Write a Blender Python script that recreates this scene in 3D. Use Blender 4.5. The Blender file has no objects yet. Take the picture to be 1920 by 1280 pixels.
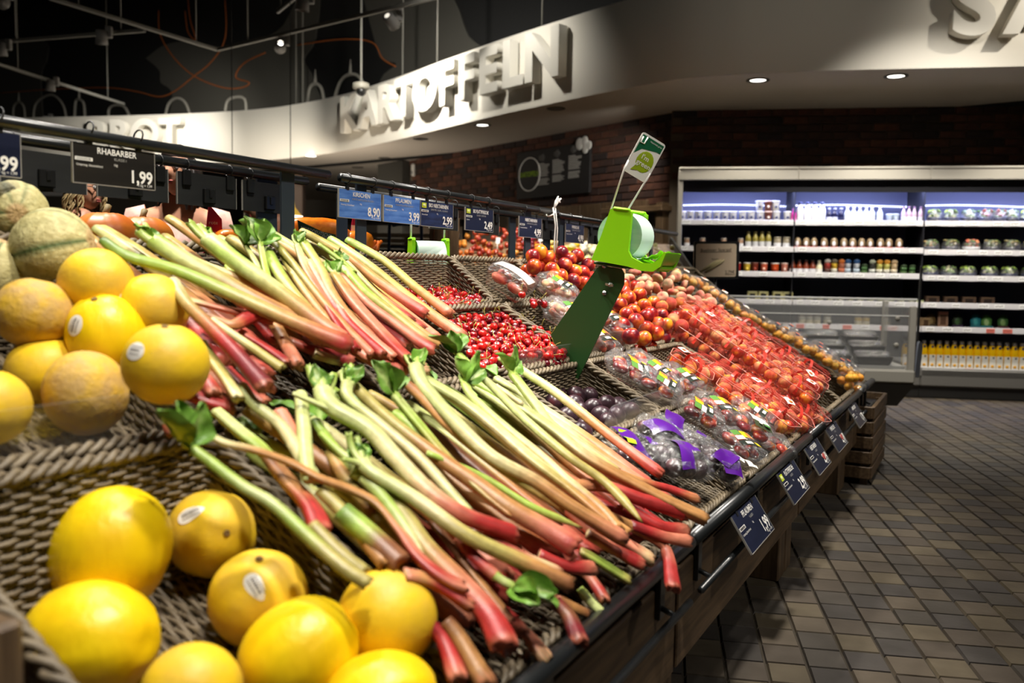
import bpy, math, random
from mathutils import Vector as V, Matrix, noise

RND = random.Random(11)
SC = bpy.context.scene
COL = SC.collection
PI = math.pi
R = math.radians

# ------------------------------------------------------------------ camera, world, lights, exposure
def make_camera():
    pitch, roll = .0762, .0164
    cr, sr, cp, sp = math.cos(roll), math.sin(roll), math.cos(pitch), math.sin(pitch)
    right = V((cr, sr*sp, sr*cp)); up = V((-sr, cr*sp, cr*cp)); back = V((0, -cp, sp))
    cam = bpy.data.cameras.new('camera'); cam.sensor_width = 36; cam.lens = 1650/1920*36
    cam.clip_start = .05; cam.clip_end = 100
    cam.dof.use_dof = True; cam.dof.focus_distance = 2.6; cam.dof.aperture_fstop = 3.2
    o = bpy.data.objects.new('camera', cam); COL.objects.link(o)
    m = Matrix((right, up, back)).transposed().to_4x4(); m.translation = V((0, 0, 1.05))
    o.matrix_world = m; SC.camera = o
make_camera()

SC.view_settings.view_transform = 'Standard'; SC.view_settings.look = 'None'
SC.view_settings.gamma = 1; SC.view_settings.use_curve_mapping = False
SC.view_settings.exposure = 0.0
SC.cycles.use_denoising = True
SC.cycles.max_bounces = 6; SC.cycles.transparent_max_bounces = 24
SC.cycles.caustics_reflective = False; SC.cycles.caustics_refractive = False
SC.cycles.sample_clamp_indirect = 4

w = bpy.data.worlds.new('world'); SC.world = w; w.use_nodes = True
w.node_tree.nodes['Background'].inputs[0].default_value = (.6, .53, .45, 1)
w.node_tree.nodes['Background'].inputs[1].default_value = .055

# stand frame: u along the stand, d from the aisle rail into the stand, z up
PSI = .4907
UU = V((math.sin(PSI), math.cos(PSI), 0)); DD = V((-math.cos(PSI), math.sin(PSI), 0))
SM = Matrix((UU, DD, V((0, 0, 1)))).transposed().to_4x4()
def S(u, d, z): return UU*u + DD*d + V((0, 0, z))
def ST(u, d, z, rot=None):
    m = SM @ Matrix.Translation((u, d, z))
    return m @ rot if rot is not None else m
# back wall frame: e along the chiller wall, g away from the camera
PHI = .1705
EE = V((math.cos(PHI), -math.sin(PHI), 0)); GG = V((math.sin(PHI), math.cos(PHI), 0))
WM = Matrix((EE, GG, V((0, 0, 1)))).transposed().to_4x4()
def WP(e, g, z): return EE*e + GG*g + V((0, 0, z))

def spot(name, loc, target, power, size=60, blend=.5, color=(1, .86, .68), r=.05):
    l = bpy.data.lights.new(name, 'SPOT'); l.energy = power; l.color = color
    l.spot_size = R(size); l.spot_blend = blend; l.shadow_soft_size = r
    o = bpy.data.objects.new(name, l); COL.objects.link(o)
    o.location = loc; o.rotation_euler = (V(target)-V(loc)).to_track_quat('-Z', 'Y').to_euler()
    return o
def area(name, loc, target, power, sx, sy, color=(1, 1, 1)):
    l = bpy.data.lights.new(name, 'AREA'); l.energy = power; l.color = color
    l.shape = 'RECTANGLE'; l.size = sx; l.size_y = sy
    o = bpy.data.objects.new(name, l); COL.objects.link(o)
    o.location = loc; o.rotation_euler = (V(target)-V(loc)).to_track_quat('-Z', 'Y').to_euler()
    return o
WARM = (1, .945, .86)
# track spots above the fruit stand
for i, (u, d, z, tu, td, p) in enumerate([(.3, .0, 3.3, .8, .95, 245), (1.2, .1, 3.4, 1.3, 1.0, 350), (1.75, 1.9, 3.5, 1.65, 1.0, 240),
                                          (2.7, .2, 3.4, 2.6, 1.0, 380), (3.5, .2, 3.4, 3.4, 1.0, 290), (4.5, .3, 3.4, 4.35, 1.05, 390), (3.0, 2.0, 3.5, 2.9, .95, 230)]):
    spot('stand_and_fill_spot', S(u, d, z), S(tu, td, .8), p, 48, .7, WARM, .11)
spot('stand_and_fill_spot', S(.8, -.5, 3.3), S(2.35, .95, 1.05), 150, 36, .8, WARM, .1)  # unseen fill added for the camera-facing sides of dispenser and fruit
# spots that fall past the stand on the aisle floor, then unseen lamps added over the aisle as fill
spot('aisle_and_fill_spot', S(1.6, 1.7, 3.6), S(2.3, -.9, 0), 120, 50, .8, WARM, .03)
spot('aisle_and_fill_spot', S(3.8, 1.6, 3.6), S(4.6, -1.0, 0), 150, 50, .8, WARM, .03)
spot('aisle_and_fill_spot', S(2.4, -1.9, 3.5), S(2.8, .4, .2), 95, 60, .9, WARM, .08)  # added to brighten the front boards
spot('aisle_and_fill_spot', S(4.2, -1.7, 3.5), S(5.0, .3, .3), 110, 60, .9, WARM, .08)  # added to brighten the crate and the far front boards
spot('aisle_and_fill_spot', WP(2.0, 5.6, 3.4), WP(2.0, 8.4, .9), 260, 64, .8, WARM, .05)  # added fill for the chiller front
spot('aisle_and_fill_spot', WP(.9, 4.2, 3.5), WP(1.2, 6.0, 1.0), 420, 40, .9, WARM, .06)  # added fill that lifts the asparagus sign
# spots on the letters of the fascia, then an added fill
spot('letter_and_fill_spot', (-1.50, 9.60, 3.62), (-1.1, 10.7, 3.0), 250, 150, 1, (1, .95, .86), .05)
spot('letter_and_fill_spot', (-.55, 8.2, 3.95), (-.1, 9.35, 3.0), 85, 130, 1, (1, .95, .86), .05)
spot('letter_and_fill_spot', (-2.85, 10.5, 3.58), (-4.3, 13.6, 3.05), 330, 60, 1, (1, .95, .86), .05)
spot('letter_and_fill_spot', (-5.2, 12.3, 3.9), (-5.7, 14.1, 3.0), 230, 100, 1, (1, .95, .86), .05)
spot('letter_and_fill_spot', (4.6, 5.3, 4.0), (4.4, 6.8, 3.05), 210, 76, 1, (1, .92, .8), .05)
spot('letter_and_fill_spot', (2.1, 5.0, 4.2), (1.9, 7.3, 3.1), 22, 130, 1, (1, .92, .8), .05)  # unseen fill lamp, added to brighten the blank fascia
# downlights of the soffit
for x, y, p in ((2.03, 7.54, 90), (3.09, 7.31, 110), (1.15, 8.1, 70), (-.37, 10.0, 40), (4.3, 7.1, 110)):
    spot('soffit_spot', (x, y, 2.66), (x, y+.15, 0), p, 110, .6, (1, .93, .8), .05)
# lights of the second stand and the potato corner behind, with added fill
spot('potato_and_fill_spot', (1.25, 8.5, 2.62), (.3, 10.6, 1.2), 70, 90, .9, WARM, .05)  # spill lamp added to brighten the timber panelling
spot('potato_and_fill_spot', (-.2, 5.7, 3.5), (.2, 6.75, 1.2), 650, 42, .7, WARM, .05)
spot('rear_and_fill_spot', S(1.3, 2.9, 3.5), S(1.7, 2.1, 1.1), 330, 55, .7, WARM, .05)
spot('rear_and_fill_spot', S(2.4, 3.0, 3.5), S(2.5, 2.2, 1.1), 280, 55, .7, WARM, .05)
spot('rear_and_fill_spot', (-1.0, 3.2, 3.3), (-1.8, 4.1, 1.3), 420, 50, .7, WARM, .05)  # unseen lamp added to brighten the women
# LED strips of the chiller
area('led_strip', WP(1.75, 8.50, 1.88), WP(1.75, 8.80, 1.2), 40, 3.2, .04, (.48, .55, 1))
area('led_strip', WP(6.3, 8.50, 1.88), WP(6.3, 8.80, 1.2), 60, 6.0, .04, (.55, .62, 1))

# ------------------------------------------------------------------ helpers
class G:
    """Collects vertices and faces; build() links them as ONE mesh object."""
    def __init__(s): s.v = []; s.f = []; s.mi = []; s.sm = []; s.c = []
    def add(s, vs, fs, m=0, smooth=False, M=None, col=None):
        n = len(s.v)
        for p in vs:
            p = V(p)
            s.v.append(M @ p if M is not None else p)
        if col is None: s.c += [(1, 1, 1, 1)]*len(vs)
        elif isinstance(col, list): s.c += col
        else: s.c += [col]*len(vs)
        for f in fs:
            s.f.append([i+n for i in f]); s.mi.append(m); s.sm.append(smooth)
        return s
    def box(s, c, size, bev=0, m=0, M=None, col=None):
        hx, hy, hz = size[0]/2, size[1]/2, size[2]/2
        T = Matrix.Translation(c)
        if M is not None: T = M @ T
        if bev <= 0:
            vs = [(x*hx, y*hy, z*hz) for x in (-1, 1) for y in (-1, 1) for z in (-1, 1)]
            fs = [(0, 1, 3, 2), (4, 6, 7, 5), (0, 4, 5, 1), (2, 3, 7, 6), (0, 2, 6, 4), (1, 5, 7, 3)]
            return s.add(vs, fs, m, False, T, col)
        b = min(bev, hx*.9, hy*.9, hz*.9); vs = []
        for x in (-1, 1):
            for y in (-1, 1):
                for z in (-1, 1):
                    vs += [(x*hx, y*(hy-b), z*(hz-b)), (x*(hx-b), y*hy, z*(hz-b)), (x*(hx-b), y*(hy-b), z*hz)]
        def I(x, y, z, k): return (x*4+y*2+z)*3+k
        fs = [[I(1, 0, 0, 0), I(1, 1, 0, 0), I(1, 1, 1, 0), I(1, 0, 1, 0)], [I(0, 0, 0, 0), I(0, 0, 1, 0), I(0, 1, 1, 0), I(0, 1, 0, 0)],
              [I(0, 1, 0, 1), I(0, 1, 1, 1), I(1, 1, 1, 1), I(1, 1, 0, 1)], [I(0, 0, 0, 1), I(1, 0, 0, 1), I(1, 0, 1, 1), I(0, 0, 1, 1)],
              [I(0, 0, 1, 2), I(1, 0, 1, 2), I(1, 1, 1, 2), I(0, 1, 1, 2)], [I(0, 0, 0, 2), I(0, 1, 0, 2), I(1, 1, 0, 2), I(1, 0, 0, 2)]]
        for a in (0, 1):
            for c_ in (0, 1):
                fs += [[I(a, c_, 0, 0), I(a, c_, 0, 1), I(a, c_, 1, 1), I(a, c_, 1, 0)], [I(a, 0, c_, 0), I(a, 1, c_, 0), I(a, 1, c_, 2), I(a, 0, c_, 2)],
                       [I(0, a, c_, 1), I(1, a, c_, 1), I(1, a, c_, 2), I(0, a, c_, 2)]]
                for k in (0, 1): fs.append([I(a, c_, k, 0), I(a, c_, k, 1), I(a, c_, k, 2)])
        return s.add(vs, fs, m, False, T, col)
    def tube(s, pts, r, n=8, m=0, caps=True, closed=False, smooth=True, M=None, col=None, flat=1.0):
        pts = [V(p) for p in pts]; k = len(pts)
        rs = r if isinstance(r, (list, tuple)) else [r]*k
        vs = []; fs = []; cs = []
        t0 = (pts[1]-pts[0]).normalized(); a = t0.orthogonal().normalized()
        for i, p in enumerate(pts):
            if closed: t = pts[(i+1) % k]-pts[i-1]
            else: t = pts[min(i+1, k-1)]-pts[max(i-1, 0)]
            if t.length < 1e-9: t = t0
            t = t.normalized(); a = (a-t*a.dot(t))
            if a.length < 1e-6: a = t.orthogonal()
            a.normalize(); b = t.cross(a)
            for j in range(n):
                q = 2*PI*j/n
                vs.append(p+a*(math.cos(q)*rs[i])+b*(math.sin(q)*rs[i]*flat))
            if isinstance(col, list): cs += [col[i]]*n
        for i in range(k if closed else k-1):
            i2 = (i+1) % k
            for j in range(n): fs.append((i*n+j, i*n+(j+1) % n, i2*n+(j+1) % n, i2*n+j))
        if caps and not closed: fs += [tuple(range(n-1, -1, -1)), tuple((k-1)*n+j for j in range(n))]
        return s.add(vs, fs, m, smooth, M, cs if isinstance(col, list) else col)
    def lathe(s, prof, n=16, m=0, M=None, smooth=True, col=None, caps=True):
        vs = []; fs = []
        for r, z in prof:
            for j in range(n):
                q = 2*PI*j/n; vs.append((r*math.cos(q), r*math.sin(q), z))
        for i in range(len(prof)-1):
            for j in range(n): fs.append((i*n+j, i*n+(j+1) % n, (i+1)*n+(j+1) % n, (i+1)*n+j))
        if caps:
            if prof[0][0] > 1e-5: fs.append(tuple(range(n-1, -1, -1)))
            if prof[-1][0] > 1e-5: fs.append(tuple((len(prof)-1)*n+j for j in range(n)))
        return s.add(vs, fs, m, smooth, M, col)
    def ball(s, rad, nu=20, nv=12, m=0, M=None, fn=None, col=None):
        """fn(direction) -> radius factor and optional colour"""
        if not isinstance(rad, (tuple, list, V)): rad = (rad, rad, rad)
        vs = []; cs = []; fs = []
        def put(d):
            k = 1
            if fn is not None:
                k = fn(d)
                if isinstance(k, tuple): k, c_ = k; cs.append(c_)
            if isinstance(k, V): vs.append(k)
            else: vs.append((d.x*rad[0]*k, d.y*rad[1]*k, d.z*rad[2]*k))
        put(V((0, 0, -1)))
        for i in range(1, nv):
            th = -PI/2+PI*i/nv
            for j in range(nu):
                q = 2*PI*j/nu; put(V((math.cos(th)*math.cos(q), math.cos(th)*math.sin(q), math.sin(th))))
        put(V((0, 0, 1)))
        L = len(vs)-1
        for j in range(nu):
            fs.append((0, 1+(j+1) % nu, 1+j)); b = 1+(nv-2)*nu
            fs.append((L, b+j, b+(j+1) % nu))
        for i in range(nv-2):
            for j in range(nu):
                a = 1+i*nu; fs.append((a+j, a+(j+1) % nu, a+nu+(j+1) % nu, a+nu+j))
        return s.add(vs, fs, m, True, M, cs if cs else col)
    def grid(s, fn, nu, nv, m=0, M=None, smooth=True, col=None, wrap=False):
        vs = []; cs = []
        for i in range(nu+1):
            for j in range(nv if wrap else nv+1):
                p = fn(i/nu, j/nv)
                if isinstance(p, tuple) and len(p) == 2: p, c_ = p; cs.append(c_)
                vs.append(p)
        W = nv if wrap else nv+1; fs = []
        for i in range(nu):
            for j in range(nv):
                j2 = (j+1) % W if wrap else j+1
                fs.append((i*W+j, (i+1)*W+j, (i+1)*W+j2, i*W+j2))
        return s.add(vs, fs, m, smooth, M, cs if cs else col)
    def poly(s, pts, th, m=0, M=None, col=None):
        """flat outline (x,z) with thickness th along y, centred"""
        n = len(pts)
        vs = [(x, -th/2, z) for x, z in pts]+[(x, th/2, z) for x, z in pts]
        fs = [tuple(range(n)), tuple(range(2*n-1, n-1, -1))]
        for i in range(n): fs.append((i, n+i, n+(i+1) % n, (i+1) % n))
        return s.add(vs, fs, m, False, M, col)
    def mesh(s, name, mats, usecol=False):
        me = bpy.data.meshes.new(name); me.from_pydata(s.v, [], s.f)
        for mm in (mats if isinstance(mats, (list, tuple)) else [mats]): me.materials.append(mm)
        me.polygons.foreach_set('material_index', s.mi); me.polygons.foreach_set('use_smooth', s.sm)
        if usecol:
            at = me.color_attributes.new('Col', 'FLOAT_COLOR', 'POINT')
            at.data.foreach_set('color', [x for c_ in s.c for x in c_])
        me.update(); return me
    def build(s, name, mats, parent=None, mw=None, usecol=False):
        return link(name, s.mesh(name, mats, usecol), parent, mw)

def link(name, data, parent=None, mw=None):
    o = bpy.data.objects.new(name, data); COL.objects.link(o)
    if parent is not None: o.parent = parent
    if mw is not None: o.matrix_basis = mw
    return o
def tag(o, label, cat, group=None, kind=None):
    o['label'] = label; o['category'] = cat
    if group: o['group'] = group
    if kind: o['kind'] = kind
    return o
def thing(name, label, cat, mw=None, group=None):
    o = bpy.data.objects.new(name, None); COL.objects.link(o); o.empty_display_size = .05
    if mw is not None: o.matrix_basis = mw
    return tag(o, label, cat, group)
def struct(o): o['kind'] = 'structure'; return o
def dup(o, mw=None, label=None, group=None, parent=None):
    c = o.copy(); COL.objects.link(c)
    if parent is not None: c.parent = parent
    if mw is not None: c.matrix_basis = mw
    if label: c['label'] = label
    if group: c['group'] = group
    for ch in list(o.children): dup(ch, parent=c)
    return c
def rr(w, h, r, n=4):
    """rounded rectangle outline centred on 0"""
    out = []
    for cx, cy, a0 in ((w/2-r, h/2-r, 0), (-w/2+r, h/2-r, 90), (-w/2+r, -h/2+r, 180), (w/2-r, -h/2+r, 270)):
        for i in range(n+1):
            a = R(a0+90*i/n); out.append((cx+r*math.cos(a), cy+r*math.sin(a)))
    return out
def smooth_path(pts, n=4):
    pts = [V(p) for p in pts]; out = []
    for i in range(len(pts)-1):
        p0 = pts[max(i-1, 0)]; p1 = pts[i]; p2 = pts[i+1]; p3 = pts[min(i+2, len(pts)-1)]
        for k in range(n):
            t = k/n
            out.append(.5*((2*p1)+(p2-p0)*t+(2*p0-5*p1+4*p2-p3)*t*t+(3*p1-p0-3*p2+p3)*t*t*t))
    return out+[pts[-1]]
def text(name, body, size, mat_, parent=None, mw=None, ext=0.0, bold=0.0, ax='CENTER', space=1.0, sx=1.0, res=3):
    c = bpy.data.curves.new(name, 'FONT'); c.body = body; c.size = size; c.extrude = ext; c.offset = bold*size
    c.align_x = ax; c.align_y = 'CENTER'; c.space_character = space; c.resolution_u = res
    c.materials.append(mat_)
    m = mw if mw is not None else Matrix()
    if sx != 1: m = m @ Matrix.Diagonal((sx, 1, 1, 1))
    return link(name, c, parent, m)
RX = lambda a: Matrix.Rotation(R(a), 4, 'X')
RY = lambda a: Matrix.Rotation(R(a), 4, 'Y')
RZ = lambda a: Matrix.Rotation(R(a), 4, 'Z')
TR = lambda *p: Matrix.Translation(p if len(p) == 3 else p[0])
SCL = lambda x, y, z: Matrix.Diagonal((x, y, z, 1))
UP = RX(90)                     # text lies in xy: stand it up in xz, facing -y

# ------------------------------------------------------------------ materials
MATS = {}
def lin(*c): return tuple(((x/255)/12.92 if x <= 10 else ((x/255+.055)/1.055)**2.4) for x in c)+(1,)
def mat(name, c1=None, rough=.5, c2=None, scale=8, detail=3, lo=.35, hi=.65, metal=0, spec=.5, bump=0, bscale=40, bdist=.002, col=False,
        emit=None, rnd=False, coat=0, sss=0, stretch=None, c3=None, bstretch=None, trans=0):
    if name in MATS: return MATS[name]
    m = bpy.data.materials.new(name); m.use_nodes = True; nt = m.node_tree; N = nt.nodes; L = nt.links
    b = N['Principled BSDF']; b.inputs['Roughness'].default_value = rough; b.inputs['Metallic'].default_value = metal
    b.inputs['Specular IOR Level'].default_value = spec
    if coat: b.inputs['Coat Weight'].default_value = coat; b.inputs['Coat Roughness'].default_value = .08
    if sss: b.inputs['Subsurface Weight'].default_value = sss; b.inputs['Subsurface Scale'].default_value = .01
    if trans: b.inputs['Transmission Weight'].default_value = trans
    src = None; vec = None
    if c2 is not None or bump:
        tc = N.new('ShaderNodeTexCoord'); vec = tc.outputs['Object']
        if rnd:
            oi = N.new('ShaderNodeObjectInfo'); ml = N.new('ShaderNodeMath'); ml.operation = 'MULTIPLY'; ml.inputs[1].default_value = 50
            L.new(oi.outputs['Random'], ml.inputs[0]); ad = N.new('ShaderNodeVectorMath'); ad.operation = 'ADD'
            L.new(vec, ad.inputs[0]); L.new(ml.outputs[0], ad.inputs[1]); vec = ad.outputs[0]
    def mapped(st):
        if st is None: return vec
        mp = N.new('ShaderNodeMapping'); mp.inputs['Scale'].default_value = st; L.new(vec, mp.inputs[0]); return mp.outputs[0]
    if col:
        at = N.new('ShaderNodeAttribute'); at.attribute_name = 'Col'; src = at.outputs['Color']
    if c2 is not None:
        nz = N.new('ShaderNodeTexNoise'); nz.inputs['Scale'].default_value = scale; nz.inputs['Detail'].default_value = detail
        L.new(mapped(stretch), nz.inputs['Vector'])
        rp = N.new('ShaderNodeValToRGB'); rp.color_ramp.elements[0].position = lo; rp.color_ramp.elements[1].position = hi
        L.new(nz.outputs['Fac'], rp.inputs[0])
        rp.color_ramp.elements[0].color = c1 if c1 else (1, 1, 1, 1); rp.color_ramp.elements[1].color = c2
        if c3 is not None:
            e = rp.color_ramp.elements.new((lo+hi)/2); e.color = c3
        if src is not None:
            mx = N.new('ShaderNodeMix'); mx.data_type = 'RGBA'; mx.blend_type = 'MULTIPLY'; mx.inputs[0].default_value = 1
            L.new(src, mx.inputs[6]); L.new(rp.outputs[0], mx.inputs[7]); src = mx.outputs[2]
        else: src = rp.outputs[0]
    if src is not None: L.new(src, b.inputs['Base Color'])
    else: b.inputs['Base Color'].default_value = c1
    if bump:
        nb = N.new('ShaderNodeTexNoise'); nb.inputs['Scale'].default_value = bscale; nb.inputs['Detail'].default_value = 4
        L.new(mapped(bstretch if bstretch else stretch), nb.inputs['Vector'])
        bp = N.new('ShaderNodeBump'); bp.inputs['Strength'].default_value = bump; bp.inputs['Distance'].default_value = bdist
        L.new(nb.outputs['Fac'], bp.inputs['Height']); L.new(bp.outputs[0], b.inputs['Normal'])
    if emit:
        b.inputs['Emission Color'].default_value = emit[0]; b.inputs['Emission Strength'].default_value = emit[1]
    MATS[name] = m; return m
def clear(name, tint=(1, 1, 1, 1), gloss=.12, rough=.08, haze=0.0, bump=0, bscale=60, bdist=.004):
    """thin clear film, plastic or glass: see-through with a sheen that grows at grazing angles; haze = share of milky plastic"""
    if name in MATS: return MATS[name]
    m = bpy.data.materials.new(name); m.use_nodes = True; nt = m.node_tree; N = nt.nodes; L = nt.links
    N.remove(N['Principled BSDF']); out = N['Material Output']
    tr = N.new('ShaderNodeBsdfTransparent'); tr.inputs[0].default_value = tint
    gl = N.new('ShaderNodeBsdfGlossy'); gl.inputs['Roughness'].default_value = rough
    fr = N.new('ShaderNodeLayerWeight'); fr.inputs['Blend'].default_value = .35
    fr.inputs['Blend'].default_value = .5
    pw = N.new('ShaderNodeMath'); pw.operation = 'POWER'; pw.inputs[1].default_value = 4; L.new(fr.outputs['Facing'], pw.inputs[0])
    mu = N.new('ShaderNodeMath'); mu.operation = 'MULTIPLY_ADD'; mu.inputs[1].default_value = (1-gloss)*.8; mu.inputs[2].default_value = gloss
    L.new(pw.outputs[0], mu.inputs[0])
    mx = N.new('ShaderNodeMixShader'); L.new(mu.outputs[0], mx.inputs[0]); L.new(tr.outputs[0], mx.inputs[1]); L.new(gl.outputs[0], mx.inputs[2])
    last = mx
    if haze:
        df = N.new('ShaderNodeBsdfDiffuse'); df.inputs[0].default_value = (.85, .85, .84, 1)
        m2 = N.new('ShaderNodeMixShader'); m2.inputs[0].default_value = haze
        L.new(mx.outputs[0], m2.inputs[1]); L.new(df.outputs[0], m2.inputs[2]); last = m2
    if bump:
        tc = N.new('ShaderNodeTexCoord'); nb = N.new('ShaderNodeTexNoise'); nb.inputs['Scale'].default_value = bscale; nb.inputs['Detail'].default_value = 2
        nb.inputs['Distortion'].default_value = 1.5
        L.new(tc.outputs['Object'], nb.inputs['Vector']); bp = N.new('ShaderNodeBump'); bp.inputs['Strength'].default_value = bump; bp.inputs['Distance'].default_value = bdist
        L.new(nb.outputs['Fac'], bp.inputs['Height']); L.new(bp.outputs[0], gl.inputs['Normal']); L.new(bp.outputs[0], fr.inputs['Normal'])
    L.new(last.outputs[0], out.inputs['Surface']); MATS[name] = m; return m

BLACK = mat('black_paint', lin(24, 24, 24), .35)
RAIL = mat('black_rail', lin(26, 28, 29), .3, spec=.6)
STEEL = mat('blue_black_post', lin(40, 48, 56), .45)
WHITE = mat('white_plastic', lin(232, 230, 224), .4)
SIGNPRINT = mat('white_print', lin(225, 222, 214), .5)
OAK = mat('oak', lin(122, 98, 70), .55, lin(82, 63, 44), 5, 6, bump=.15, bscale=30, stretch=(1, 12, 12), bdist=.001)
OAKV = mat('oak_upright', lin(118, 95, 68), .55, lin(80, 62, 44), 5, 6, bump=.15, bscale=30, stretch=(12, 12, 1), bdist=.001)
# ------------------------------------------------------------------ floor with stone tiles
def build_floor():
    g = G(); g.add([(-30, -8, -.008), (30, -8, -.008), (30, 40, -.008), (-30, 40, -.008)], [(0, 1, 2, 3)])
    fl = struct(g.build('floor', mat('floor_joint', lin(52, 44, 32), .9)))
    tm = mat('stone_tile', (1, 1, 1, 1), .55, (.62, .60, .56, 1), 9, 5, .3, .7, bump=.35, bscale=30, bdist=.003, col=True, rnd=True)
    cols = [lin(88, 78, 65), lin(78, 69, 59), lin(71, 65, 58), lin(93, 83, 66), lin(66, 61, 57), lin(82, 72, 61)]
    te, tg = .111, .1215
    def tile(g, M, r, c):
        x, y = te/2-.003, tg/2-.0022; j = lambda: r.uniform(-.0012, .0012); b = .003
        top = [(-x+b+j(), -y+b+j(), .001), (x-b+j(), -y+b+j(), .001), (x-b+j(), y-b+j(), .001), (-x+b+j(), y-b+j(), .001)]
        bot = [(-x, -y, -.008), (x, -y, -.008), (x, y, -.008), (-x, y, -.008)]
        g.add(top+bot, [(0, 1, 2, 3), (0, 4, 5, 1), (1, 5, 6, 2), (2, 6, 7, 3), (3, 7, 4, 0)], M=M, col=c)
    meshes = []
    for k in range(12):
        g = G(); tile(g, None, random.Random(k), cols[k % 6]); meshes.append(g.mesh('tile', tm, True))
    cand = []
    for i in range(-20, 60):
        for j in range(4, 75):
            e, gg = .0245+te*i, .06+tg*j+(.02*math.sin(i*3.1))
            p = WP(e, gg, 0); d = -(p.x*math.cos(PSI)-p.y*math.sin(PSI))
            cand.append((p.length, e, gg, d, p))
    near = sorted(c for c in cand if c[3] < .8 and c[4].y > 1.9 and c[4].x/c[4].y < .6 and c[4].x > .35)
    pick = near[:300]; pk = set((c[1], c[2]) for c in pick)
    for n, (_, e, gg, d, p) in enumerate(pick):
        link('tile', meshes[(n*7+n//5) % 12], fl, WM @ TR(e, gg, 0) @ RZ(RND.choice((0, 180))+RND.uniform(-.4, .4)))
    g = G(); r = random.Random(4)
    for _, e, gg, d, p in cand:
        if (e, gg) not in pk and -3 < p.x < 7: tile(g, WM @ TR(e, gg, 0), r, r.choice(cols))
    o = g.build('tile_field', tm, fl, usecol=True); o['kind'] = 'stuff'
    g = G()                                                       # plain floor far behind, in the shade of the stands
build_floor()

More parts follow.
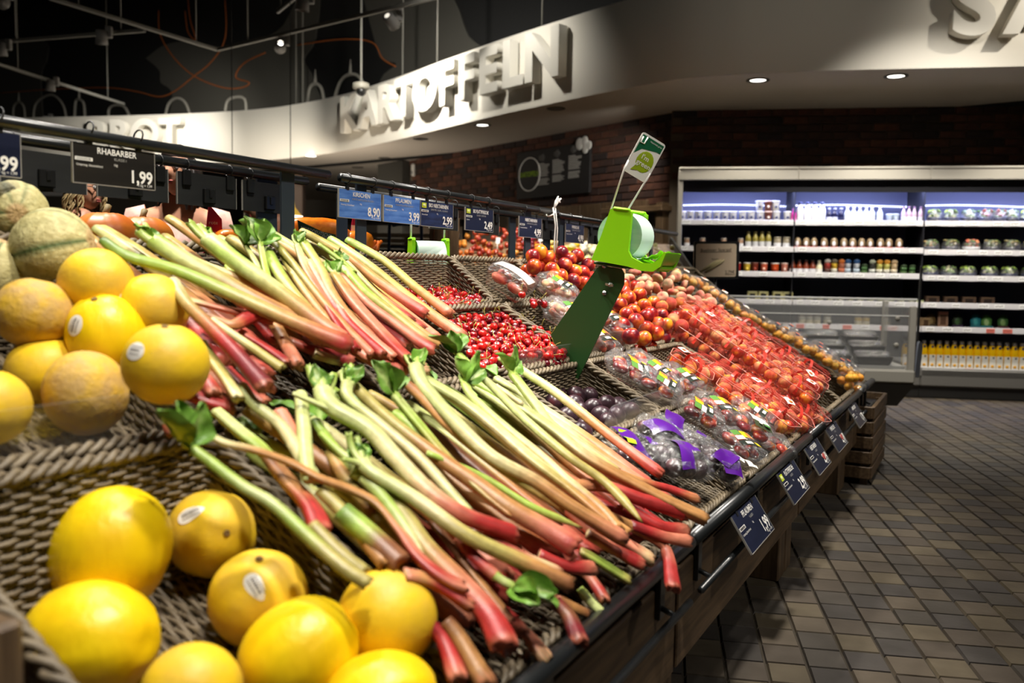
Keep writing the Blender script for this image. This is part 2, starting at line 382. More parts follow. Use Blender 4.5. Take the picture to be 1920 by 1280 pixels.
def build_shell():
    blk = mat('ceiling_black', lin(9, 9, 9), .9)
    g = G(); g.box((0, 12, 6.7), (44, 40, .2)); struct(g.build('ceiling', blk))
    # dark mural wall above the fascia
    a = V((-6.5, 16.5, 0)); t = (V((2.5, 9.8, 0))-a).normalized(); n = V((t.y, -t.x, 0))
    MW = Matrix((t, -n, V((0, 0, 1)))).transposed().to_4x4(); MW.translation = a
    g = G(); g.box((3, .1, 4.65), (34, .2, 3.9)); wall = struct(g.build('wall_rear', mat('mural_black', lin(20, 20, 19), .8), None, MW))
    gm = mat('mural_grey', lin(78, 76, 69), .8)
    blobs = [[(-.53, 4.96), (.09, 5.12), (.93, 5.07), (2.01, 4.82), (3.28, 4.89), (3.8, 5.3), (4.3, 5.38), (4.21, 4.63), (3.95, 4.36), (4.16, 4.02), (4.15, 3.3), (.4, 3.3), (.33, 4.2), (-.04, 4.46), (-.09, 4.69)],
             [(5.2, 5.3), (6.82, 4.94), (7.3, 4.24), (7.6, 3.9), (6.53, 3.3), (5.64, 3.3), (5.64, 3.85), (5.96, 4.04), (5.64, 4.16), (5.47, 4.56)],
             [(-7.03, 6.16), (-4.5, 5.86), (-4.29, 5.45), (-4.59, 5.04), (-4.72, 3.3), (-7.15, 3.3)]]
    for b in blobs:
        pts = smooth_path([(x, 0, z) for x, z in b+[b[0]]], 4)[:-1]
        g = G(); g.poly([(p.x, p.z) for p in pts], .02, M=TR(0, -.01, 0)); g.build('mural_shape', gm, wall)
    om = mat('mural_orange', lin(176, 96, 40), .7)
    for c in [[(-6.56, 4.97), (-4.09, 4.78), (-1.96, 4.58), (-.82, 4.38), (-.1, 4.21), (.41, 4.25), (.99, 4.44), (1.55, 4.64), (1.94, 4.99), (1.94, 5.61)],
              [(-.06, 5.76), (-.02, 5.32), (.43, 4.83), (1.07, 4.43), (1.85, 4.16), (2.37, 4.1), (2.58, 4.16), (2.22, 4.29), (2.44, 4.49), (3.01, 4.59)],
              [(.86, 5.8), (.93, 5.42), (1.09, 5.07), (.85, 5.24), (.77, 5.62)], [(3.8, 4.6), (4.79, 4.55), (5.47, 4.41), (5.69, 4.15), (5.96, 4.0)]]:
        g = G(); g.tube(smooth_path([(x, -.03, z) for x, z in c], 6), .012, 5); g.build('painted_line', om, wall)
    wm_ = mat('mural_outline', lin(176, 172, 160), .7)
    for c, spire in [([(-5.87, 4.1), (-5.85, 4.56), (-5.59, 4.67), (-5.35, 4.52), (-5.31, 4.1)], -5.59), ([(-4.95, 4.0), (-4.86, 4.5), (-4.45, 4.66), (-3.99, 4.64), (-3.61, 4.38), (-3.49, 4.0)], None),
                     ([(-3.19, 3.9), (-3.13, 4.39), (-3.0, 4.46), (-2.79, 4.34), (-2.76, 3.9)], -2.97), ([(-1.82, 3.8), (-1.82, 4.17), (-1.29, 4.15), (-1.01, 3.8)], None),
                     ([(.05, 3.6), (.2, 4.02), (.49, 4.12), (.77, 3.99), (.97, 3.6)], None), ([(1.92, 3.75), (2.03, 3.94), (2.46, 3.9), (2.48, 3.5)], None),
                     ([(4.03, 3.5), (4.08, 3.87), (4.23, 3.95), (4.38, 3.85), (4.46, 3.5)], 4.23), ([(4.6, 3.5), (4.79, 3.91), (5.02, 4.0), (5.25, 3.9), (5.45, 3.5)], 5.02)]:
        g = G(); g.tube(smooth_path([(x, -.03, z) for x, z in c], 5), .028, 5)
        top = max(z for x, z in c)
        if spire is not None: g.tube([(spire, -.03, top), (spire, -.03, top+.22)], [.03, .008], 5)
        g.build('painted_outline', wm_, wall)
    # curved white fascia and its soffit
    cv = [(-9.5, 14.9), (-7.7, 14.6), (-5.76, 14.19), (-4.51, 13.82), (-3.75, 13.47), (-3.21, 13.1), (-2.42, 12.38), (-1.52, 11.26), (-.84, 10.3), (-.21, 9.42), (.21, 8.88), (.73, 8.24), (1.05, 7.88), (1.39, 7.55), (1.7, 7.38), (1.96, 7.29), (2.73, 7.12), (3.9, 6.92), (5.5, 6.6), (8, 6.1)]
    P = smooth_path([(x, y, 0) for x, y in cv], 5)
    fm = mat('fascia_white', lin(226, 221, 208), .7)
    g = G(); k = len(P)
    vs = [p+V((0, 0, z)) for z in (2.71, 3.48) for p in P]
    back = [p+V((.12, .12, 0)) for p in P]
    vs += [p+V((0, 0, z)) for z in (3.48, 3.2) for p in back]
    fs = []
    for r_ in range(3):
        for i in range(k-1): fs.append((r_*k+i, r_*k+i+1, (r_+1)*k+i+1, (r_+1)*k+i))
    g.add(vs, fs, smooth=False); fas = struct(g.build('trim_1', fm))
    for p in fas.data.polygons: p.use_smooth = abs(p.normal.z) < .5
    g = G(); far = [p+V((2.5, 12, 0)) for p in P]
    g.add([p+V((0, 0, 2.71)) for p in P]+[p+V((0, 0, 2.71)) for p in far]+[p+V((0, 0, 2.76)) for p in P]+[p+V((0, 0, 2.76)) for p in far],
          [(i, k+i, k+i+1, i+1) for i in range(k-1)]+[(2*k+i, 2*k+i+1, 3*k+i+1, 3*k+i) for i in range(k-1)])
    struct(g.build('trim_2', mat('soffit_white', lin(214, 205, 192), .8)))
    # arc-length lookup for the lettering
    acc = [0]
    for i in range(1, k): acc.append(acc[-1]+(P[i]-P[i-1]).length)
    def at(s):
        i = max(j for j in range(k-1) if acc[j] <= s); f = (s-acc[i])/(acc[i+1]-acc[i])
        return P[i].lerp(P[i+1], f), (P[min(i+3, k-1)]-P[max(i-2, 0)]).normalized()
    def s_of(x, y):
        return acc[min(range(k), key=lambda j: (P[j]-V((x, y, 0))).length)]
    lm = mat('letter_white', lin(236, 232, 220), .6)
    WID = dict(K=.66, A=.72, R=.66, T=.62, O=.78, F=.56, E=.58, L=.54, N=.72, B=.66, S=.62)
    def word(body, s0, s1, label):
        tot = sum(WID[c] for c in body); s = s0; mid, _ = at((s0+s1)/2)
        root = thing('wall_lettering', label, 'sign', TR(mid.x, mid.y, 2.91)); inv = root.matrix_basis.inverted()
        for c in body:
            wd = WID[c]/tot*(s1-s0); p, t = at(s+wd/2); n = V((t.y, -t.x, 0))
            M = Matrix((t, V((0, 0, 1)), n)).transposed().to_4x4(); M.translation = p+n*.075+V((0, 0, 3.135))
            text('letter', c, .63, lm, root, inv @ M @ SCL(wd/WID[c]/.62*.95, 1, 1), ext=.055, bold=.035, res=6)
            s += wd
    word('KARTOFFELN', s_of(-2.40, 12.36)+.17, s_of(.46, 8.58)+.13, 'raised white block letters KARTOFFELN on the curved white fascia')
    word('BROT', s_of(-6.9, 14.43), s_of(-5.1, 14.0), 'raised white block letters BROT on the far left end of the fascia')
    s0 = s_of(3.27, 7.03)-.10; word('SALATE', s0, s0+2.65, 'raised white block letters beginning SA at the right end of the fascia')
    # brick walls
    bm = [mat('brick_%d' % i, c, .85, c2, 14, 4, bump=.5, bscale=60, bdist=.003) for i, (c, c2) in enumerate(
        [(lin(92, 56, 42), lin(72, 46, 36)), (lin(72, 48, 38), lin(56, 38, 32)), (lin(102, 64, 46), lin(80, 50, 38)), (lin(56, 42, 38), lin(44, 34, 32))])]
    jm = mat('brick_joint', lin(92, 80, 66), .9)
    bmesh_ = []
    for i in range(8):
        g = G(); r = random.Random(i)
        g.box((0, 0, 0), (.231+r.uniform(-.004, .002), .03+.004*(i % 3), .066+r.uniform(-.002, .002)), .003); bmesh_.append(g.mesh('brick', bm[i % 4]))
    def wall(name, M, x0, x1, z0, z1):
        g = G(); g.box(((x0+x1)/2, .1, 1.355), (x1-x0, .2, 2.71)); o = struct(g.build(name, jm, None, M)); row = 0; z = z1-.034; n = 0
        rest = G()
        while z > z0:
            x = x0+(.12 if row % 2 else .0)+RND.uniform(-.03, .03)
            while x < x1-.05:
                if n < 300: link('brick', bmesh_[RND.randrange(8)], o, TR(x+.12, 0, z))
                n += 1; x += .2405
            z -= .0765; row += 1
        return o
    M = WM @ TR(0, 9.12, 0); wall('wall_right', M, .02, 4.3, 2.02, 2.71)
    a = V((1.59, 9.1, 0)); t = V((-.602, .7985, 0)); n = V((.7985, .602, 0))
    ML = Matrix((-t, -V((-t.y, t.x, 0)), V((0, 0, 1)))).transposed().to_4x4()
    # local x runs from the far end towards the corner; local -y faces the room
    ML = Matrix((-t, V((t.y, -t.x, 0))*1, V((0, 0, 1)))).transposed().to_4x4(); ML.translation = a
    wl = wall('wall_left', ML, -5.25, 0, 1.80, 2.71)
    # dark pillar at the end of the brick wall
    g = G(); g.box((-5.6, .1, 1.355), (.75, .5, 2.71), .01); struct(g.build('trim_3', mat('pillar_grey', lin(62, 60, 54), .8), None, ML))
    # far wall of the bakery side
    g = G(); g.box((-4, 21, 1.355), (26, .3, 2.71)); struct(g.build('wall_back', mat('far_wall', lin(120, 114, 104), .8)))
    return ML
ML = build_shell()

# wall-hung things
def build_board():
    t = thing('potato_board', 'black KARTOFFELN information board hung on the dark brick wall', 'sign', ML @ TR(-1.86, -.03, 1.98))
    g = G(); g.box((0, 0, .285), (1.36, .03, .57), .004); g.build('panel', mat('board_black', lin(36, 34, 34), .6), t)
    g = G(); g.tube([(-.42+.205*math.cos(a*PI/24), -.02, .29+.2*math.sin(a*PI/24)) for a in range(48)], .008, 6, closed=True); g.build('ring', WHITE, t)
    text('lettering', 'KARTOFFELN', .085, mat('lime_print', lin(150, 190, 20), .6), t, TR(-.42, -.018, .29) @ UP, bold=.02, sx=.72)
    for i, x in enumerate((-.15, .13, .42)):
        g = G(); r = random.Random(i)
        for k in range(16):
            if k == 10: continue
            wd = r.uniform(.16, .23) if k else .12
            g.box((x-.11+wd/2, -.0165, .40-.0165*k+.02*i), (wd, .002, .007))
        g.build('text_block', SIGNPRINT, t)
        g = G(); g.ball((.06, .006, .045), 12, 8, M=TR(x-.03, -.016, .47+.02*i), fn=lambda d: 1+.15*math.sin(5*d.x+i)); g.build('potato_picture', mat('board_grey', lin(92, 90, 88), .7), t)
    g = G()
    for dx, dz, r in ((0, 0, .07), (.09, .02, .06), (.16, -.03, .05), (.1, -.07, .05)): g.ball((r, .012, r), 12, 8, M=TR(.5+dx, -.02, .56+dz))
    g.build('cutout', WHITE, t)
    t = thing('wall_sensor', 'small white sensor box high on the brick wall beside the pillar', 'sensor', ML @ TR(-5.09, -.03, 2.47))
    g = G(); g.box((0, 0, .09), (.07, .05, .18), .015); g.build('case', WHITE, t)
    g = G(); g.ball((.02, .012, .03), 10, 6, M=TR(0, -.026, .05)); g.build('lens', mat('grey_plastic', lin(130, 130, 128), .4), t)
    # timber panelling and shelf frames under the bricks
    t = thing('timber_panelling', 'weathered timber boards lining the lower part of the brick wall', 'panelling', ML @ TR(-1.5, 0, 0))
    for i in range(7):
        g = G(); g.box((-1.05+i*.35, -.03, .93), (.345, .045, 1.84+.004*(i % 3)), .004); g.build('board', OAKV, t)
    t = thing('timber_shelf', 'rough timber shelf frame with small boxes beside the chiller', 'shelf', ML @ TR(-.1, -.12, 0))
    for x in (-.62, .12):
        g = G(); g.box((x, 0, .9), (.1, .1, 1.8), .006); g.build('post', OAKV, t)
    for z in (1.36, 1.74, .9):
        g = G(); g.box((-.25, 0, z), (.9, .2, .06), .006); g.build('shelf_board', OAK, t)
    for k, (x, c, z, wd, h) in enumerate([(-.5, (52, 78, 112), 1.39, .09, .2), (-.36, (70, 96, 118), 1.39, .1, .09), (-.2, (150, 150, 146), 1.39, .1, .09), (-.05, (58, 84, 116), 1.39, .1, .08)]):
        g = G(); g.box((0, 0, h/2), (wd, .1, h), .006, m=0); g.box((0, -.052, h*.45), (wd*.7, .004, h*.4), m=1)
        o = g.build('carton', [mat('carton_%d' % k, lin(*c), .6), WHITE], None, ML @ TR(-.1+x, -.15, z))
        tag(o, ['tall blue carton on the timber shelf', 'squat teal carton on the timber shelf', 'grey carton on the timber shelf', 'squat blue carton on the timber shelf by the chiller'][k], 'carton')
build_board()

# tracks, spotlights, downlights, camera
def build_tracks():
    tm = mat('track_grey', lin(150, 148, 140), .5)
    lab = ['long grey lighting track running to the corner under the dark ceiling', 'grey lighting track carrying the two lit spotlights', 'short grey lighting track left of the corner', 'grey lighting track low over the far left mural', 'short grey lighting track near the top edge']
    for lb, (a, b) in zip(lab, [((-4.72, 9.09), (-3.69, 11.09)), ((-3.69, 11.09), (-.46, 8.62)), ((-6.33, 10.9), (-4.24, 10.26)), ((-6.97, 12.0), (-6.48, 14.8)), ((-2.51, 9.45), (-2.15, 8.87))]):
        a = V((*a, 3.75)); b = V((*b, 3.75)); d = (b-a); M = Matrix.Translation(a) @ d.to_track_quat('X', 'Z').to_matrix().to_4x4()
        t = thing('lighting_track', lb, 'track', M); L = d.length
        g = G(); g.box((L/2, 0, 0), (L, .035, .04), .004); g.build('rail', tm, t)
        for x in (.15*L, .85*L):
            g = G(); g.tube([(x, 0, .02), (x, 0, 2.9)], .006, 6); g.build('drop_rod', tm, t)
    hm = mat('lamp_housing', lin(150, 148, 144), .45)
    def lamp(pos, target, lit, label):
        M = TR(*pos); t = thing('track_spotlight', label, 'spotlight', M, None)
        d = (V(target)-V(pos)).normalized(); q = d.to_track_quat('-Z', 'Y').to_matrix().to_4x4()
        g = G(); g.lathe([(.03, .10), (.058, .09), (.062, .0), (.068, -.06), (.062, -.062), (.058, -.045)], 18, M=q, caps=False); g.build('housing', hm, t)
        g = G(); g.lathe([(.0, -.047), (.058, -.047)], 18, M=q, caps=False)
        g.build('lens', mat('lamp_lit', (1, 1, 1, 1), .5, emit=((1, .93, .82, 1), 12)) if lit else mat('lamp_off', lin(60, 60, 60), .2), t)
        g = G(); g.box((.07, .03, .08), (.07, .06, .13), .008); g.build('driver_box', hm, t)
    lamp((-2.72, 10.35, 3.62), (-3.6, 13.4, 3.1), True, 'lit track spotlight further along the corner track, aimed at the fascia bend')
    lamp((-1.29, 9.29, 3.62), (-.8, 10.3, 3.1), True, 'lit track spotlight above the letters KARTOFFELN')
    lamp((-5.03, 8.78, 3.62), (-5.6, 14.0, 3.1), True, 'lit track spotlight in the top left corner of the hall')
    lamp((-4.68, 10.14, 3.62), (-5, 11, 1), False, 'unlit track spotlight hanging under the short left track')
    lamp((-6.67, 12.84, 3.62), (-7, 13, 1), False, 'unlit track spotlight on the low far left track')
    lamp((-7.99, 15.2, 3.5), (-8, 15, 1), False, 'dark unlit spotlight in front of the left end of the fascia')
    lamp((-2.08, 8.74, 3.62), (-2.4, 9, 1), False, 'unlit track spotlight near the top edge above the corner track')
    lamp((-6.13, 10.69, 3.6), (-6.2, 11, 1), False, 'unlit spotlight at the left edge below the short track')
    for x, y, lit, lb in [(-.37, 10.0, True, 'lit recessed downlight under the letters KARTOFFELN'), (.4, 8.95, False, 'dark recessed downlight under the last letters of KARTOFFELN'), (-1.18, 11.1, False, 'dark recessed downlight under the first letters of KARTOFFELN'),
                          (-2.51, 14.2, False, 'dark recessed downlight deep in the soffit beside the pillar'), (2.03, 7.54, True, 'lit recessed downlight in the soffit left of the other right-hand one'), (3.09, 7.31, True, 'lit recessed downlight in the soffit under the letters SA'), (-1.9, 13.0, False, 'dark recessed downlight between the pillar and the letters')]:
        t = thing('recessed_downlight', lb, 'downlight', TR(x, y, 2.71))
        g = G(); g.lathe([(.095, 0), (.095, -.006), (.07, -.008), (.066, .02)], 20, caps=False); g.build('bezel', mat('bezel_grey', lin(70, 66, 60), .4), t)
        g = G(); g.lathe([(0, -.002), (.066, -.002)], 20, caps=False); g.build('lens', mat('down_lit', (1, 1, 1, 1), .5, emit=((1, .95, .85, 1), 5)) if lit else mat('down_off', lin(96, 90, 80), .3), t)
    t = thing('dome_camera', 'dome security camera hanging on a rod before the first letters', 'camera', TR(-1.9, 10.99, 3.3))
    g = G(); g.tube([(0, 0, .05), (0, 0, 3.3)], .012, 6); g.build('rod', tm, t)
    g = G(); g.lathe([(.03, .07), (.1, .05), (.105, .0), (.09, -.02)], 18); g.build('housing', mat('beige_plastic', lin(150, 146, 134), .4), t)
    g = G(); g.ball((.06, .06, .065), 16, 10, M=TR(0, 0, -.04)); g.build('dome', BLACK, t)
    hr = mat('hanger_rod', lin(120, 118, 110), .5)
    for x, y, lb in [(-3.3, 13.35, 'pair of vertical grey rods holding the fascia at its bend'), (-1.45, 11.35, 'thin hanger rod above the letter R'), (-.95, 10.65, 'thin white hanger rod above the letter O'), (.25, 9.0, 'thin hanger rod above the letters EL')]:
        g = G(); g.tube([(0, .1, 3.3), (0, .1, 6.6)], .009, 6)
        if x == -3.3: g.tube([(.1, .1, 3.3), (.1, .1, 6.6)], .014, 6)
        o = g.build('hanger_rod', hr, None, TR(x, y, 0)); tag(o, lb, 'rod')
build_tracks()
# ------------------------------------------------------------------ wicker baskets
ROWS = [(.54, .500), (.787, .661), (1.05, .800), (1.337, .961), (1.528, 1.108)]
def rimz(d):
    for (a, za), (b, zb) in zip(ROWS, ROWS[1:]):
        if d <= b: return za+(d-a)/(b-a)*(zb-za)
    return ROWS[-1][1]+(d-ROWS[-1][0])*.6
WICK = mat('wicker', lin(126, 112, 89), .55, lin(96, 84, 66), 30, 3, bump=.3, bscale=250, bdist=.0006)
GAP_SHADE = mat('weave_gap_shade', lin(70, 60, 46), .8)  # dark sheet added under the woven floor, standing for shade in its gaps
def perim(w, dep, r, step):
    out = []
    def seg(a, b, nx, ny):
        n = max(1, int((V(b)-V(a)).length/step))
        for i in range(n): out.append((a[0]+(b[0]-a[0])*i/n, a[1]+(b[1]-a[1])*i/n, nx, ny))
    def arc(cx, cy, a0):
        n = max(2, int(r*PI/2/step))
        for i in range(n):
            a = R(a0+90*i/n); out.append((cx+r*math.cos(a), cy+r*math.sin(a), math.cos(a), math.sin(a)))
    seg((w/2, 0), (w-r, 0), 0, -1); arc(w-r, r, -90); seg((w, r), (w, dep-r), 1, 0); arc(w-r, dep-r, 0)
    seg((w-r, dep), (r, dep), 0, 1); arc(r, dep-r, 90); seg((0, dep-r), (0, r), -1, 0); arc(r, r, 180); seg((r, 0), (w/2, 0), 0, -1)
    return out
def weave_meshes(w, dep, rise, hf, hb, pitch=.0078):
    pr = perim(w, dep, .022, .0118); g = G(); k = 0
    zr = lambda y: rise*min(max(y/dep, 0), 1)
    hh = lambda y: hf+(hb-hf)*min(max(y/dep, 0), 1)
    while True:
        dl = .010+pitch*k
        if dl > hb: break
        pts = []; full = dl < hf
        for i, (x, y, nx, ny) in enumerate(pr):
            if hh(y) < dl: continue
            o = .0036*(1, 0, -1, 0)[(i+2*(k % 2)) % 4]-dl*.1
            pts.append((x+nx*o, y+ny*o, zr(y)-dl+.0012*math.sin(i*.9+k)))
        if len(pts) > 3: g.tube(pts, .0040, 4, closed=full, caps=False)
        k += 1
    for i in range(0, len(pr), 2):                                # upright stakes
        x, y, nx, ny = pr[i]; h = hh(y)
        g.tube([(x, y, zr(y)), (x-nx*h*.1, y-ny*h*.1, zr(y)-h)], .0022, 3, caps=False)
    walls = g.mesh('woven_wall', WICK)
    g = G(); pr = perim(w, dep, .022, .0075); n = len(pr); turns = max(6, int(n*.0075/.062))
    for s in range(3):
        pts = []
        for i, (x, y, nx, ny) in enumerate(pr):
            a = 2*PI*(turns*i/n+s/3)
            pts.append((x+nx*.0085*math.cos(a), y+ny*.0085*math.cos(a), zr(y)+.0065*math.sin(a)))
        g.tube(pts, .0056, 5, closed=True)
    rim = g.mesh('braided_rim', WICK)
    g = G(); nx = int(w/.0098)
    fz = lambda y: zr(y)-hh(y)
    for i in range(1, nx):
        x = w*i/nx; pts = []
        m = int(dep/.0125)
        for j in range(m+1):
            y = dep*j/m; pts.append((x, y*.96+.02*dep, fz(y)+.0035*(1, 0, -1, 0)[(j+2*(i % 2)) % 4]))
        g.tube(pts, .0042, 4, caps=False)
    for j in range(1, int(dep/.025)):
        y = j*.025; g.tube([(.01, y, fz(y)), (w-.01, y, fz(y))], .0026, 4, caps=False)
    g.add([(.01, .01, fz(0)-.006), (w-.01, .01, fz(0)-.006), (w-.01, dep-.01, fz(dep)-.006), (.01, dep-.01, fz(dep)-.006)], [(0, 1, 2, 3)], m=1)
    floor_ = g.mesh('woven_floor', [WICK, GAP_SHADE])
    return walls, rim, floor_
SMALL = weave_meshes(.44, .255, .15, .055, .15)
BIG = weave_meshes(.45, .475, .30, .06, .20)
DIV = [.03, .50, .97, 1.44, 1.91, 2.40, 2.85, 3.30, 3.75, 4.20, 4.65, 5.10]
def basket(u0, u1, r0, r1, big, label, group):
    (d0, z0), (d1, z1) = ROWS[r0], ROWS[r1]; src = BIG if big else SMALL
    bw, bd, br = (.45, .475, .30) if big else (.44, .255, .15)
    M = ST(u0+.008, d0+.012, z0+.004) @ SCL((u1-u0-.016)/bw, (d1-d0-.026)/bd, (z1-z0-.012)/br)
    t = thing('wicker_basket', label, 'basket', M, group)
    for nm, me in zip(('woven_wall', 'braided_rim', 'woven_floor'), src):
        link(nm, me, t)['kind'] = 'stuff'
    return t
UPN = ['front row', 'second row', 'third row', 'top row']
WHAT = {4: 'cherry', 5: 'wrapped flat nectarine', 6: 'loose nectarine', 7: 'peach', 8: 'far peach', 9: 'apricot', 10: 'end apricot'}
def build_baskets():
    basket(.525, .97, 0, 2, True, 'deep wicker basket of yellow melons at the front corner', None)
    basket(.50, .97, 2, 4, True, 'deep wicker basket piled with melons behind the clear lip', None)
    basket(.97, 1.44, 0, 2, True, 'wicker basket under the lower rhubarb heap, beside the melons', None)
    basket(1.44, 1.91, 0, 2, True, 'wicker basket under the lower rhubarb heap, beside the plums', None)
    basket(.97, 1.44, 2, 4, True, 'wicker basket under the upper rhubarb heap, beside the melons', None)
    basket(1.44, 1.91, 2, 4, True, 'wicker basket under the upper rhubarb heap, beside the cherries', None)
    for c in range(4, 11):
        for r in range(4):
            lb = {(4, 3): 'wicker basket of cherries in the top row', (4, 2): 'wicker basket of cherries below the top row', (4, 1): 'wicker basket of loose dark plums', (4, 0): 'wicker basket of bagged plums at the black rail',
                  (5, 3): 'nearly empty wicker basket right of the top cherries', (5, 2): 'wicker basket of film-wrapped nectarines at the dispenser arm', (5, 1): 'wicker basket of film packs right of the loose plums', (5, 0): 'wicker basket of film packs at the rail with a card label',
                  (6, 3): 'wicker basket under the top heap of nectarines', (6, 2): 'wicker basket of nectarines right of the dispenser arm', (6, 1): 'half-empty wicker basket below the nectarine lip'}.get(
                      (c, r), 'wicker basket in the %s of the %s column, under its fruit' % (UPN[r], WHAT[c]))
            basket(DIV[c], DIV[c+1], r, r+1, False, lb, None)
build_baskets()
ACRYL = clear('acrylic', gloss=.03, rough=.15, haze=.035)
def build_lips():
    def lip(u0, u1, r, h, lab, lean=18):
        d, z = ROWS[r]; w = u1-u0-.03; g = G()
        pts = rr(w, h, .02); g.poly([(x, y+h/2) for x, y in pts], .0035, M=TR(w/2, 0, 0))
        o = g.build('acrylic_lip', ACRYL, None, ST(u0+.015, d+.014, z+.004, RX(lean))); tag(o, lab, 'lip', 'clear lips on the baskets')
    lip(.50, .985, 2, .075, 'clear acrylic lip holding back the upper melons')
    lip(1.93, 2.36, 2, .05, 'clear acrylic lip in front of the lower cherries')
    lip(2.42, 2.84, 2, .07, 'clear acrylic lip right of the green dispenser arm')
    lip(2.86, 3.29, 2, .085, 'clear acrylic lip below the loose nectarines')
    lip(3.31, 3.74, 2, .08, 'clear acrylic lip below the loose peaches')
    lip(1.95, 2.37, 1, .075, 'clear acrylic lip in front of the loose plums')
build_lips()

# ------------------------------------------------------------------ the tables that carry the baskets
def build_tables():
    dark = mat('table_dark', lin(20, 19, 18), .6)
    units = [(.49, 1.76, 'near wooden produce table carrying melons and rhubarb'), (1.78, 3.17, 'wooden produce table carrying cherries and plums'), (3.19, 4.58, 'wooden produce table carrying peaches and netted punnets'), (4.60, 5.16, 'far end wooden produce table by the chiller')]
    for k, (a, b, lb) in enumerate(units):
        t = thing('produce_table', lb, 'table', ST(a, .5, 0)); L = b-a
        for x in (.05, L-.05):
            for y in (.13, .98):
                g = G(); g.box((x, y, .22), (.10, .10, .44), .004); g.build('leg', OAKV, t)
        g = G(); g.box((L/2, .055, .325), (L, .03, .22), .003); g.build('front_board', OAK, t)
        g = G(); g.box((L/2, .075, .44), (L, .05, .03), .002); g.build('front_edge', dark, t)
        g = G(); c = math.atan2(.608, .988)
        g.box((0, 0, 0), (L, 1.16, .02), .002, M=TR(L/2, .55, .58) @ Matrix.Rotation(c, 4, 'X')); g.build('deck', dark, t)
        g = G(); g.box((L/2, 1.075, .6), (L, .02, .96)); g.build('back_panel', dark, t)
        g = G(); g.tube([(0, .015, .5), (L, .015, .5)], .016, 12); g.tube([(0, .04, .478), (L, .04, .478)], .008, 8); g.build('front_rail', RAIL, t)
        g = G(); g.tube([(.03, 0, .385), (L-.03, 0, .385)], .008, 8); g.build('lower_rail', RAIL, t)
        for x in (.12, L*.5, L-.12):
            g = G(); g.box((x, .035, .44), (.03, .012, .13), .002); g.tube([(x, .04, .40), (x, 0, .385)], .006, 6); g.build('rail_bracket', RAIL, t)
    # end panel at the near left corner
    t = thing('end_board', 'thick wooden end board at the near left corner, close to the lens', 'board', ST(.49, .80, 0))
    g = G(); g.box((-.005, .15, .356), (.05, .30, .712), .006); g.build('board', OAKV, t)
    # sign rails on posts
    for k, (a, b, d, z, lb, posts) in enumerate([(.55, 1.79, 1.5, 1.297, 'near black sign rail above the melons and rhubarb', [(1.63, 1.675)]), (1.84, 3.17, 1.5, 1.295, 'black sign rail above the cherries', [(1.92, 1.962), (2.917, 2.96)]),
                                                  (3.19, 4.7, 1.5, 1.285, 'far black sign rail above the peaches', [(3.215, 3.26), (4.3, 4.34)]), (.7, 1.89, 1.66, 1.295, 'rear black rail holding sign backs above the melons', [(1.713, 1.785)]),
                                                  (1.94, 4.4, 1.66, 1.285, 'rear black rail behind the cherry signs', [(2.036, 2.08), (3.09, 3.14), (3.40, 3.46)])]):
        t = thing('sign_rail', lb, 'rail', ST(a, d, 0))
        g = G(); g.tube([(0, 0, z), (b-a, 0, z)], .0115, 12); g.build('tube', RAIL, t)
        for p0, p1 in posts:
            g = G(); g.box(((p0+p1)/2-a, .012, (z+.3)/2), (p1-p0, .008, z-.3), .001); g.build('post', STEEL, t)
build_tables()

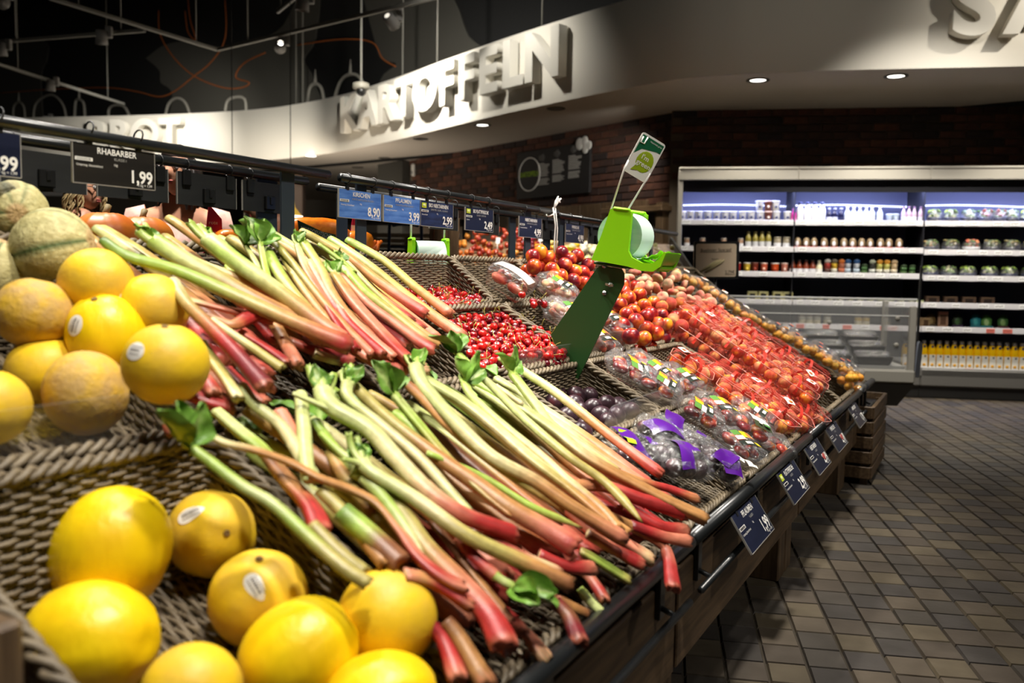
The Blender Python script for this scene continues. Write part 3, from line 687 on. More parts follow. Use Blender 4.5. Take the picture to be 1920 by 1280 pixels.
# ------------------------------------------------------------------ price signs
NAVY = mat('sign_navy', lin(30, 34, 52), .22, lin(22, 26, 42), 4, 4, stretch=(1, 1, 14))
BLUE_SHEEN = mat('sign_blue_sheen', lin(58, 98, 170), .22, lin(96, 136, 200), 5, 4, stretch=(2, 1, 16))  # blue reflection on a dark sign, painted into the panel colour
MIDN_SHEEN = mat('sign_midnight_sheen', lin(36, 42, 66), .22, lin(48, 66, 110), 5, 4, .45, .8, stretch=(2, 1, 14))  # navy panel with the blue tinge of a reflection painted in
BRN = mat('sign_black', lin(34, 31, 27), .35, lin(26, 24, 22), 4, 4, stretch=(1, 1, 14))
EDGE = mat('sign_edge', lin(150, 146, 138), .3)
LIME = mat('bio_lime', lin(176, 190, 40), .5)
def price_sign(M, w, h, title, sub, price, label, pan=NAVY, bio=False, small='Ursprung: Deutschland', hooks=True, tpx=1.0, pic=False):
    t = thing('price_sign', label, 'sign', M)
    g = G(); g.box((w/2, 0, h/2), (w, .003, h)); g.build('panel', pan, t)
    g = G()
    for c, s in (((w/2, 0, 0), (w, .005, .0012)), ((0, 0, h/2), (.0012, .005, h)), ((w, 0, h/2), (.0012, .005, h))): g.box(c, s)
    g.build('clear_edge', EDGE, t)
    k = h/.075; y = -.0022
    P = lambda x, z: TR(x*w, y, z*h) @ UP
    text('title', title, .0165*k, SIGNPRINT, t, P(.54 if bio else .52, .85), bold=.012, sx=tpx*.98)
    text('subtitle', sub, .0075*k, mat('dim_print', lin(150, 148, 142), .5), t, P(.56, .685))
    text('unit', '1kg', .0065*k, SIGNPRINT, t, P(.5, .54))
    text('origin', small, .006*k, SIGNPRINT, t, P(.04, .46), ax='LEFT')
    text('price', price, .034*k, SIGNPRINT, t, P(.97, .28), bold=.026, ax='RIGHT', sx=.95)
    text('unit_price', '1 kg = '+price, .0075*k, SIGNPRINT, t, P(.96, .085), ax='RIGHT')
    g = G(); g.box((.125*w, y, .61*h), (.2*w, .001, .085*h), m=0); r = random.Random(len(title))
    for i in range(22): g.box((.04*w+i*.0078*w, y-.0006, .61*h), (.002*w*r.uniform(.6, 1.6), .0006, .06*h), m=1)
    g.build('barcode', [SIGNPRINT, BLACK], t)
    if bio:
        g = G(); g.box((.1*w, y, .83*h), (.13*w, .001, .2*h), m=0); g.ball((.045*w, .001, .06*h), 12, 6, m=1, M=TR(.1*w, y-.0006, .83*h)); g.build('organic_mark', [LIME, mat('bio_pale', lin(210, 216, 150), .5)], t)
    if pic:
        g = G()
        for dx, dz in ((0, 0), (.05, .03), (.03, -.04)): g.ball((.07*w, .001, .09*h), 12, 6, M=TR(.75*w+dx*w, y, .35*h+dz*h))
        g.build('fruit_picture', mat('sign_fruit', lin(160, 70, 66), .5), t)
    if hooks:
        for x in (.2, .8):
            g = G(); g.tube([(x*w+.003*math.sin(a), .0135*math.cos(a), h+.0285+.0135*math.sin(a)) for a in [i*.57 for i in range(11)]], .0018, 5)
            g.box((x*w, 0, h+.006), (.012, .006, .014), .001); g.build('hanger_clip', BLACK, t)
    return t
def build_signs():
    z = 1.192; h = .0745; w = .183
    W_ = lambda u: ST(u, 1.5, z)
    price_sign(ST(.785, 1.5, 1.204), w, h, 'MELONEN', 'KLASSE I', '1,99', 'price sign cut by the left edge, only its 99 showing')
    price_sign(ST(1.068, 1.5, 1.207, RY(-.4)), w, h, 'RHABARBER', 'KLASSE I', '1,99', 'black price sign RHABARBER 1,99 above the rhubarb', BRN)
    price_sign(W_(1.831), w, h, 'KIRSCHEN', 'SORTE NAPOLEON, KLASSE I', '8,90', 'price sign KIRSCHEN 8,90 above the cherries, blue reflection painted in', BLUE_SHEEN)
    price_sign(W_(2.026), w, h, 'PFLAUMEN', 'RUNDPFLAUMEN, KLASSE I', '3,99', 'price sign PFLAUMEN 3,99 on the top rail, blue reflection painted in', BLUE_SHEEN)
    price_sign(ST(2.207, 1.498, 1.191), w, h, 'BIO NEKTARINEN', 'DEMETER, GELBFL., KLASSE II', '2,99', 'price sign BIO NEKTARINEN 2,99 with lime square', MIDN_SHEEN, True, 'Deutschland', tpx=.85)
    price_sign(W_(2.469), w, h, 'BIO PLATTPFIRSICHE', 'KLASSE I DEMETER', '2,49', 'price sign BIO PLATTPFIRSICHE 2,49 with lime square', NAVY, True, 'Spanien', tpx=.68)
    price_sign(ST(2.845, 1.5, 1.187), w, h, 'NEKTARINEN', 'GELBFLEISCHIG, KLASSE I', '4,99', 'price sign NEKTARINEN 4,99 left of the white string', NAVY)
    price_sign(ST(3.248, 1.5, 1.183), w, h, 'PFIRSICHE', 'GELBFLEISCHIG, KLASSE I', '4,99', 'price sign PFIRSICHE 4,99 left of the bag dispenser', NAVY)
    price_sign(ST(4.13, 1.5, 1.19), w, h, 'APRIKOSEN', 'KLASSE I', '1,99', 'price sign 1,99 half hidden behind the dispenser roll', NAVY)
    # tags clipped to the aisle rail, tilted out
    for u, ti, pr, lb, bio, pic in [(2.055, 'PFLAUMEN', '1,99', 'price tag PFLAUMEN 1,99 on the aisle rail, nearest of the tilted tags', False, False), (2.58, 'PLATTPFIRSICHE', '2,99', 'price tag 2,99 with lime mark on the aisle rail below the film packs', True, False),
                                    (3.02, 'NEKTARINEN', '2,99', 'aisle rail tag with a red fruit picture below the netted punnets', False, True), (3.46, 'PFIRSICHE', '2,49', 'aisle rail tag hanging steeply past the bend clip', False, True), (4.09, 'APRIKOSEN', '1,79', 'farthest tag on the aisle rail, before the slatted crate', False, False)]:
        w2, h2 = .245, .098
        lean = -33
        t = price_sign(ST(u, .462-.012, .402, RX(lean)) @ TR(0, 0, 0), w2, h2, ti, 'KLASSE I', pr, lb, NAVY, bio, hooks=False, tpx=.8 if len(ti) > 9 else 1, pic=pic)
        for x in (.2, .8):
            g = G(); g.tube([(x*w2, .0, h2), (x*w2, .012, h2+.03), (x*w2, .022, h2+.032)], .003, 6); g.box((x*w2, 0, h2-.004), (.012, .007, .014), .001); g.build('hanger_clip', BLACK, t)
    # backs of the signs of the other side
    bm = mat('sign_back', lin(30, 31, 31), .6, lin(22, 23, 23), 5, 4, stretch=(1, 1, 10))
    for k, (u, lb) in enumerate([(1.03, 'blank back of a black sign left of RHABARBER'), (1.238, 'blank back of a black sign half behind RHABARBER'), (1.447, 'blank back of a black sign right of RHABARBER'), (1.651, 'blank back of a black sign partly behind the steel posts'),
                                 (2.50, 'black sign back behind the price BIO NEKTARINEN'), (2.80, 'black sign back between BIO PLATTPFIRSICHE and NEKTARINEN'), (3.36, 'black sign back between the white string and PFIRSICHE'), (3.85, 'black sign back just left of the dispenser')]):
        t = thing('reversed_sign', lb, 'sign', ST(u, 1.66, 1.2))
        g = G(); g.box((.0915, 0, .038), (.183, .003, .076)); g.build('panel', bm, t)
        for x in (0, .183):
            g = G(); g.box((x, 0, .038), (.0015, .004, .076)); g.build('clear_edge', EDGE, t)
        g = G(); g.box((.0915, -.006, .025), (.034, .01, .036), .002); g.box((.0915, -.012, .03), (.008, .004, .02), .001); g.build('sign_clip', BLACK, t)
        for x in (.025, .16):
            g = G(); g.box((x, -.005, .062), (.024, .008, .036), .002)
            g.tube([(x, .0135*math.cos(a), .093+.0135*math.sin(a)) for a in [i*.57 for i in range(11)]], .0018, 5); g.build('hanger_clip', BLACK, t)
    o = G(); o.tube([(0, -.014, .02), (.01, -.02, -.05), (.004, -.02, -.12), (.012, -.018, -.19)], .0028, 5); o.tube([(.02, -.014, .02), (.03, -.02, -.06), (.018, -.02, -.2)], .0028, 5)
    for a in range(5): o.tube([(.015, -.012, .02), (.03+.004*a, -.01, .045+.006*math.sin(a)), (.05+.006*a, -.012, .055+.012*math.cos(a*1.3))], .0035, 5)
    o.tube([(.01+.02*math.cos(a), .014*math.sin(a)*1.1, .0+.014*math.cos(a)) for a in [i*.6 for i in range(10)]], .003, 5)
    t = o.build('string_tie', WHITE, None, ST(3.10, 1.5, 1.29)); tag(t, 'knotted white string hanging from the sign rail', 'string')
build_signs()
# ------------------------------------------------------------------ rhubarb
PAL = dict(P=(206, 216, 142), L=(168, 196, 84), C=(232, 220, 164), Y=(186, 172, 96), O=(196, 142, 84), S=(226, 140, 112), R=(184, 50, 48), D=(126, 30, 38), B=(138, 88, 56), G=(96, 128, 52))
PAL = {k: lin(*v) for k, v in PAL.items()}
RHUB = [
 ([(0.974,1.294,1.094),(0.987,1.252,1.068),(1.056,1.216,1.046),(1.115,1.153,1.007),(1.179,1.078,0.961),(1.253,1.001,0.913)],0.0089,0.0182,'GLLYOR','c','b'),
 ([(1.109,1.331,1.096),(1.125,1.275,1.063),(1.151,1.229,1.035),(1.183,1.17,0.998),(1.239,1.107,0.954),(1.246,1.062,0.922)],0.0174,0.0146,'LPYOOS','f','n'),
 ([(1.14,1.328,1.085),(1.175,1.282,1.056),(1.226,1.24,1.031),(1.266,1.184,0.996),(1.291,1.114,0.953)],0.0089,0.0121,'CCOSS','c','n'),
 ([(1.233,1.327,1.104),(1.229,1.256,1.064),(1.243,1.163,1.009),(1.255,1.083,0.958),(1.274,1.03,0.922)],0.0176,0.0166,'PLPYOS','f','n'),
 ([(1.354,1.35,1.098),(1.317,1.274,1.048),(1.284,1.212,1.007),(1.256,1.123,0.948)],0.0055,0.007,'PPLY','l','n'),
 ([(1.368,1.325,1.103),(1.308,1.251,1.046),(1.278,1.206,1.011),(1.261,1.153,0.967)],0.0055,0.007,'PLLY','l','n'),
 ([(1.4,1.338,1.091),(1.346,1.245,1.031),(1.315,1.148,0.968),(1.301,1.058,0.909)],0.0113,0.013,'LLYYO','c','n'),
 ([(1.433,1.366,1.123),(1.412,1.283,1.069),(1.372,1.17,0.995),(1.348,1.083,0.938),(1.339,1.013,0.891)],0.0075,0.0091,'LYYOOS','c','n'),
 ([(1.429,1.321,1.081),(1.383,1.235,1.025),(1.347,1.149,0.97),(1.329,1.068,0.917),(1.335,1.022,0.886)],0.008,0.0091,'YYOOS','c','n'),
 ([(1.504,1.346,1.106),(1.438,1.267,1.059),(1.393,1.188,1.01),(1.342,1.105,0.956),(1.317,1.033,0.904)],0.0071,0.008,'PCSSRR','f','n'),
 ([(1.524,1.349,1.113),(1.473,1.256,1.054),(1.423,1.188,1.01),(1.389,1.117,0.964),(1.377,1.041,0.915),(1.382,0.994,0.884)],0.0107,0.0103,'LYYOOSS','c','n'),
 ([(1.476,1.289,1.07),(1.417,1.194,1.01),(1.382,1.124,0.964),(1.371,1.049,0.915),(1.361,1.004,0.885)],0.0081,0.0092,'PSSRRS','c','b'),
 ([(1.542,1.32,1.11),(1.56,1.269,1.072),(1.562,1.234,1.047)],0.0054,0.0059,'LLL','c','n'),
 ([(1.576,1.288,1.07),(1.53,1.186,1.009),(1.535,1.105,0.957),(1.546,1.043,0.914),(1.575,1.019,0.896)],0.0121,0.0114,'PLLYYO','f','n'),
 ([(1.624,1.305,1.071),(1.591,1.203,1.008),(1.578,1.107,0.949),(1.582,1.033,0.904)],0.0062,0.008,'CYYO','c','n'),
 ([(1.509,1.227,1.043),(1.476,1.13,0.983),(1.481,1.065,0.943),(1.487,1.004,0.905),(1.498,0.978,0.89)],0.0069,0.013,'BOSSSR','c','b'),
 ([(1.5,1.235,1.043),(1.445,1.141,0.989),(1.415,1.057,0.939),(1.399,0.987,0.894),(1.405,0.948,0.867)],0.0115,0.0123,'YOSSSRS','f','b'),
 ([(1.417,1.173,0.999),(1.369,1.101,0.955),(1.357,1.039,0.917),(1.351,0.996,0.891)],0.0076,0.0091,'OSRRR','n','b'),
 ([(1.471,1.24,1.025),(1.415,1.137,0.963),(1.398,1.057,0.913),(1.401,0.995,0.875)],0.008,0.0104,'OSSR','n','b'),
 ([(1.058,1.187,0.998),(1.114,1.152,0.981),(1.153,1.128,0.97),(1.182,1.113,0.962)],0.0054,0.0095,'CSSRR','n','b'),
 ([(1.061,1.153,0.972),(1.079,1.114,0.956),(1.117,1.12,0.964),(1.148,1.128,0.972)],0.0072,0.0122,'BORR','n','c'),
 ([(1.039,1.204,1.028),(1.015,1.147,0.994),(1.012,1.1,0.964),(1.005,1.037,0.926),(0.992,0.97,0.885),(0.987,0.945,0.869)],0.009,0.0129,'CYORDD','n','b'),
 ([(1.056,1.134,0.965),(1.073,1.074,0.928),(1.083,1.031,0.902),(1.089,1.008,0.888)],0.0062,0.0088,'CCYY','n','c'),
 ([(1.113,1.126,0.945),(1.131,1.074,0.914),(1.137,1.038,0.892)],0.0064,0.0082,'SRRD','n','b'),
 ([(1.195,1.124,0.949),(1.179,1.084,0.92),(1.155,1.033,0.883)],0.0106,0.011,'OOSB','n','b'),
 ([(1.008,1.107,0.934),(0.997,1.075,0.915),(0.978,1.019,0.883),(0.962,0.976,0.858)],0.0094,0.0088,'LYYC','n','c'),
 ([(1.016,1.058,0.893),(1.013,1.015,0.867),(1.02,0.977,0.844)],0.0093,0.0091,'RRRS','n','b'),
 ([(0.964,1.072,0.897),(0.958,1.042,0.879),(0.945,1.009,0.859)],0.0099,0.0104,'SSRB','n','b'),
 ([(0.919,1.039,0.867),(0.943,1.015,0.853),(0.975,0.998,0.842)],0.0103,0.013,'DRRB','n','b'),
 ([(1.287,1.329,1.056),(1.245,1.231,0.995),(1.25,1.169,0.957),(1.241,1.109,0.92)],0.0096,0.0098,'LYYO','n','n'),
 ([(1.215,1.111,0.921),(1.26,1.075,0.899),(1.313,1.042,0.879)],0.0097,0.0131,'BRRD','n','b'),
 ([(1.335,1.086,0.916),(1.356,1.025,0.878),(1.406,0.985,0.854)],0.0113,0.0145,'SSRS','n','b'),
 ([(1.379,1.043,0.894),(1.41,1.001,0.871),(1.469,0.978,0.859)],0.0104,0.0139,'SSSC','n','b'),
 ([(1.227,1.059,0.904),(1.241,1.046,0.896),(1.265,1.031,0.887)],0.0106,0.0088,'COCB','n','c'),
 ([(0.866,1.001,0.834),(0.852,0.994,0.829),(0.849,0.982,0.822)],0.0083,0.0089,'DRD','n','b'),
 ([(0.998,1.005,0.871),(0.981,0.967,0.848),(0.988,0.919,0.818),(0.966,0.862,0.783),(0.948,0.818,0.756)],0.0083,0.0098,'PPCCP','c','n'),
 ([(0.926,0.986,0.844),(0.93,0.942,0.817),(0.934,0.905,0.795),(0.924,0.85,0.761),(0.918,0.8,0.73),(0.895,0.76,0.705)],0.0086,0.0128,'PPLBORR','n','b'),
 ([(0.834,0.928,0.844),(0.846,0.892,0.821),(0.884,0.867,0.805),(0.919,0.836,0.785),(0.94,0.8,0.763),(0.969,0.774,0.746),(0.988,0.739,0.725),(0.979,0.693,0.696),(0.965,0.654,0.671),(0.969,0.617,0.648),(0.987,0.59,0.631)],0.0047,0.0086,'PCOOOOOSRS','c','b'),
 ([(0.798,0.893,0.817),(0.804,0.876,0.806),(0.814,0.825,0.775),(0.831,0.785,0.751),(0.834,0.737,0.721),(0.838,0.681,0.687),(0.85,0.649,0.667)],0.0069,0.0092,'LLPLYY','l','n'),
 ([(1.071,0.953,0.854),(1.013,0.896,0.815),(0.952,0.837,0.775),(0.931,0.811,0.757)],0.0094,0.0096,'PPPP','c','n'),
 ([(1.016,0.947,0.83),(1.0,0.91,0.807),(0.976,0.876,0.787),(0.951,0.845,0.768)],0.0115,0.0076,'SSBO','b','n'),
 ([(1.024,0.927,0.863),(1.042,0.908,0.851),(1.063,0.885,0.837)],0.0045,0.0054,'PPP','c','n'),
 ([(1.092,0.925,0.857),(1.071,0.892,0.837),(1.091,0.834,0.804),(1.08,0.777,0.769),(1.07,0.71,0.728),(1.091,0.658,0.693),(1.158,0.606,0.656)],0.0145,0.0121,'PPPCCSRR','f','b'),
 ([(0.981,0.795,0.782),(1.001,0.786,0.775),(1.012,0.767,0.76)],0.0038,0.0054,'LPP','c','n'),
 ([(1.016,0.787,0.772),(1.011,0.767,0.76),(1.034,0.705,0.724),(1.05,0.631,0.679),(1.098,0.57,0.639),(1.149,0.509,0.597)],0.0101,0.0125,'PPCYYOB','f','c'),
 ([(1.162,0.933,0.862),(1.127,0.901,0.843),(1.129,0.843,0.808),(1.133,0.769,0.761),(1.124,0.712,0.722),(1.119,0.666,0.688)],0.0089,0.0088,'PPCCCP','f','n'),
 ([(1.201,0.976,0.873),(1.197,0.958,0.862),(1.184,0.885,0.818),(1.185,0.825,0.782),(1.194,0.762,0.744),(1.208,0.705,0.709),(1.216,0.649,0.676),(1.24,0.594,0.643),(1.254,0.549,0.616)],0.0093,0.0177,'PYYYOOOOSR','n','b'),
 ([(1.243,0.891,0.836),(1.225,0.832,0.798),(1.204,0.758,0.749),(1.2,0.69,0.704),(1.206,0.639,0.671)],0.0083,0.0084,'PLYYO','l','n'),
 ([(1.224,0.88,0.809),(1.222,0.82,0.772),(1.211,0.763,0.737),(1.213,0.702,0.7)],0.0101,0.0104,'LLLY','n','n'),
 ([(1.169,0.777,0.761),(1.218,0.726,0.729),(1.241,0.689,0.706),(1.264,0.628,0.669),(1.321,0.567,0.632)],0.0051,0.0071,'LLLLY','n','t'),
 ([(1.314,0.921,0.849),(1.307,0.875,0.821),(1.295,0.816,0.783),(1.297,0.747,0.74),(1.314,0.677,0.696),(1.342,0.609,0.653)],0.0097,0.0109,'BOOYYO','c','n'),
 ([(1.374,0.939,0.87),(1.33,0.893,0.843),(1.296,0.8,0.787),(1.286,0.723,0.739),(1.322,0.661,0.699),(1.343,0.599,0.658),(1.389,0.518,0.602)],0.0131,0.0118,'PPPCCOOS','f','b'),
 ([(1.38,0.92,0.849),(1.412,0.85,0.805),(1.415,0.777,0.759),(1.411,0.706,0.715),(1.42,0.635,0.67),(1.42,0.572,0.63),(1.431,0.526,0.601)],0.0121,0.0121,'PPCCYOO','c','n'),
 ([(1.465,0.885,0.832),(1.44,0.85,0.81),(1.432,0.775,0.762),(1.437,0.701,0.714),(1.429,0.649,0.681),(1.431,0.584,0.639),(1.412,0.538,0.609)],0.0083,0.0102,'LPPCCOO','l','n'),
 ([(1.531,0.941,0.882),(1.521,0.891,0.85),(1.512,0.842,0.819),(1.492,0.764,0.769),(1.488,0.67,0.709),(1.504,0.6,0.664),(1.474,0.517,0.611)],0.0082,0.0095,'LPPPYYY','l','t'),
 ([(1.556,0.812,0.787),(1.569,0.736,0.741),(1.57,0.664,0.696),(1.614,0.579,0.644),(1.649,0.523,0.61),(1.699,0.463,0.573)],0.0129,0.0148,'PPCOOOO','c','c'),
 ([(1.542,0.859,0.826),(1.546,0.836,0.81),(1.555,0.806,0.789)],0.0048,0.0064,'CCC','c','n'),
 ([(1.718,0.914,0.83),(1.666,0.829,0.775),(1.636,0.777,0.741),(1.652,0.692,0.686),(1.667,0.639,0.651)],0.0107,0.012,'LPPCY','l','n'),
 ([(1.454,0.645,0.664),(1.536,0.62,0.651),(1.593,0.565,0.619),(1.678,0.503,0.583)],0.0107,0.0169,'OSRRR','n','b'),
 ([(1.635,0.627,0.658),(1.671,0.588,0.636),(1.726,0.549,0.614),(1.772,0.503,0.587)],0.0064,0.01,'OORRO','n','b'),
 ([(1.421,0.656,0.677),(1.468,0.602,0.622),(1.544,0.557,0.576),(1.59,0.519,0.539),(1.575,0.499,0.519),(1.544,0.484,0.503),(1.506,0.467,0.485)],0.0096,0.0115,'YOOOOSRR','n','b'),
 ([(1.347,0.58,0.585),(1.369,0.549,0.562),(1.396,0.509,0.531)],0.009,0.0091,'YLLY','c','c'),
 ([(1.289,0.557,0.541),(1.287,0.535,0.522),(1.292,0.511,0.502)],0.0078,0.0077,'LPP','c','c'),
 ([(1.326,0.575,0.561),(1.327,0.551,0.543),(1.31,0.517,0.516)],0.0089,0.0087,'BSRB','n','b'),
 ([(1.199,0.559,0.547),(1.196,0.532,0.528),(1.162,0.498,0.504)],0.0107,0.0118,'DBDD','n','b'),
 ([(1.011,0.802,0.761),(1.033,0.758,0.73),(1.003,0.674,0.672),(1.002,0.612,0.628),(0.999,0.564,0.594),(0.972,0.521,0.564)],0.0133,0.0165,'LYYYOSRR','n','b'),
 ([(1.009,0.778,0.751),(1.001,0.732,0.722),(0.974,0.648,0.667)],0.01,0.0072,'PLPC','n','t'),
 ([(0.929,0.649,0.657),(0.965,0.623,0.639),(0.986,0.576,0.608)],0.0091,0.0099,'SORRB','n','b'),
 ([(1.061,0.695,0.69),(1.051,0.631,0.64),(1.041,0.566,0.59),(1.039,0.548,0.575)],0.0062,0.0066,'BBOB','n','b'),
 ([(1.064,0.65,0.668),(1.057,0.621,0.648),(1.061,0.586,0.624)],0.0092,0.009,'SRRS','n','c'),
 ([(1.054,0.585,0.628),(1.058,0.572,0.62),(1.066,0.561,0.613)],0.0067,0.006,'LPL','n','l'),
 ([(0.94,0.622,0.591),(0.947,0.601,0.571),(0.922,0.561,0.533)],0.0091,0.0115,'DRRS','n','b'),
 ([(0.96,0.606,0.591),(0.959,0.583,0.571),(0.944,0.531,0.524)],0.0099,0.0122,'BOOO','n','b'),
 ([(1.073,0.566,0.556),(1.085,0.546,0.54),(1.08,0.511,0.512)],0.0076,0.0104,'RSSC','n','b'),
 ([(0.936,0.761,0.721),(0.944,0.712,0.688),(0.946,0.668,0.659)],0.0146,0.0164,'GLBB','n','n'),
 ([(0.944,0.805,0.743),(0.944,0.753,0.709),(0.93,0.68,0.661)],0.0097,0.0106,'YYOO','n','n'),
 ([(0.872,0.758,0.719),(0.874,0.711,0.687),(0.883,0.679,0.666)],0.009,0.0089,'YYYY','n','n'),
 ([(1.119,0.642,0.663),(1.137,0.602,0.636),(1.181,0.541,0.596)],0.0088,0.0105,'SRSCS','n','b'),
 ([(1.203,0.59,0.616),(1.23,0.556,0.595),(1.285,0.532,0.58)],0.0091,0.0103,'RRRS','n','b'),
 ([(1.376,0.583,0.606),(1.402,0.544,0.577),(1.437,0.502,0.546)],0.0101,0.0112,'BSRR','n','b'),
 ([(1.436,0.588,0.605),(1.476,0.542,0.568),(1.5,0.504,0.538)],0.0095,0.0126,'RSSC','n','b'),
 ([(1.533,0.563,0.585),(1.588,0.519,0.557),(1.649,0.484,0.536)],0.01,0.0125,'DRSS','n','b'),
 ([(1.566,0.587,0.609),(1.592,0.531,0.575),(1.662,0.495,0.552)],0.0102,0.0126,'DRRS','n','b'),
 ([(1.075,0.62,0.599),(1.078,0.577,0.567),(1.075,0.546,0.544)],0.0092,0.0098,'BRRS','n','b'),
 ([(1.133,0.762,0.722),(1.131,0.701,0.684),(1.124,0.65,0.652)],0.01,0.0096,'YOOB','n','n'),
 ([(1.26,0.531,0.514),(1.24,0.545,0.527),(1.212,0.565,0.545)],0.0076,0.0091,'BOB','n','b'),
 ([(1.059,0.914,0.815),(1.039,0.86,0.782),(1.029,0.796,0.743)],0.0075,0.0087,'GLLP','n','n'),
 ([(1.032,0.88,0.804),(1.033,0.84,0.777),(1.047,0.801,0.751)],0.0057,0.0072,'LLPG','c','n'),
 ([(1.036,0.863,0.774),(1.013,0.814,0.744),(1.0,0.755,0.707)],0.0097,0.0099,'YOYB','n','n'),
]

RHM = mat('rhubarb_skin', (1, 1, 1, 1), .43, (.74, .70, .64, 1), 60, 4, .3, .7, bump=.4, bscale=220, bdist=.001, col=True, rnd=True)
LEAFM = mat('rhubarb_leaf', (1, 1, 1, 1), .45, (.72, .78, .66, 1), 60, 3, .35, .65, bump=.4, bscale=140, bdist=.002, col=True)
def ramp(codes, t):
    if len(codes) == 1: return PAL[codes[0]]
    x = min(max(t, 0), .9999)*(len(codes)-1); i = int(x); f = x-i; a, b = PAL[codes[i]], PAL[codes[i+1]]
    return tuple(a[k]+(b[k]-a[k])*f for k in range(3))
def stalk_mesh(pts, r0, r1, codes, top, base, seed, up):
    rn = random.Random(seed); path = smooth_path(pts, 5); n = len(path); NS = 20; g = G(); vs = []; fs = []; cs = []
    L = [0]
    for i in range(1, n): L.append(L[-1]+(path[i]-path[i-1]).length)
    tot = L[-1]; flip = rn.choice((1, 1, -1)); dark = rn.uniform(.80, 1.02); ph = rn.uniform(0, 6); streak = [rn.uniform(.80, 1.12) for _ in range(NS)]; jag = [rn.uniform(-.007, .004) for _ in range(NS)]
    for i, p in enumerate(path):
        t = L[i]/tot; T = (path[min(i+1, n-1)]-path[max(i-1, 0)]).normalized()
        side = T.cross(up).normalized(); nrm = side.cross(T).normalized()
        r = (r0+(r1-r0)*t**1.2)*1.22; left = tot-L[i]
        if base == 'b': r *= 1+.16*math.exp(-(left/.04)**2)-.16*math.exp(-(left/.006)**2)
        if base == 't': r *= min(1, .15+left/.06)
        if top == 'c': r *= 1-.15*math.exp(-(L[i]/.01)**2)
        tw = .25*math.sin(3*t+ph)
        for j in range(NS):
            a = 2*PI*j/NS+tw; x = math.cos(a); y = math.sin(a)
            rib = 1+.05*math.cos(9*a+ph)
            hgt = (.86 if y > 0 else .55) if flip > 0 else (.55 if y > 0 else .86)
            if (y < 0) == (flip > 0): hgt *= .75+.25*abs(x)                      # the channelled inner side
            vs.append(p+side*(x*r*rib)+nrm*(y*r*hgt*rib)+(T*jag[j] if i == n-1 and base != 't' else V((0, 0, 0))))
            c = ramp(codes, t+.05*noise.noise(V((L[i]*30, j*.9, seed*3.1)))+.03*x)
            if base == 'b' and left < .012: c = tuple(c[m_]*.45+(PAL['B'] if (j*7+seed) % 5 < 2 else PAL['S'])[m_]*.55 for m_ in range(3))
            q = dark*streak[j]*(1+.06*math.cos(9*a+ph)+.12*noise.noise(V((L[i]*60, j*1.7, seed*1.3))))
            cs.append((c[0]*q, c[1]*q, c[2]*q, 1))
    for i in range(n-1):
        for j in range(NS): fs.append((i*NS+j, i*NS+(j+1) % NS, (i+1)*NS+(j+1) % NS, (i+1)*NS+j))
    vs += [path[0], path[-1]+(path[-1]-path[-2]).normalized()*(-.006 if base == 'b' else -.003)]
    c0 = PAL['C']; c1 = PAL['C'] if base == 'c' else tuple(.6*a+.4*b for a, b in zip(PAL['S'], ramp(codes, 1)))
    cs += [(*c0[:3], 1), (*c1[:3], 1)]
    for j in range(NS):
        fs.append((n*NS, (j+1) % NS, j)); fs.append((n*NS+1, (n-1)*NS+j, (n-1)*NS+(j+1) % NS))
    g.add(vs, fs, smooth=True, col=cs)
    return g, path
def leaf_mesh(Lx, Wx, seed, fold=.5, curl=.6):
    rn = random.Random(seed); g = G(); ph = rn.uniform(0, 6)
    base = lin(112, 154, 56); k = rn.uniform(.6, 1.2)
    def fn(a, b):
        s = b*2-1; wd = Wx*(math.sin(PI*min(a*1.02, 1)**.75)**.8+.06)*(1+.07*math.sin(9*a+ph))
        x = a*Lx; y = s*wd/2*math.cos(abs(s)*fold); z = abs(s)*wd/2*math.sin(fold*1.4)+curl*Lx*(a*a)*.4+.002*math.sin(13*a+ph)*abs(s)+.0035*math.sin(5*s+6*a+ph)
        vein = math.exp(-(s*9)**2)+.5*math.exp(-((abs(s)*3-(a*8 % 1)-.2)*5)**2)
        c = tuple(base[i]*k*(1-.6*vein)+PAL['P'][i]*.6*vein for i in range(3))
        return (x, y, z), (*c, 1)
    g.grid(fn, 12, 8); return g
ORD = ['first', 'second', 'third', 'fourth', 'fifth', 'sixth', 'seventh', 'eighth', 'ninth', 'tenth', 'eleventh', 'twelfth', 'thirteenth', 'fourteenth', 'fifteenth', 'sixteenth', 'seventeenth', 'eighteenth', 'nineteenth', 'twentieth']
ORD += ['twenty-'+o for o in ORD[:9]]+['thirtieth']+['thirty-'+o for o in ORD[:9]]+['fortieth']
TONE = dict(P='pale green', L='bright green', C='cream', Y='olive yellow', O='orange tan', S='salmon pink', R='red', D='dark red', B='brown', G='dark green')
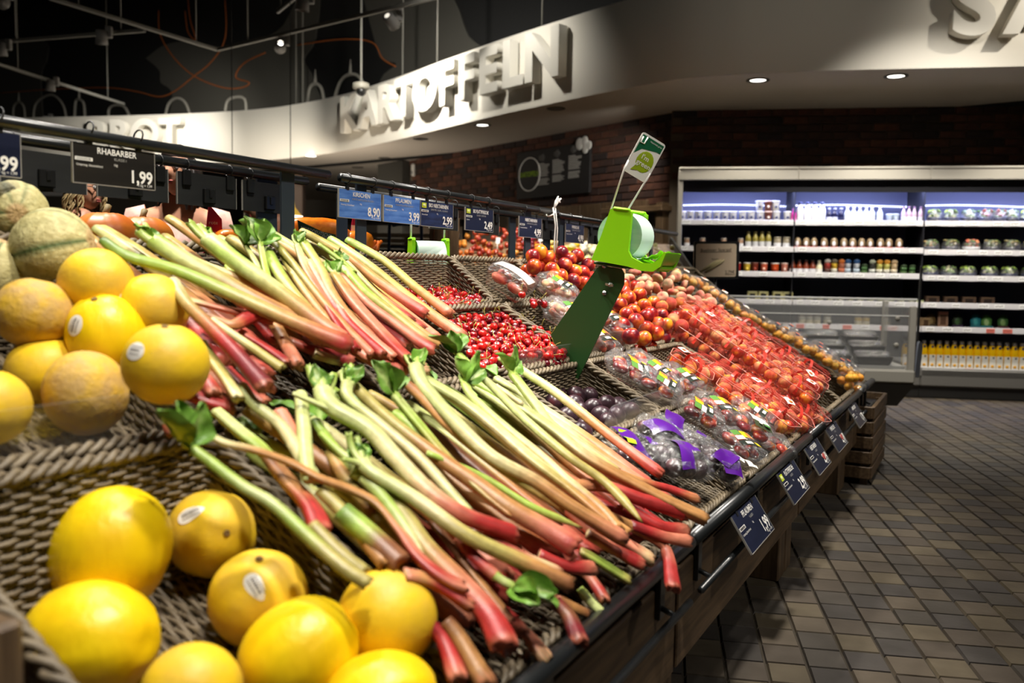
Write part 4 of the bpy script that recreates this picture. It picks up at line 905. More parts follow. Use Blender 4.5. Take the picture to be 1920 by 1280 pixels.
def build_rhubarb():
    upv = V((0, -.52, .85)).normalized()
    heaps = {}
    for k, (P, a, b, c, top, base) in enumerate(RHUB):
        m = V(P[len(P)//2]); hp = 'upper' if k < 35 else 'lower'
        heaps.setdefault(hp, []).append((m.x, k))
    where = {}
    for hp, l in heaps.items():
        l.sort(); n = len(l)
        for i, (_, k) in enumerate(l):
            side, o = ('melon', i) if i < n/2 else ('cherry' if hp == 'upper' else 'plum', n-1-i)
            where[k] = '%s in the %s heap from the %s side' % (ORD[o], hp, side)
    for k, (P, a, b, c, top, base) in enumerate(RHUB):
        o0 = V(P[0]); pts = [V(p)-o0 for p in P]
        g, path = stalk_mesh(pts, a, b, c, top, base, k+1, upv)
        t1, t2 = TONE[c[0]], TONE[c[-1] if c[-1] != c[0] else c[len(c)//2]]
        lab = ('%s rhubarb stalk, ' % t1 if t1 == t2 else '%s to %s rhubarb stalk, ' % (t1, t2))+where[k]
        o = g.build('rhubarb_stalk', RHM, None, ST(*o0), True); tag(o, lab, 'rhubarb', 'rhubarb stalks')
        rn = random.Random(k+77); T = (path[1]-path[0]).normalized(); back = -T; side = T.cross(upv).normalized(); up = side.cross(T).normalized()
        if top in 'fl':
            nb = 3 if top == 'f' else 2
            for i in range(nb):
                sd_ = (i-(nb-1)/2); L = rn.uniform(.028, .055); d = (back+side*sd_*.42+up*rn.uniform(.0, .35)).normalized()
                q = [V((0, 0, 0))-back*.012, d*L*.5+side*sd_*.004, d*L+up*rn.uniform(0, .008)]
                gg, _ = stalk_mesh(q, a*rn.uniform(.42, .6), a*rn.uniform(.30, .5), 'PL' if top == 'f' else 'LL', 'n', 'c', k*9+i, upv)
                st = gg.build('leaf_stem', RHM, o, None, True)
        if top in 'fl' or base == 'l':
            n = 2 if top == 'f' else 3
            for i in range(n):
                big = top == 'l' or base == 'l'
                L = rn.uniform(.045, .072) if big else rn.uniform(.03, .045); W = L*rn.uniform(.75, 1.0)
                d = (back*rn.uniform(.5, 1)+side*(i-(n-1)/2)*rn.uniform(.5, .9)+up*rn.uniform(.1, .7)).normalized()
                if base == 'l': d = (T*1.0+side*(i-1)*.5+up*.2).normalized()
                y = up.cross(d).normalized(); z = d.cross(y)
                M = Matrix((d, y, z)).transposed().to_4x4(); M.translation = (path[0]+back*.006) if base != 'l' else path[-1]
                leaf_mesh(L, W, k*7+i, rn.uniform(.2, .8), rn.uniform(-.4, .8)).build('leaf', LEAFM, o, M @ RX(rn.uniform(-50, 50)), True)
build_rhubarb()
def rhubarb_bed():
    upv = V((0, -.52, .85)).normalized(); n = {}
    for hp, cnt, u0, u1, d0, d1, seed in (('lower', 30, 1.02, 1.88, 1.0, .56, 3), ('upper', 24, 1.02, 1.88, 1.50, 1.08, 4)):
        rn = random.Random(seed)
        for k in range(cnt):
            u = u0+(u1-u0)*(k+.5)/cnt; h = .015+.045*((k*7) % 3)/2; P = []
            da = d0+rn.uniform(-.04, .03); db = d1+rn.uniform(-.01, .10); sl = rn.uniform(-.10, .03)
            for i in range(4):
                d = da+(db-da)*i/3; P.append(V((min(u+sl*(1-i/3)+rn.uniform(-.01, .01), 1.89), d, .168+.615*d+h-.012*(i == 0))))
            c = rn.choice(['PPCOSR', 'LLYOOR', 'YYOOSR', 'GYBORD', 'PCYOSS', 'YOBBRR', 'LPYYOS'])
            g, path = stalk_mesh([p-P[0] for p in P], rn.uniform(.009, .013), rn.uniform(.013, .019), c, 'c', 'b', 500+k+seed, upv)
            o = g.build('rhubarb_stalk', RHM, None, ST(*P[0]), True); tag(o, 'rhubarb stalk lying deep in the %s heap, mostly covered by others' % hp, 'rhubarb', 'covered rhubarb stalks in the %s heap' % hp)
            if k % 3 == 0 and hp == 'lower':
                M = Matrix.Translation((0, .0, .01)) @ RZ(90+rn.uniform(-50, 50)) @ RY(-rn.uniform(0, 40)); leaf_mesh(rn.uniform(.05, .08), rn.uniform(.04, .06), k, .5, .2).build('leaf', LEAFM, o, M, True)
rhubarb_bed()

# ------------------------------------------------------------------ melons
CAMP = V((0, 0, 1.05))
def melon_mats():
    gal = mat('galia_skin', lin(232, 192, 34), .5, lin(206, 166, 66), 16, 6, .42, .74, bump=.35, bscale=120, bdist=.002, rnd=True, spec=.4)
    gal2 = mat('galia_netted_skin', lin(206, 166, 50), .6, lin(184, 150, 88), 34, 6, .35, .62, bump=.8, bscale=90, bdist=.003, rnd=True, spec=.3)
    can = mat('canary_skin', lin(240, 206, 10), .4, lin(228, 184, 10), 14, 4, .35, .75, bump=.3, bscale=26, bdist=.004, rnd=True, stretch=None, bstretch=(4, 4, .8))
    cant = mat('cantaloupe_skin', (1, 1, 1, 1), .65, (.74, .72, .62, 1), 90, 4, .35, .6, bump=.9, bscale=130, bdist=.003, col=True)
    return gal, gal2, can, cant
GAL, GAL2, CAN, CANT = melon_mats()
STICK = mat('sticker_white', lin(238, 234, 226), .35)
INK = mat('sticker_ink', lin(70, 60, 54), .6)
def melon(c, dia, kind, label, axis=(0, 0, 1), sticker=None, scar=None, seed=0):
    """c in stand coordinates; sticker/scar = (right, up, turn) as seen from the aisle"""
    r = dia/2; rn = random.Random(seed); W = S(*c)
    q = V(axis).normalized().to_track_quat('Z', 'Y').to_matrix().to_4x4()
    M = Matrix.Translation(W); g = G()
    el = {'canary': 1.17, 'galia': .97, 'netted': .93, 'cantaloupe': .95}[kind]
    def fn(d):
        k = 1+.012*noise.noise(d*2+V((seed, 0, 0)))
        a = math.atan2(d.y, d.x)
        if kind == 'canary': k *= 1+(.011*math.sin(13*a+2*d.z+seed)+.008*math.sin(7*a+seed*2+d.z))*(1-d.z*d.z)-.03*max(0, abs(d.z)-.75)
        if kind == 'cantaloupe':
            rib = abs(math.sin(5*a)); k *= .965+.035*min(1, rib*1.8); s = math.exp(-(rib*4.2)**2)
            c_ = tuple(x*(1-s)+y*s for x, y in zip(lin(196, 186, 132), lin(74, 98, 50)))
            if d.z > .93: c_ = lin(190, 160, 112)
            return k, (*c_[:3], 1)
        k *= 1-.05*math.exp(-((1-abs(d.z))/.02)**2)
        return k
    g.ball((r, r, r*el), 36, 24, M=q, fn=fn)
    o = g.build('melon', {'canary': CAN, 'galia': GAL, 'netted': GAL2, 'cantaloupe': CANT}[kind], None, M, kind == 'cantaloupe'); tag(o, label, 'melon', 'melons in the corner baskets')
    tw = (CAMP-W).normalized(); ri = V((0, 0, 1)).cross(tw).normalized(); up = tw.cross(ri)
    def surf(v):
        d = q.inverted().to_3x3() @ v.normalized(); s = 1/math.sqrt(d.x*d.x+d.y*d.y+(d.z/el)**2); return v.normalized()*(s*r)
    if sticker:
        sx, sy, turn, shape = sticker; n = (ri*sx+up*sy+tw*math.sqrt(max(.05, 1-sx*sx-sy*sy))).normalized()
        ax = (ri*math.cos(R(turn))+up*math.sin(R(turn))); ax = (ax-n*ax.dot(n)).normalized(); ay = n.cross(ax)
        L, Wd = (.016, .0135) if shape == 'oval' else (.021, .011)
        def out(x, y, k=1.012): return surf(n*r+ax*x+ay*y)*k
        g = G(); g.grid(lambda a, b: out(*( (a*L*math.cos(b*2*PI), a*Wd*math.sin(b*2*PI)*(1 if shape == 'oval' else (1-.35*math.cos(b*2*PI)))) )), 4, 20, m=0, wrap=True)
        rr_ = random.Random(seed)
        for row, h in ((.0015, .0035), (-.0045, .0018), (.0065, .0015)):
            x = -L*.62
            while x < L*.55:
                wl = rr_.uniform(.0012, .003)
                g.add([out(x, row-h/2, 1.02), out(x+wl, row-h/2, 1.02), out(x+wl, row+h/2, 1.02), out(x, row+h/2, 1.02)], [(0, 1, 2, 3)], m=1); x += wl+.0012
        g.build('sticker', [STICK, INK], o)
    if scar:
        sx, sy = scar; n = (ri*sx+up*sy+tw*math.sqrt(max(.05, 1-sx*sx-sy*sy))).normalized(); p = surf(n*r)
        g = G(); Q = n.to_track_quat('Z', 'Y').to_matrix().to_4x4(); Q.translation = p
        g.lathe([(.0052, -.001), (.0048, .0012), (.003, .002), (.0018, .0008)], 10, M=Q); g.build('stem_scar', mat('scar_brown', lin(122, 92, 46), .8), o)
    return o
def build_melons():
    D = lambda u, d, z: tuple(V((UU.x*u+DD.x*d, UU.y*u+DD.y*d, z)))
    melon((.752, .995, .678), .150, 'canary', 'large ridged canary melon lying at the back of the front basket', (.35, .1, .9), seed=1)
    melon((.915, .985, .662), .132, 'galia', 'round yellow melon with a pointed white sticker, beside the ridged canary melon', (.2, .3, 1), (-.43, .45, 14, 'leaf'), (.30, -.02), seed=2)
    melon((.858, .838, .611), .132, 'galia', 'round yellow melon with an oval white sticker in the middle of the front basket', (.1, -.2, 1), (-.06, .22, -62, 'leaf'), (.02, .78), seed=3)
    melon((.926, .675, .594), .133, 'galia', 'plain round yellow melon lying against the rhubarb butts', (.4, .2, 1), None, None, seed=4)
    melon((.672, .930, .600), .145, 'canary', 'long canary melon at the lower left behind the wooden end board', (.95, -.25, .1), None, None, seed=5)
    melon((.816, .73, .572), .134, 'canary', 'tilted canary melon at the bottom, left of the plain round one', (.8, .3, .55), seed=6)
    melon((.682, .768, .572), .112, 'galia', 'round melon with a tan patch cut by the bottom edge', (0, 0, 1), seed=7)
    melon((.83, .615, .531), .126, 'canary', 'canary melon barely showing at the very bottom edge', (.9, .2, .2), seed=8)
    melon((.868, 1.32, .976), .120, 'netted', 'dull yellow melon at the left edge below the cantaloupe', (.2, .1, 1), None, None, seed=9)
    melon((.955, 1.285, 1.024), .119, 'galia', 'smooth yellow melon just below the striped cantaloupe', (0, .2, 1), seed=10)
    melon((1.01, 1.22, .983), .119, 'galia', 'yellow melon with a sticker seen edge-on, touching the rhubarb', (.1, .3, 1), (-.90, .22, 60, 'oval'), None, seed=11)
    melon((.935, 1.235, .938), .123, 'canary', 'yellow melon with a tall oval sticker in the middle of the upper heap', (-.3, -.2, .9), (-.70, .30, 70, 'oval'), (-.25, .86), seed=12)
    melon((.875, 1.03, .913), .121, 'galia', 'large yellow melon with a round sticker, front right of the upper heap', (.05, .1, 1), (-.66, .32, -20, 'oval'), (-.02, .90), seed=13)
    melon((.855, 1.18, .862), .128, 'netted', 'rough netted melon right behind the clear lip', (.9, .1, .2), seed=14)
    melon((.87, 1.30, .885), .116, 'galia', 'bright yellow melon wedged behind the rough netted one', (0, .1, 1), seed=15)
    melon((.722, 1.202, .855), .108, 'galia', 'melon cut by the left edge behind the clear lip', (0, .1, 1), seed=16)
    melon((.981, 1.433, 1.08), .145, 'cantaloupe', 'green-striped cantaloupe melon at the top of the corner heap', (.95, .15, .25), seed=17)
    melon((.985, 1.545, 1.148), .112, 'cantaloupe', 'green cantaloupe melon with a pale stem end under the cut price sign', (.45, -.7, -.1), seed=18)
    melon((.916, 1.50, 1.038), .125, 'cantaloupe', 'cantaloupe melon mostly hidden at the left edge', (.3, .1, .9), seed=19)
build_melons()

# ------------------------------------------------------------------ stone fruit and cherries
NECT1 = [(2.809,1.423,1.114),(2.937,1.423,1.113),(3.113,1.451,1.136),(2.742,1.382,1.077),(3.023,1.395,1.087),(3.261,1.402,1.091),(2.864,1.372,1.068),(2.821,1.343,1.041),(2.889,1.347,1.045),(3.049,1.367,1.062),(3.116,1.363,1.059),(3.158,1.341,1.039),(3.241,1.443,1.127),(2.912,1.444,1.132),(3.039,1.322,1.023),(2.956,1.329,1.028),(3.105,1.3,1.003),(3.128,1.424,1.111)]
NECT2 = [(3.063,1.187,0.946),(3.317,1.273,0.987),(3.235,1.217,0.966),(3.407,1.238,0.976),(3.535,1.297,1.007),(3.15,1.166,0.921),(3.267,1.164,0.936),(3.439,1.187,0.942),(2.811,1.081,0.882),(2.972,1.089,0.89),(3.151,1.111,0.901),(3.21,1.117,0.908),(3.346,1.12,0.9),(2.989,1.053,0.866),(3.171,1.075,0.873),(2.754,1.025,0.852),(3.209,1.056,0.87),(2.883,1.026,0.836),(3.483,1.105,0.885),(3.273,1.309,1.012),(3.089,1.223,0.975),(3.004,1.136,0.91),(3.038,1.035,0.846),(3.394,1.299,1.012)]
PEACH = [(3.629,1.176,0.934),(3.712,1.128,0.904),(3.753,1.173,0.936),(3.921,1.13,0.91),(4.013,1.109,0.903),(3.656,1.054,0.865),(3.843,1.061,0.874),(3.46,1.041,0.86),(3.341,1.07,0.881),(3.708,1.094,0.889),(3.561,1.1,0.882),(3.436,1.151,0.928),(3.335,1.033,0.858)]
FLAT = [(3.714,1.372,1.068),(3.739,1.323,1.041),(3.933,1.34,1.041),(4.028,1.309,1.035),(3.919,1.286,1.015),(3.71,1.27,1.0),(4.032,1.262,0.99),(3.803,1.184,0.958),(3.901,1.17,0.952),(4.007,1.176,0.938),(4.114,1.19,0.961),(3.547,1.339,1.045),(4.14,1.384,1.067),(3.621,1.21,0.963),(4.142,1.143,0.931),(4.095,1.091,0.901),(4.049,1.08,0.878),(4.121,1.067,0.881),(4.212,1.342,1.053),(4.161,1.284,1.01),(3.884,1.365,1.07),(3.615,1.303,1.034),(3.517,1.371,1.066),(3.469,1.257,1.006),(4.121,1.245,0.985),(4.233,1.19,0.946),(3.942,1.032,0.859),(3.68,1.296,1.011),(3.45,1.32,1.029),(3.4,1.373,1.065),(3.835,1.232,0.983),(4.044,1.154,0.926),(3.83,1.037,0.852),(4.012,1.001,0.846)]
PLUM = [(2.384,1.061,0.725),(2.235,1.046,0.722),(2.306,0.979,0.707),(2.256,0.998,0.712),(2.111,0.996,0.711),(2.162,0.961,0.703),(2.181,0.915,0.693),(2.271,0.912,0.693),(2.293,0.884,0.686),(2.021,0.915,0.693),(2.099,0.922,0.695),(1.99,0.851,0.679),(2.129,0.868,0.683),(2.184,0.849,0.679),(2.287,0.847,0.678),(1.912,0.83,0.675),(2.098,0.837,0.676)]
CH1 = [(2.225,1.415,0.979),(2.384,1.4,0.978),(2.43,1.605,1.023),(2.244,1.572,1.02),(2.269,1.593,1.026),(2.407,1.415,0.982),(2.369,1.688,1.041),(2.518,1.581,1.014),(2.514,1.524,1.0),(2.226,1.465,0.982),(2.294,1.414,0.968),(2.545,1.555,1.011),(2.313,1.7,1.042),(2.187,1.346,0.964),(2.301,1.565,1.013),(2.255,1.391,0.974),(2.172,1.567,1.015),(2.331,1.597,1.016),(2.257,1.633,1.032),(2.399,1.559,1.008),(2.194,1.405,0.972),(2.163,1.419,0.971),(2.024,1.341,0.962),(2.187,1.437,0.98),(2.275,1.567,1.008),(1.989,1.342,0.963),(2.39,1.519,0.999),(2.193,1.582,1.021),(2.268,1.428,0.977),(2.556,1.594,1.02),(2.365,1.451,0.981),(2.464,1.596,1.023),(2.122,1.403,0.974),(2.045,1.388,0.974),(2.132,1.334,0.961),(2.327,1.518,0.996),(2.257,1.362,0.962),(2.269,1.458,0.985),(2.154,1.529,1.006),(2.071,1.45,0.986),(2.236,1.597,1.016),(2.346,1.55,1.011),(2.152,1.465,0.994),(2.491,1.577,1.011),(2.29,1.466,0.994),(2.082,1.413,0.968),(2.579,1.644,1.034),(2.441,1.626,1.025),(2.324,1.359,0.963),(2.237,1.542,1.002),(2.423,1.542,1.004),(2.32,1.419,0.969),(2.42,1.574,1.021),(2.334,1.616,1.032),(2.201,1.512,0.997),(2.112,1.43,0.98),(2.058,1.363,0.968),(2.389,1.442,0.981),(2.413,1.473,0.983),(2.088,1.485,0.992),(2.113,1.499,0.99),(2.365,1.576,1.017),(2.099,1.378,0.964),(2.37,1.475,0.984),(2.224,1.618,1.032),(2.61,1.637,1.025),(2.177,1.484,0.99),(2.319,1.545,1.002),(2.316,1.646,1.031),(2.025,1.368,0.966),(2.34,1.449,0.979),(2.093,1.355,0.961),(2.281,1.661,1.043),(2.273,1.494,0.993),(2.384,1.668,1.036),(2.535,1.631,1.023),(2.42,1.438,0.985),(2.356,1.516,1.005),(2.57,1.614,1.019),(2.459,1.511,0.993),(2.169,1.392,0.973),(2.219,1.362,0.962),(2.137,1.503,0.995),(2.293,1.382,0.969),(2.539,1.534,0.999),(2.207,1.383,0.969),(2.594,1.58,1.01),(2.384,1.604,1.016),(2.441,1.523,1.009),(2.155,1.36,0.967),(2.466,1.572,1.009),(2.112,1.458,0.992),(2.251,1.52,1.004),(2.441,1.491,0.991),(2.21,1.536,1.004),(2.192,1.552,1.004),(2.504,1.543,1.011),(2.046,1.414,0.978),(2.338,1.669,1.042),(2.317,1.474,0.985),(2.125,1.38,0.967),(2.289,1.512,1.005),(2.509,1.613,1.023),(2.397,1.707,1.041),(2.474,1.488,0.987),(2.138,1.421,0.973),(2.363,1.419,0.973),(2.556,1.639,1.031),(2.374,1.64,1.03),(2.131,1.479,0.99),(2.438,1.415,0.971),(2.287,1.62,1.021),(2.429,1.671,1.032),(2.247,1.432,0.985),(2.365,1.384,0.972),(2.296,1.444,0.988),(2.357,1.609,1.022),(2.481,1.617,1.021),(2.347,1.494,0.997),(2.494,1.467,0.982),(2.51,1.636,1.03),(2.404,1.684,1.036),(2.442,1.447,0.979),(2.249,1.484,0.995),(2.239,1.345,0.958),(2.246,1.455,0.991),(2.449,1.556,1.007),(2.374,1.498,1.0),(2.319,1.391,0.965),(2.594,1.663,1.033),(2.309,1.612,1.023),(2.568,1.565,1.008),(2.149,1.447,0.98),(2.298,1.35,0.966),(2.345,1.397,0.974),(2.361,1.663,1.032),(2.491,1.505,1.001),(2.3,1.491,0.997),(2.258,1.541,1.012),(2.347,1.637,1.033),(2.2,1.461,0.988),(2.212,1.596,1.022),(2.466,1.445,0.979),(2.217,1.492,0.99),(2.169,1.514,0.997),(2.344,1.372,0.959),(2.226,1.561,1.013),(2.093,1.447,0.978),(2.263,1.329,0.958),(2.421,1.499,1.002),(2.409,1.644,1.028),(2.001,1.372,0.972),(2.463,1.646,1.027),(2.05,1.438,0.986),(2.474,1.528,1.008),(2.236,1.378,0.963),(2.342,1.424,0.984),(2.023,1.417,0.982),(2.117,1.357,0.966),(2.178,1.533,1.007),(2.108,1.335,0.961),(2.206,1.329,0.96),(2.181,1.371,0.963),(2.336,1.573,1.014),(2.535,1.654,1.028),(2.512,1.484,0.987),(2.075,1.378,0.964),(2.159,1.335,0.96),(2.375,1.557,1.004),(2.228,1.51,1.002),(2.304,1.676,1.041),(2.487,1.642,1.025),(2.447,1.466,0.995),(2.591,1.623,1.025),(2.395,1.488,0.987),(2.258,1.656,1.038),(2.277,1.534,1.0),(2.072,1.338,0.961),(2.363,1.714,1.044),(2.412,1.724,1.046),(2.142,1.548,1.015),(2.35,1.466,0.993),(2.524,1.504,0.991),(2.336,1.697,1.041),(2.387,1.581,1.024),(2.173,1.457,0.984),(2.222,1.437,0.986),(2.396,1.623,1.025),(2.624,1.661,1.031),(2.394,1.464,0.994),(2.294,1.59,1.02),(2.146,1.388,0.972),(2.288,1.643,1.028),(2.536,1.607,1.016),(2.479,1.552,1.006),(2.121,1.519,1.004),(2.015,1.393,0.974),(2.249,1.415,0.969),(2.445,1.579,1.021)]
CH2 = [(2.324,1.232,0.895),(1.931,1.126,0.848),(2.013,1.193,0.873),(2.305,1.283,0.913),(2.21,1.277,0.904),(2.394,1.307,0.92),(2.063,1.127,0.852),(2.399,1.173,0.864),(2.227,1.25,0.904),(2.269,1.252,0.896),(2.275,1.225,0.89),(1.829,1.059,0.828),(2.385,1.139,0.86),(2.078,1.299,0.912),(2.348,1.193,0.872),(2.343,1.135,0.851),(2.13,1.3,0.923),(2.313,1.176,0.872),(2.264,1.111,0.843),(2.158,1.069,0.833),(2.165,1.171,0.864),(2.14,1.177,0.865),(2.198,1.205,0.887),(2.155,1.298,0.917),(2.294,1.309,0.92),(2.093,1.158,0.866),(2.012,1.099,0.833),(2.246,1.296,0.917),(2.014,1.129,0.854),(2.084,1.087,0.839),(2.043,1.211,0.884),(2.16,1.097,0.838),(2.239,1.075,0.826),(2.361,1.151,0.864),(2.081,1.233,0.89),(1.86,1.066,0.831),(2.272,1.057,0.828),(2.404,1.098,0.835),(2.221,1.137,0.855),(2.04,1.095,0.833),(2.32,1.069,0.828),(1.951,1.175,0.871),(2.161,1.123,0.846),(2.398,1.231,0.892),(2.109,1.207,0.877),(2.06,1.186,0.87),(2.055,1.265,0.906),(2.125,1.271,0.905),(1.987,1.216,0.882),(2.148,1.156,0.855),(2.056,1.156,0.868),(1.977,1.179,0.868),(2.276,1.273,0.905),(2.163,1.235,0.889),(2.236,1.273,0.915),(1.893,1.096,0.841),(1.968,1.097,0.839),(2.311,1.1,0.839),(2.353,1.25,0.901),(2.294,1.085,0.835),(2.169,1.2,0.877),(2.184,1.313,0.925),(2.025,1.155,0.854),(2.146,1.207,0.883),(2.239,1.173,0.866),(2.381,1.282,0.907),(2.304,1.222,0.887),(1.973,1.12,0.851),(2.408,1.151,0.857),(2.457,1.213,0.879),(2.181,1.141,0.85),(2.296,1.13,0.846),(2.268,1.132,0.854),(2.189,1.082,0.825),(2.367,1.302,0.923),(2.219,1.291,0.922),(2.34,1.089,0.836),(2.342,1.308,0.922),(2.38,1.25,0.902),(1.995,1.141,0.862),(2.384,1.076,0.83),(1.954,1.197,0.884),(1.91,1.141,0.857),(2.233,1.118,0.839),(2.263,1.163,0.869),(2.312,1.255,0.901),(2.207,1.183,0.874),(2.244,1.23,0.898),(2.106,1.299,0.915),(1.95,1.115,0.841),(2.189,1.164,0.864),(2.126,1.094,0.837),(2.346,1.169,0.864),(2.289,1.149,0.862),(2.095,1.267,0.901),(2.08,1.111,0.839),(2.081,1.204,0.886),(2.01,1.223,0.892),(2.282,1.201,0.883),(2.39,1.203,0.885),(1.922,1.105,0.839),(2.138,1.126,0.847),(1.992,1.241,0.901),(2.243,1.149,0.857),(2.426,1.181,0.868),(2.222,1.217,0.881),(2.219,1.063,0.823),(2.145,1.255,0.903),(2.251,1.21,0.88),(2.336,1.269,0.904),(2.057,1.291,0.911),(1.925,1.083,0.831),(2.187,1.261,0.901),(2.322,1.155,0.858),(2.004,1.164,0.869),(2.371,1.118,0.843),(2.014,1.257,0.909),(2.438,1.24,0.892),(2.04,1.135,0.86),(2.12,1.152,0.858),(2.426,1.217,0.885),(2.26,1.086,0.838),(2.105,1.067,0.831),(2.067,1.071,0.831),(2.194,1.233,0.899),(2.031,1.172,0.871),(1.881,1.122,0.852),(2.018,1.069,0.833),(1.866,1.097,0.841),(2.272,1.301,0.914),(2.034,1.239,0.893),(2.111,1.24,0.891),(2.418,1.256,0.895),(1.926,1.161,0.867),(1.97,1.143,0.861),(2.19,1.287,0.916),(1.947,1.076,0.831),(2.228,1.315,0.924),(1.889,1.073,0.826),(2.093,1.133,0.855),(2.043,1.115,0.848),(2.358,1.074,0.828),(1.942,1.147,0.858),(1.988,1.08,0.832),(2.334,1.115,0.843),(2.205,1.112,0.843),(2.328,1.209,0.881),(2.394,1.122,0.842),(2.093,1.185,0.869),(2.317,1.31,0.925),(2.219,1.092,0.832),(2.29,1.181,0.872),(2.445,1.264,0.898),(2.133,1.071,0.828),(2.362,1.226,0.889),(2.113,1.118,0.849),(2.035,1.278,0.914),(2.235,1.043,0.822),(2.206,1.328,0.927),(2.419,1.292,0.91),(2.181,1.053,0.826),(2.274,1.331,0.924),(2.362,1.091,0.842),(2.155,1.325,0.922),(2.12,1.185,0.872),(1.903,1.119,0.843),(2.212,1.156,0.867),(2.382,1.337,0.927),(2.123,1.22,0.891),(2.057,1.242,0.901),(1.847,1.084,0.839),(2.423,1.343,0.93),(1.996,1.113,0.842),(2.415,1.195,0.883),(2.372,1.174,0.863),(2.262,1.188,0.872),(2.167,1.276,0.912),(2.45,1.182,0.866),(2.294,1.06,0.817),(2.184,1.1,0.841),(2.351,1.33,0.924),(2.061,1.099,0.844),(2.407,1.326,0.923),(2.354,1.281,0.918)]

def fruit_mesh(name, r, flat, m, groove=.05, seed=0, dim=.16):
    g = G()
    def fn(d):
        a = math.atan2(d.y, d.x); k = 1-groove*math.exp(-(a/.22)**2)*(1-abs(d.z)**4)
        k *= 1-dim*math.exp(-((1-d.z)/.05))-(dim*.6)*math.exp(-((1+d.z)/.04)); k *= 1+.025*noise.noise(d*1.5+V((seed, 0, 0)))
        return k
    g.ball((r, r*.97, r*flat), 20, 14, fn=fn); me = g.mesh(name, m); return me
NECTM = [mat('nectarine_skin_%d' % i, a, .28, b, 26, 2, .38, .66, rnd=True, spec=.5, c3=c, bump=.1, bscale=300, bdist=.0005) for i, (a, b, c) in enumerate(
    [(lin(122, 20, 28), lin(226, 120, 30), lin(186, 48, 34)), (lin(150, 28, 30), lin(236, 156, 44), lin(206, 74, 36)), (lin(96, 20, 34), lin(214, 104, 40), lin(152, 36, 40))])]
PEACHM = [mat('peach_skin_%d' % i, a, .75, b, 24, 2, .35, .68, rnd=True, spec=.25, c3=c) for i, (a, b, c) in enumerate(
    [(lin(178, 52, 42), lin(232, 168, 70), lin(208, 98, 62)), (lin(176, 58, 50), lin(228, 176, 96), lin(204, 100, 70)), (lin(192, 84, 70), lin(220, 186, 120), lin(208, 126, 90))])]
PLUMM = mat('plum_skin', lin(42, 24, 32), .32, lin(96, 40, 44), 30, 4, .4, .75, rnd=True, spec=.5, c3=lin(60, 38, 46))
CHERM = [mat('cherry_skin_%d' % i, a, .12, b, 60, 2, .4, .7, rnd=True, spec=.6, coat=.4) for i, (a, b) in enumerate([(lin(176, 14, 18), lin(206, 40, 26)), (lin(130, 8, 18), lin(176, 16, 22)), (lin(88, 8, 20), lin(132, 12, 24))])]
APRM = [mat('apricot_skin_%d' % i, a, .6, b, 30, 2, .4, .7, rnd=True, spec=.3) for i, (a, b) in enumerate([(lin(246, 172, 52), lin(246, 200, 90)), (lin(242, 150, 48), lin(246, 186, 74))])]
NM = [fruit_mesh('nectarine', .030, .94, m, seed=i) for i, m in enumerate(NECTM)]
PM = [fruit_mesh('peach', .029, .93, m, seed=i+5) for i, m in enumerate(PEACHM)]
FPM = [mat('flat_peach_skin_%d' % i, a, .75, b, 24, 2, .35, .68, rnd=True, spec=.25, c3=c) for i, (a, b, c) in enumerate(
    [(lin(196, 84, 74), lin(234, 196, 130), lin(220, 134, 106)), (lin(200, 100, 90), lin(226, 206, 150), lin(216, 150, 122)), (lin(210, 120, 104), lin(222, 212, 164), lin(218, 168, 136))])]
FM = [fruit_mesh('flat_peach', .029, .58, m, .04, i+9, .30) for i, m in enumerate(FPM)]
FNM = [fruit_mesh('flat_nectarine', .030, .62, m, .04, i+9, .28) for i, m in enumerate(NECTM)]
PLM = fruit_mesh('plum', .0262, 1.08, PLUMM, .05, 3, .06)
CHM = [fruit_mesh('cherry', .0122, .92, m, .03, i, .22) for i, m in enumerate(CHERM)]
AM = [fruit_mesh('apricot', .0225, .95, m, .06, i, .1) for i, m in enumerate(APRM)]
def rrot(rn): return Matrix.Rotation(rn.uniform(0, 6.28), 4, 'Z') @ Matrix.Rotation(rn.uniform(0, 2.2), 4, 'X') @ Matrix.Rotation(rn.uniform(0, 6.28), 4, 'Z')
def heap(pts, meshes, name, label, cat, group, seed=1, jit=.06, tops=True, under=0, udz=-.05):
    rn = random.Random(seed); n = len(pts)
    pts = sorted(pts, key=lambda p: S(*p).x/S(*p).y)
    for k, p in enumerate(pts):
        o = link(name, rn.choice(meshes), None, ST(*p) @ rrot(rn) @ SCL(*(3*[1+rn.uniform(-jit, jit)])))
        side, i = ('left', k) if k < n/2 else ('right', n-1-k)
        tag(o, label+', %s from the %s' % (ORD[i], side), cat, group)
        if under and rn.random() < under:
            o = link(name, rn.choice(meshes), None, ST(p[0]+rn.uniform(-.012, .03), p[1]+rn.uniform(0, .03), p[2]+udz) @ rrot(rn)); tag(o, label+', half buried under others', cat, group+', buried')
heap(NECT1, NM, 'nectarine', 'red nectarine in the top heap left of the dispenser', 'nectarine', 'nectarines left of the dispenser', 1, under=.9)
heap(NECT2, NM, 'nectarine', 'nectarine in the heap right of the dispenser arm', 'nectarine', 'nectarines right of the dispenser arm', 2, under=.9)
heap(PEACH, PM, 'peach', 'round peach between nectarines and netted punnets', 'peach', 'loose round peaches', 3, under=.9)
heap(FLAT, FM, 'flat_peach', 'flat peach in the heap under the dispenser tray', 'peach', 'loose flat peaches', 4, under=.9)
heap(PLUM, [PLM], 'plum', 'loose dark plum in its wicker basket', 'plum', 'loose plums', 5, .08, under=0)
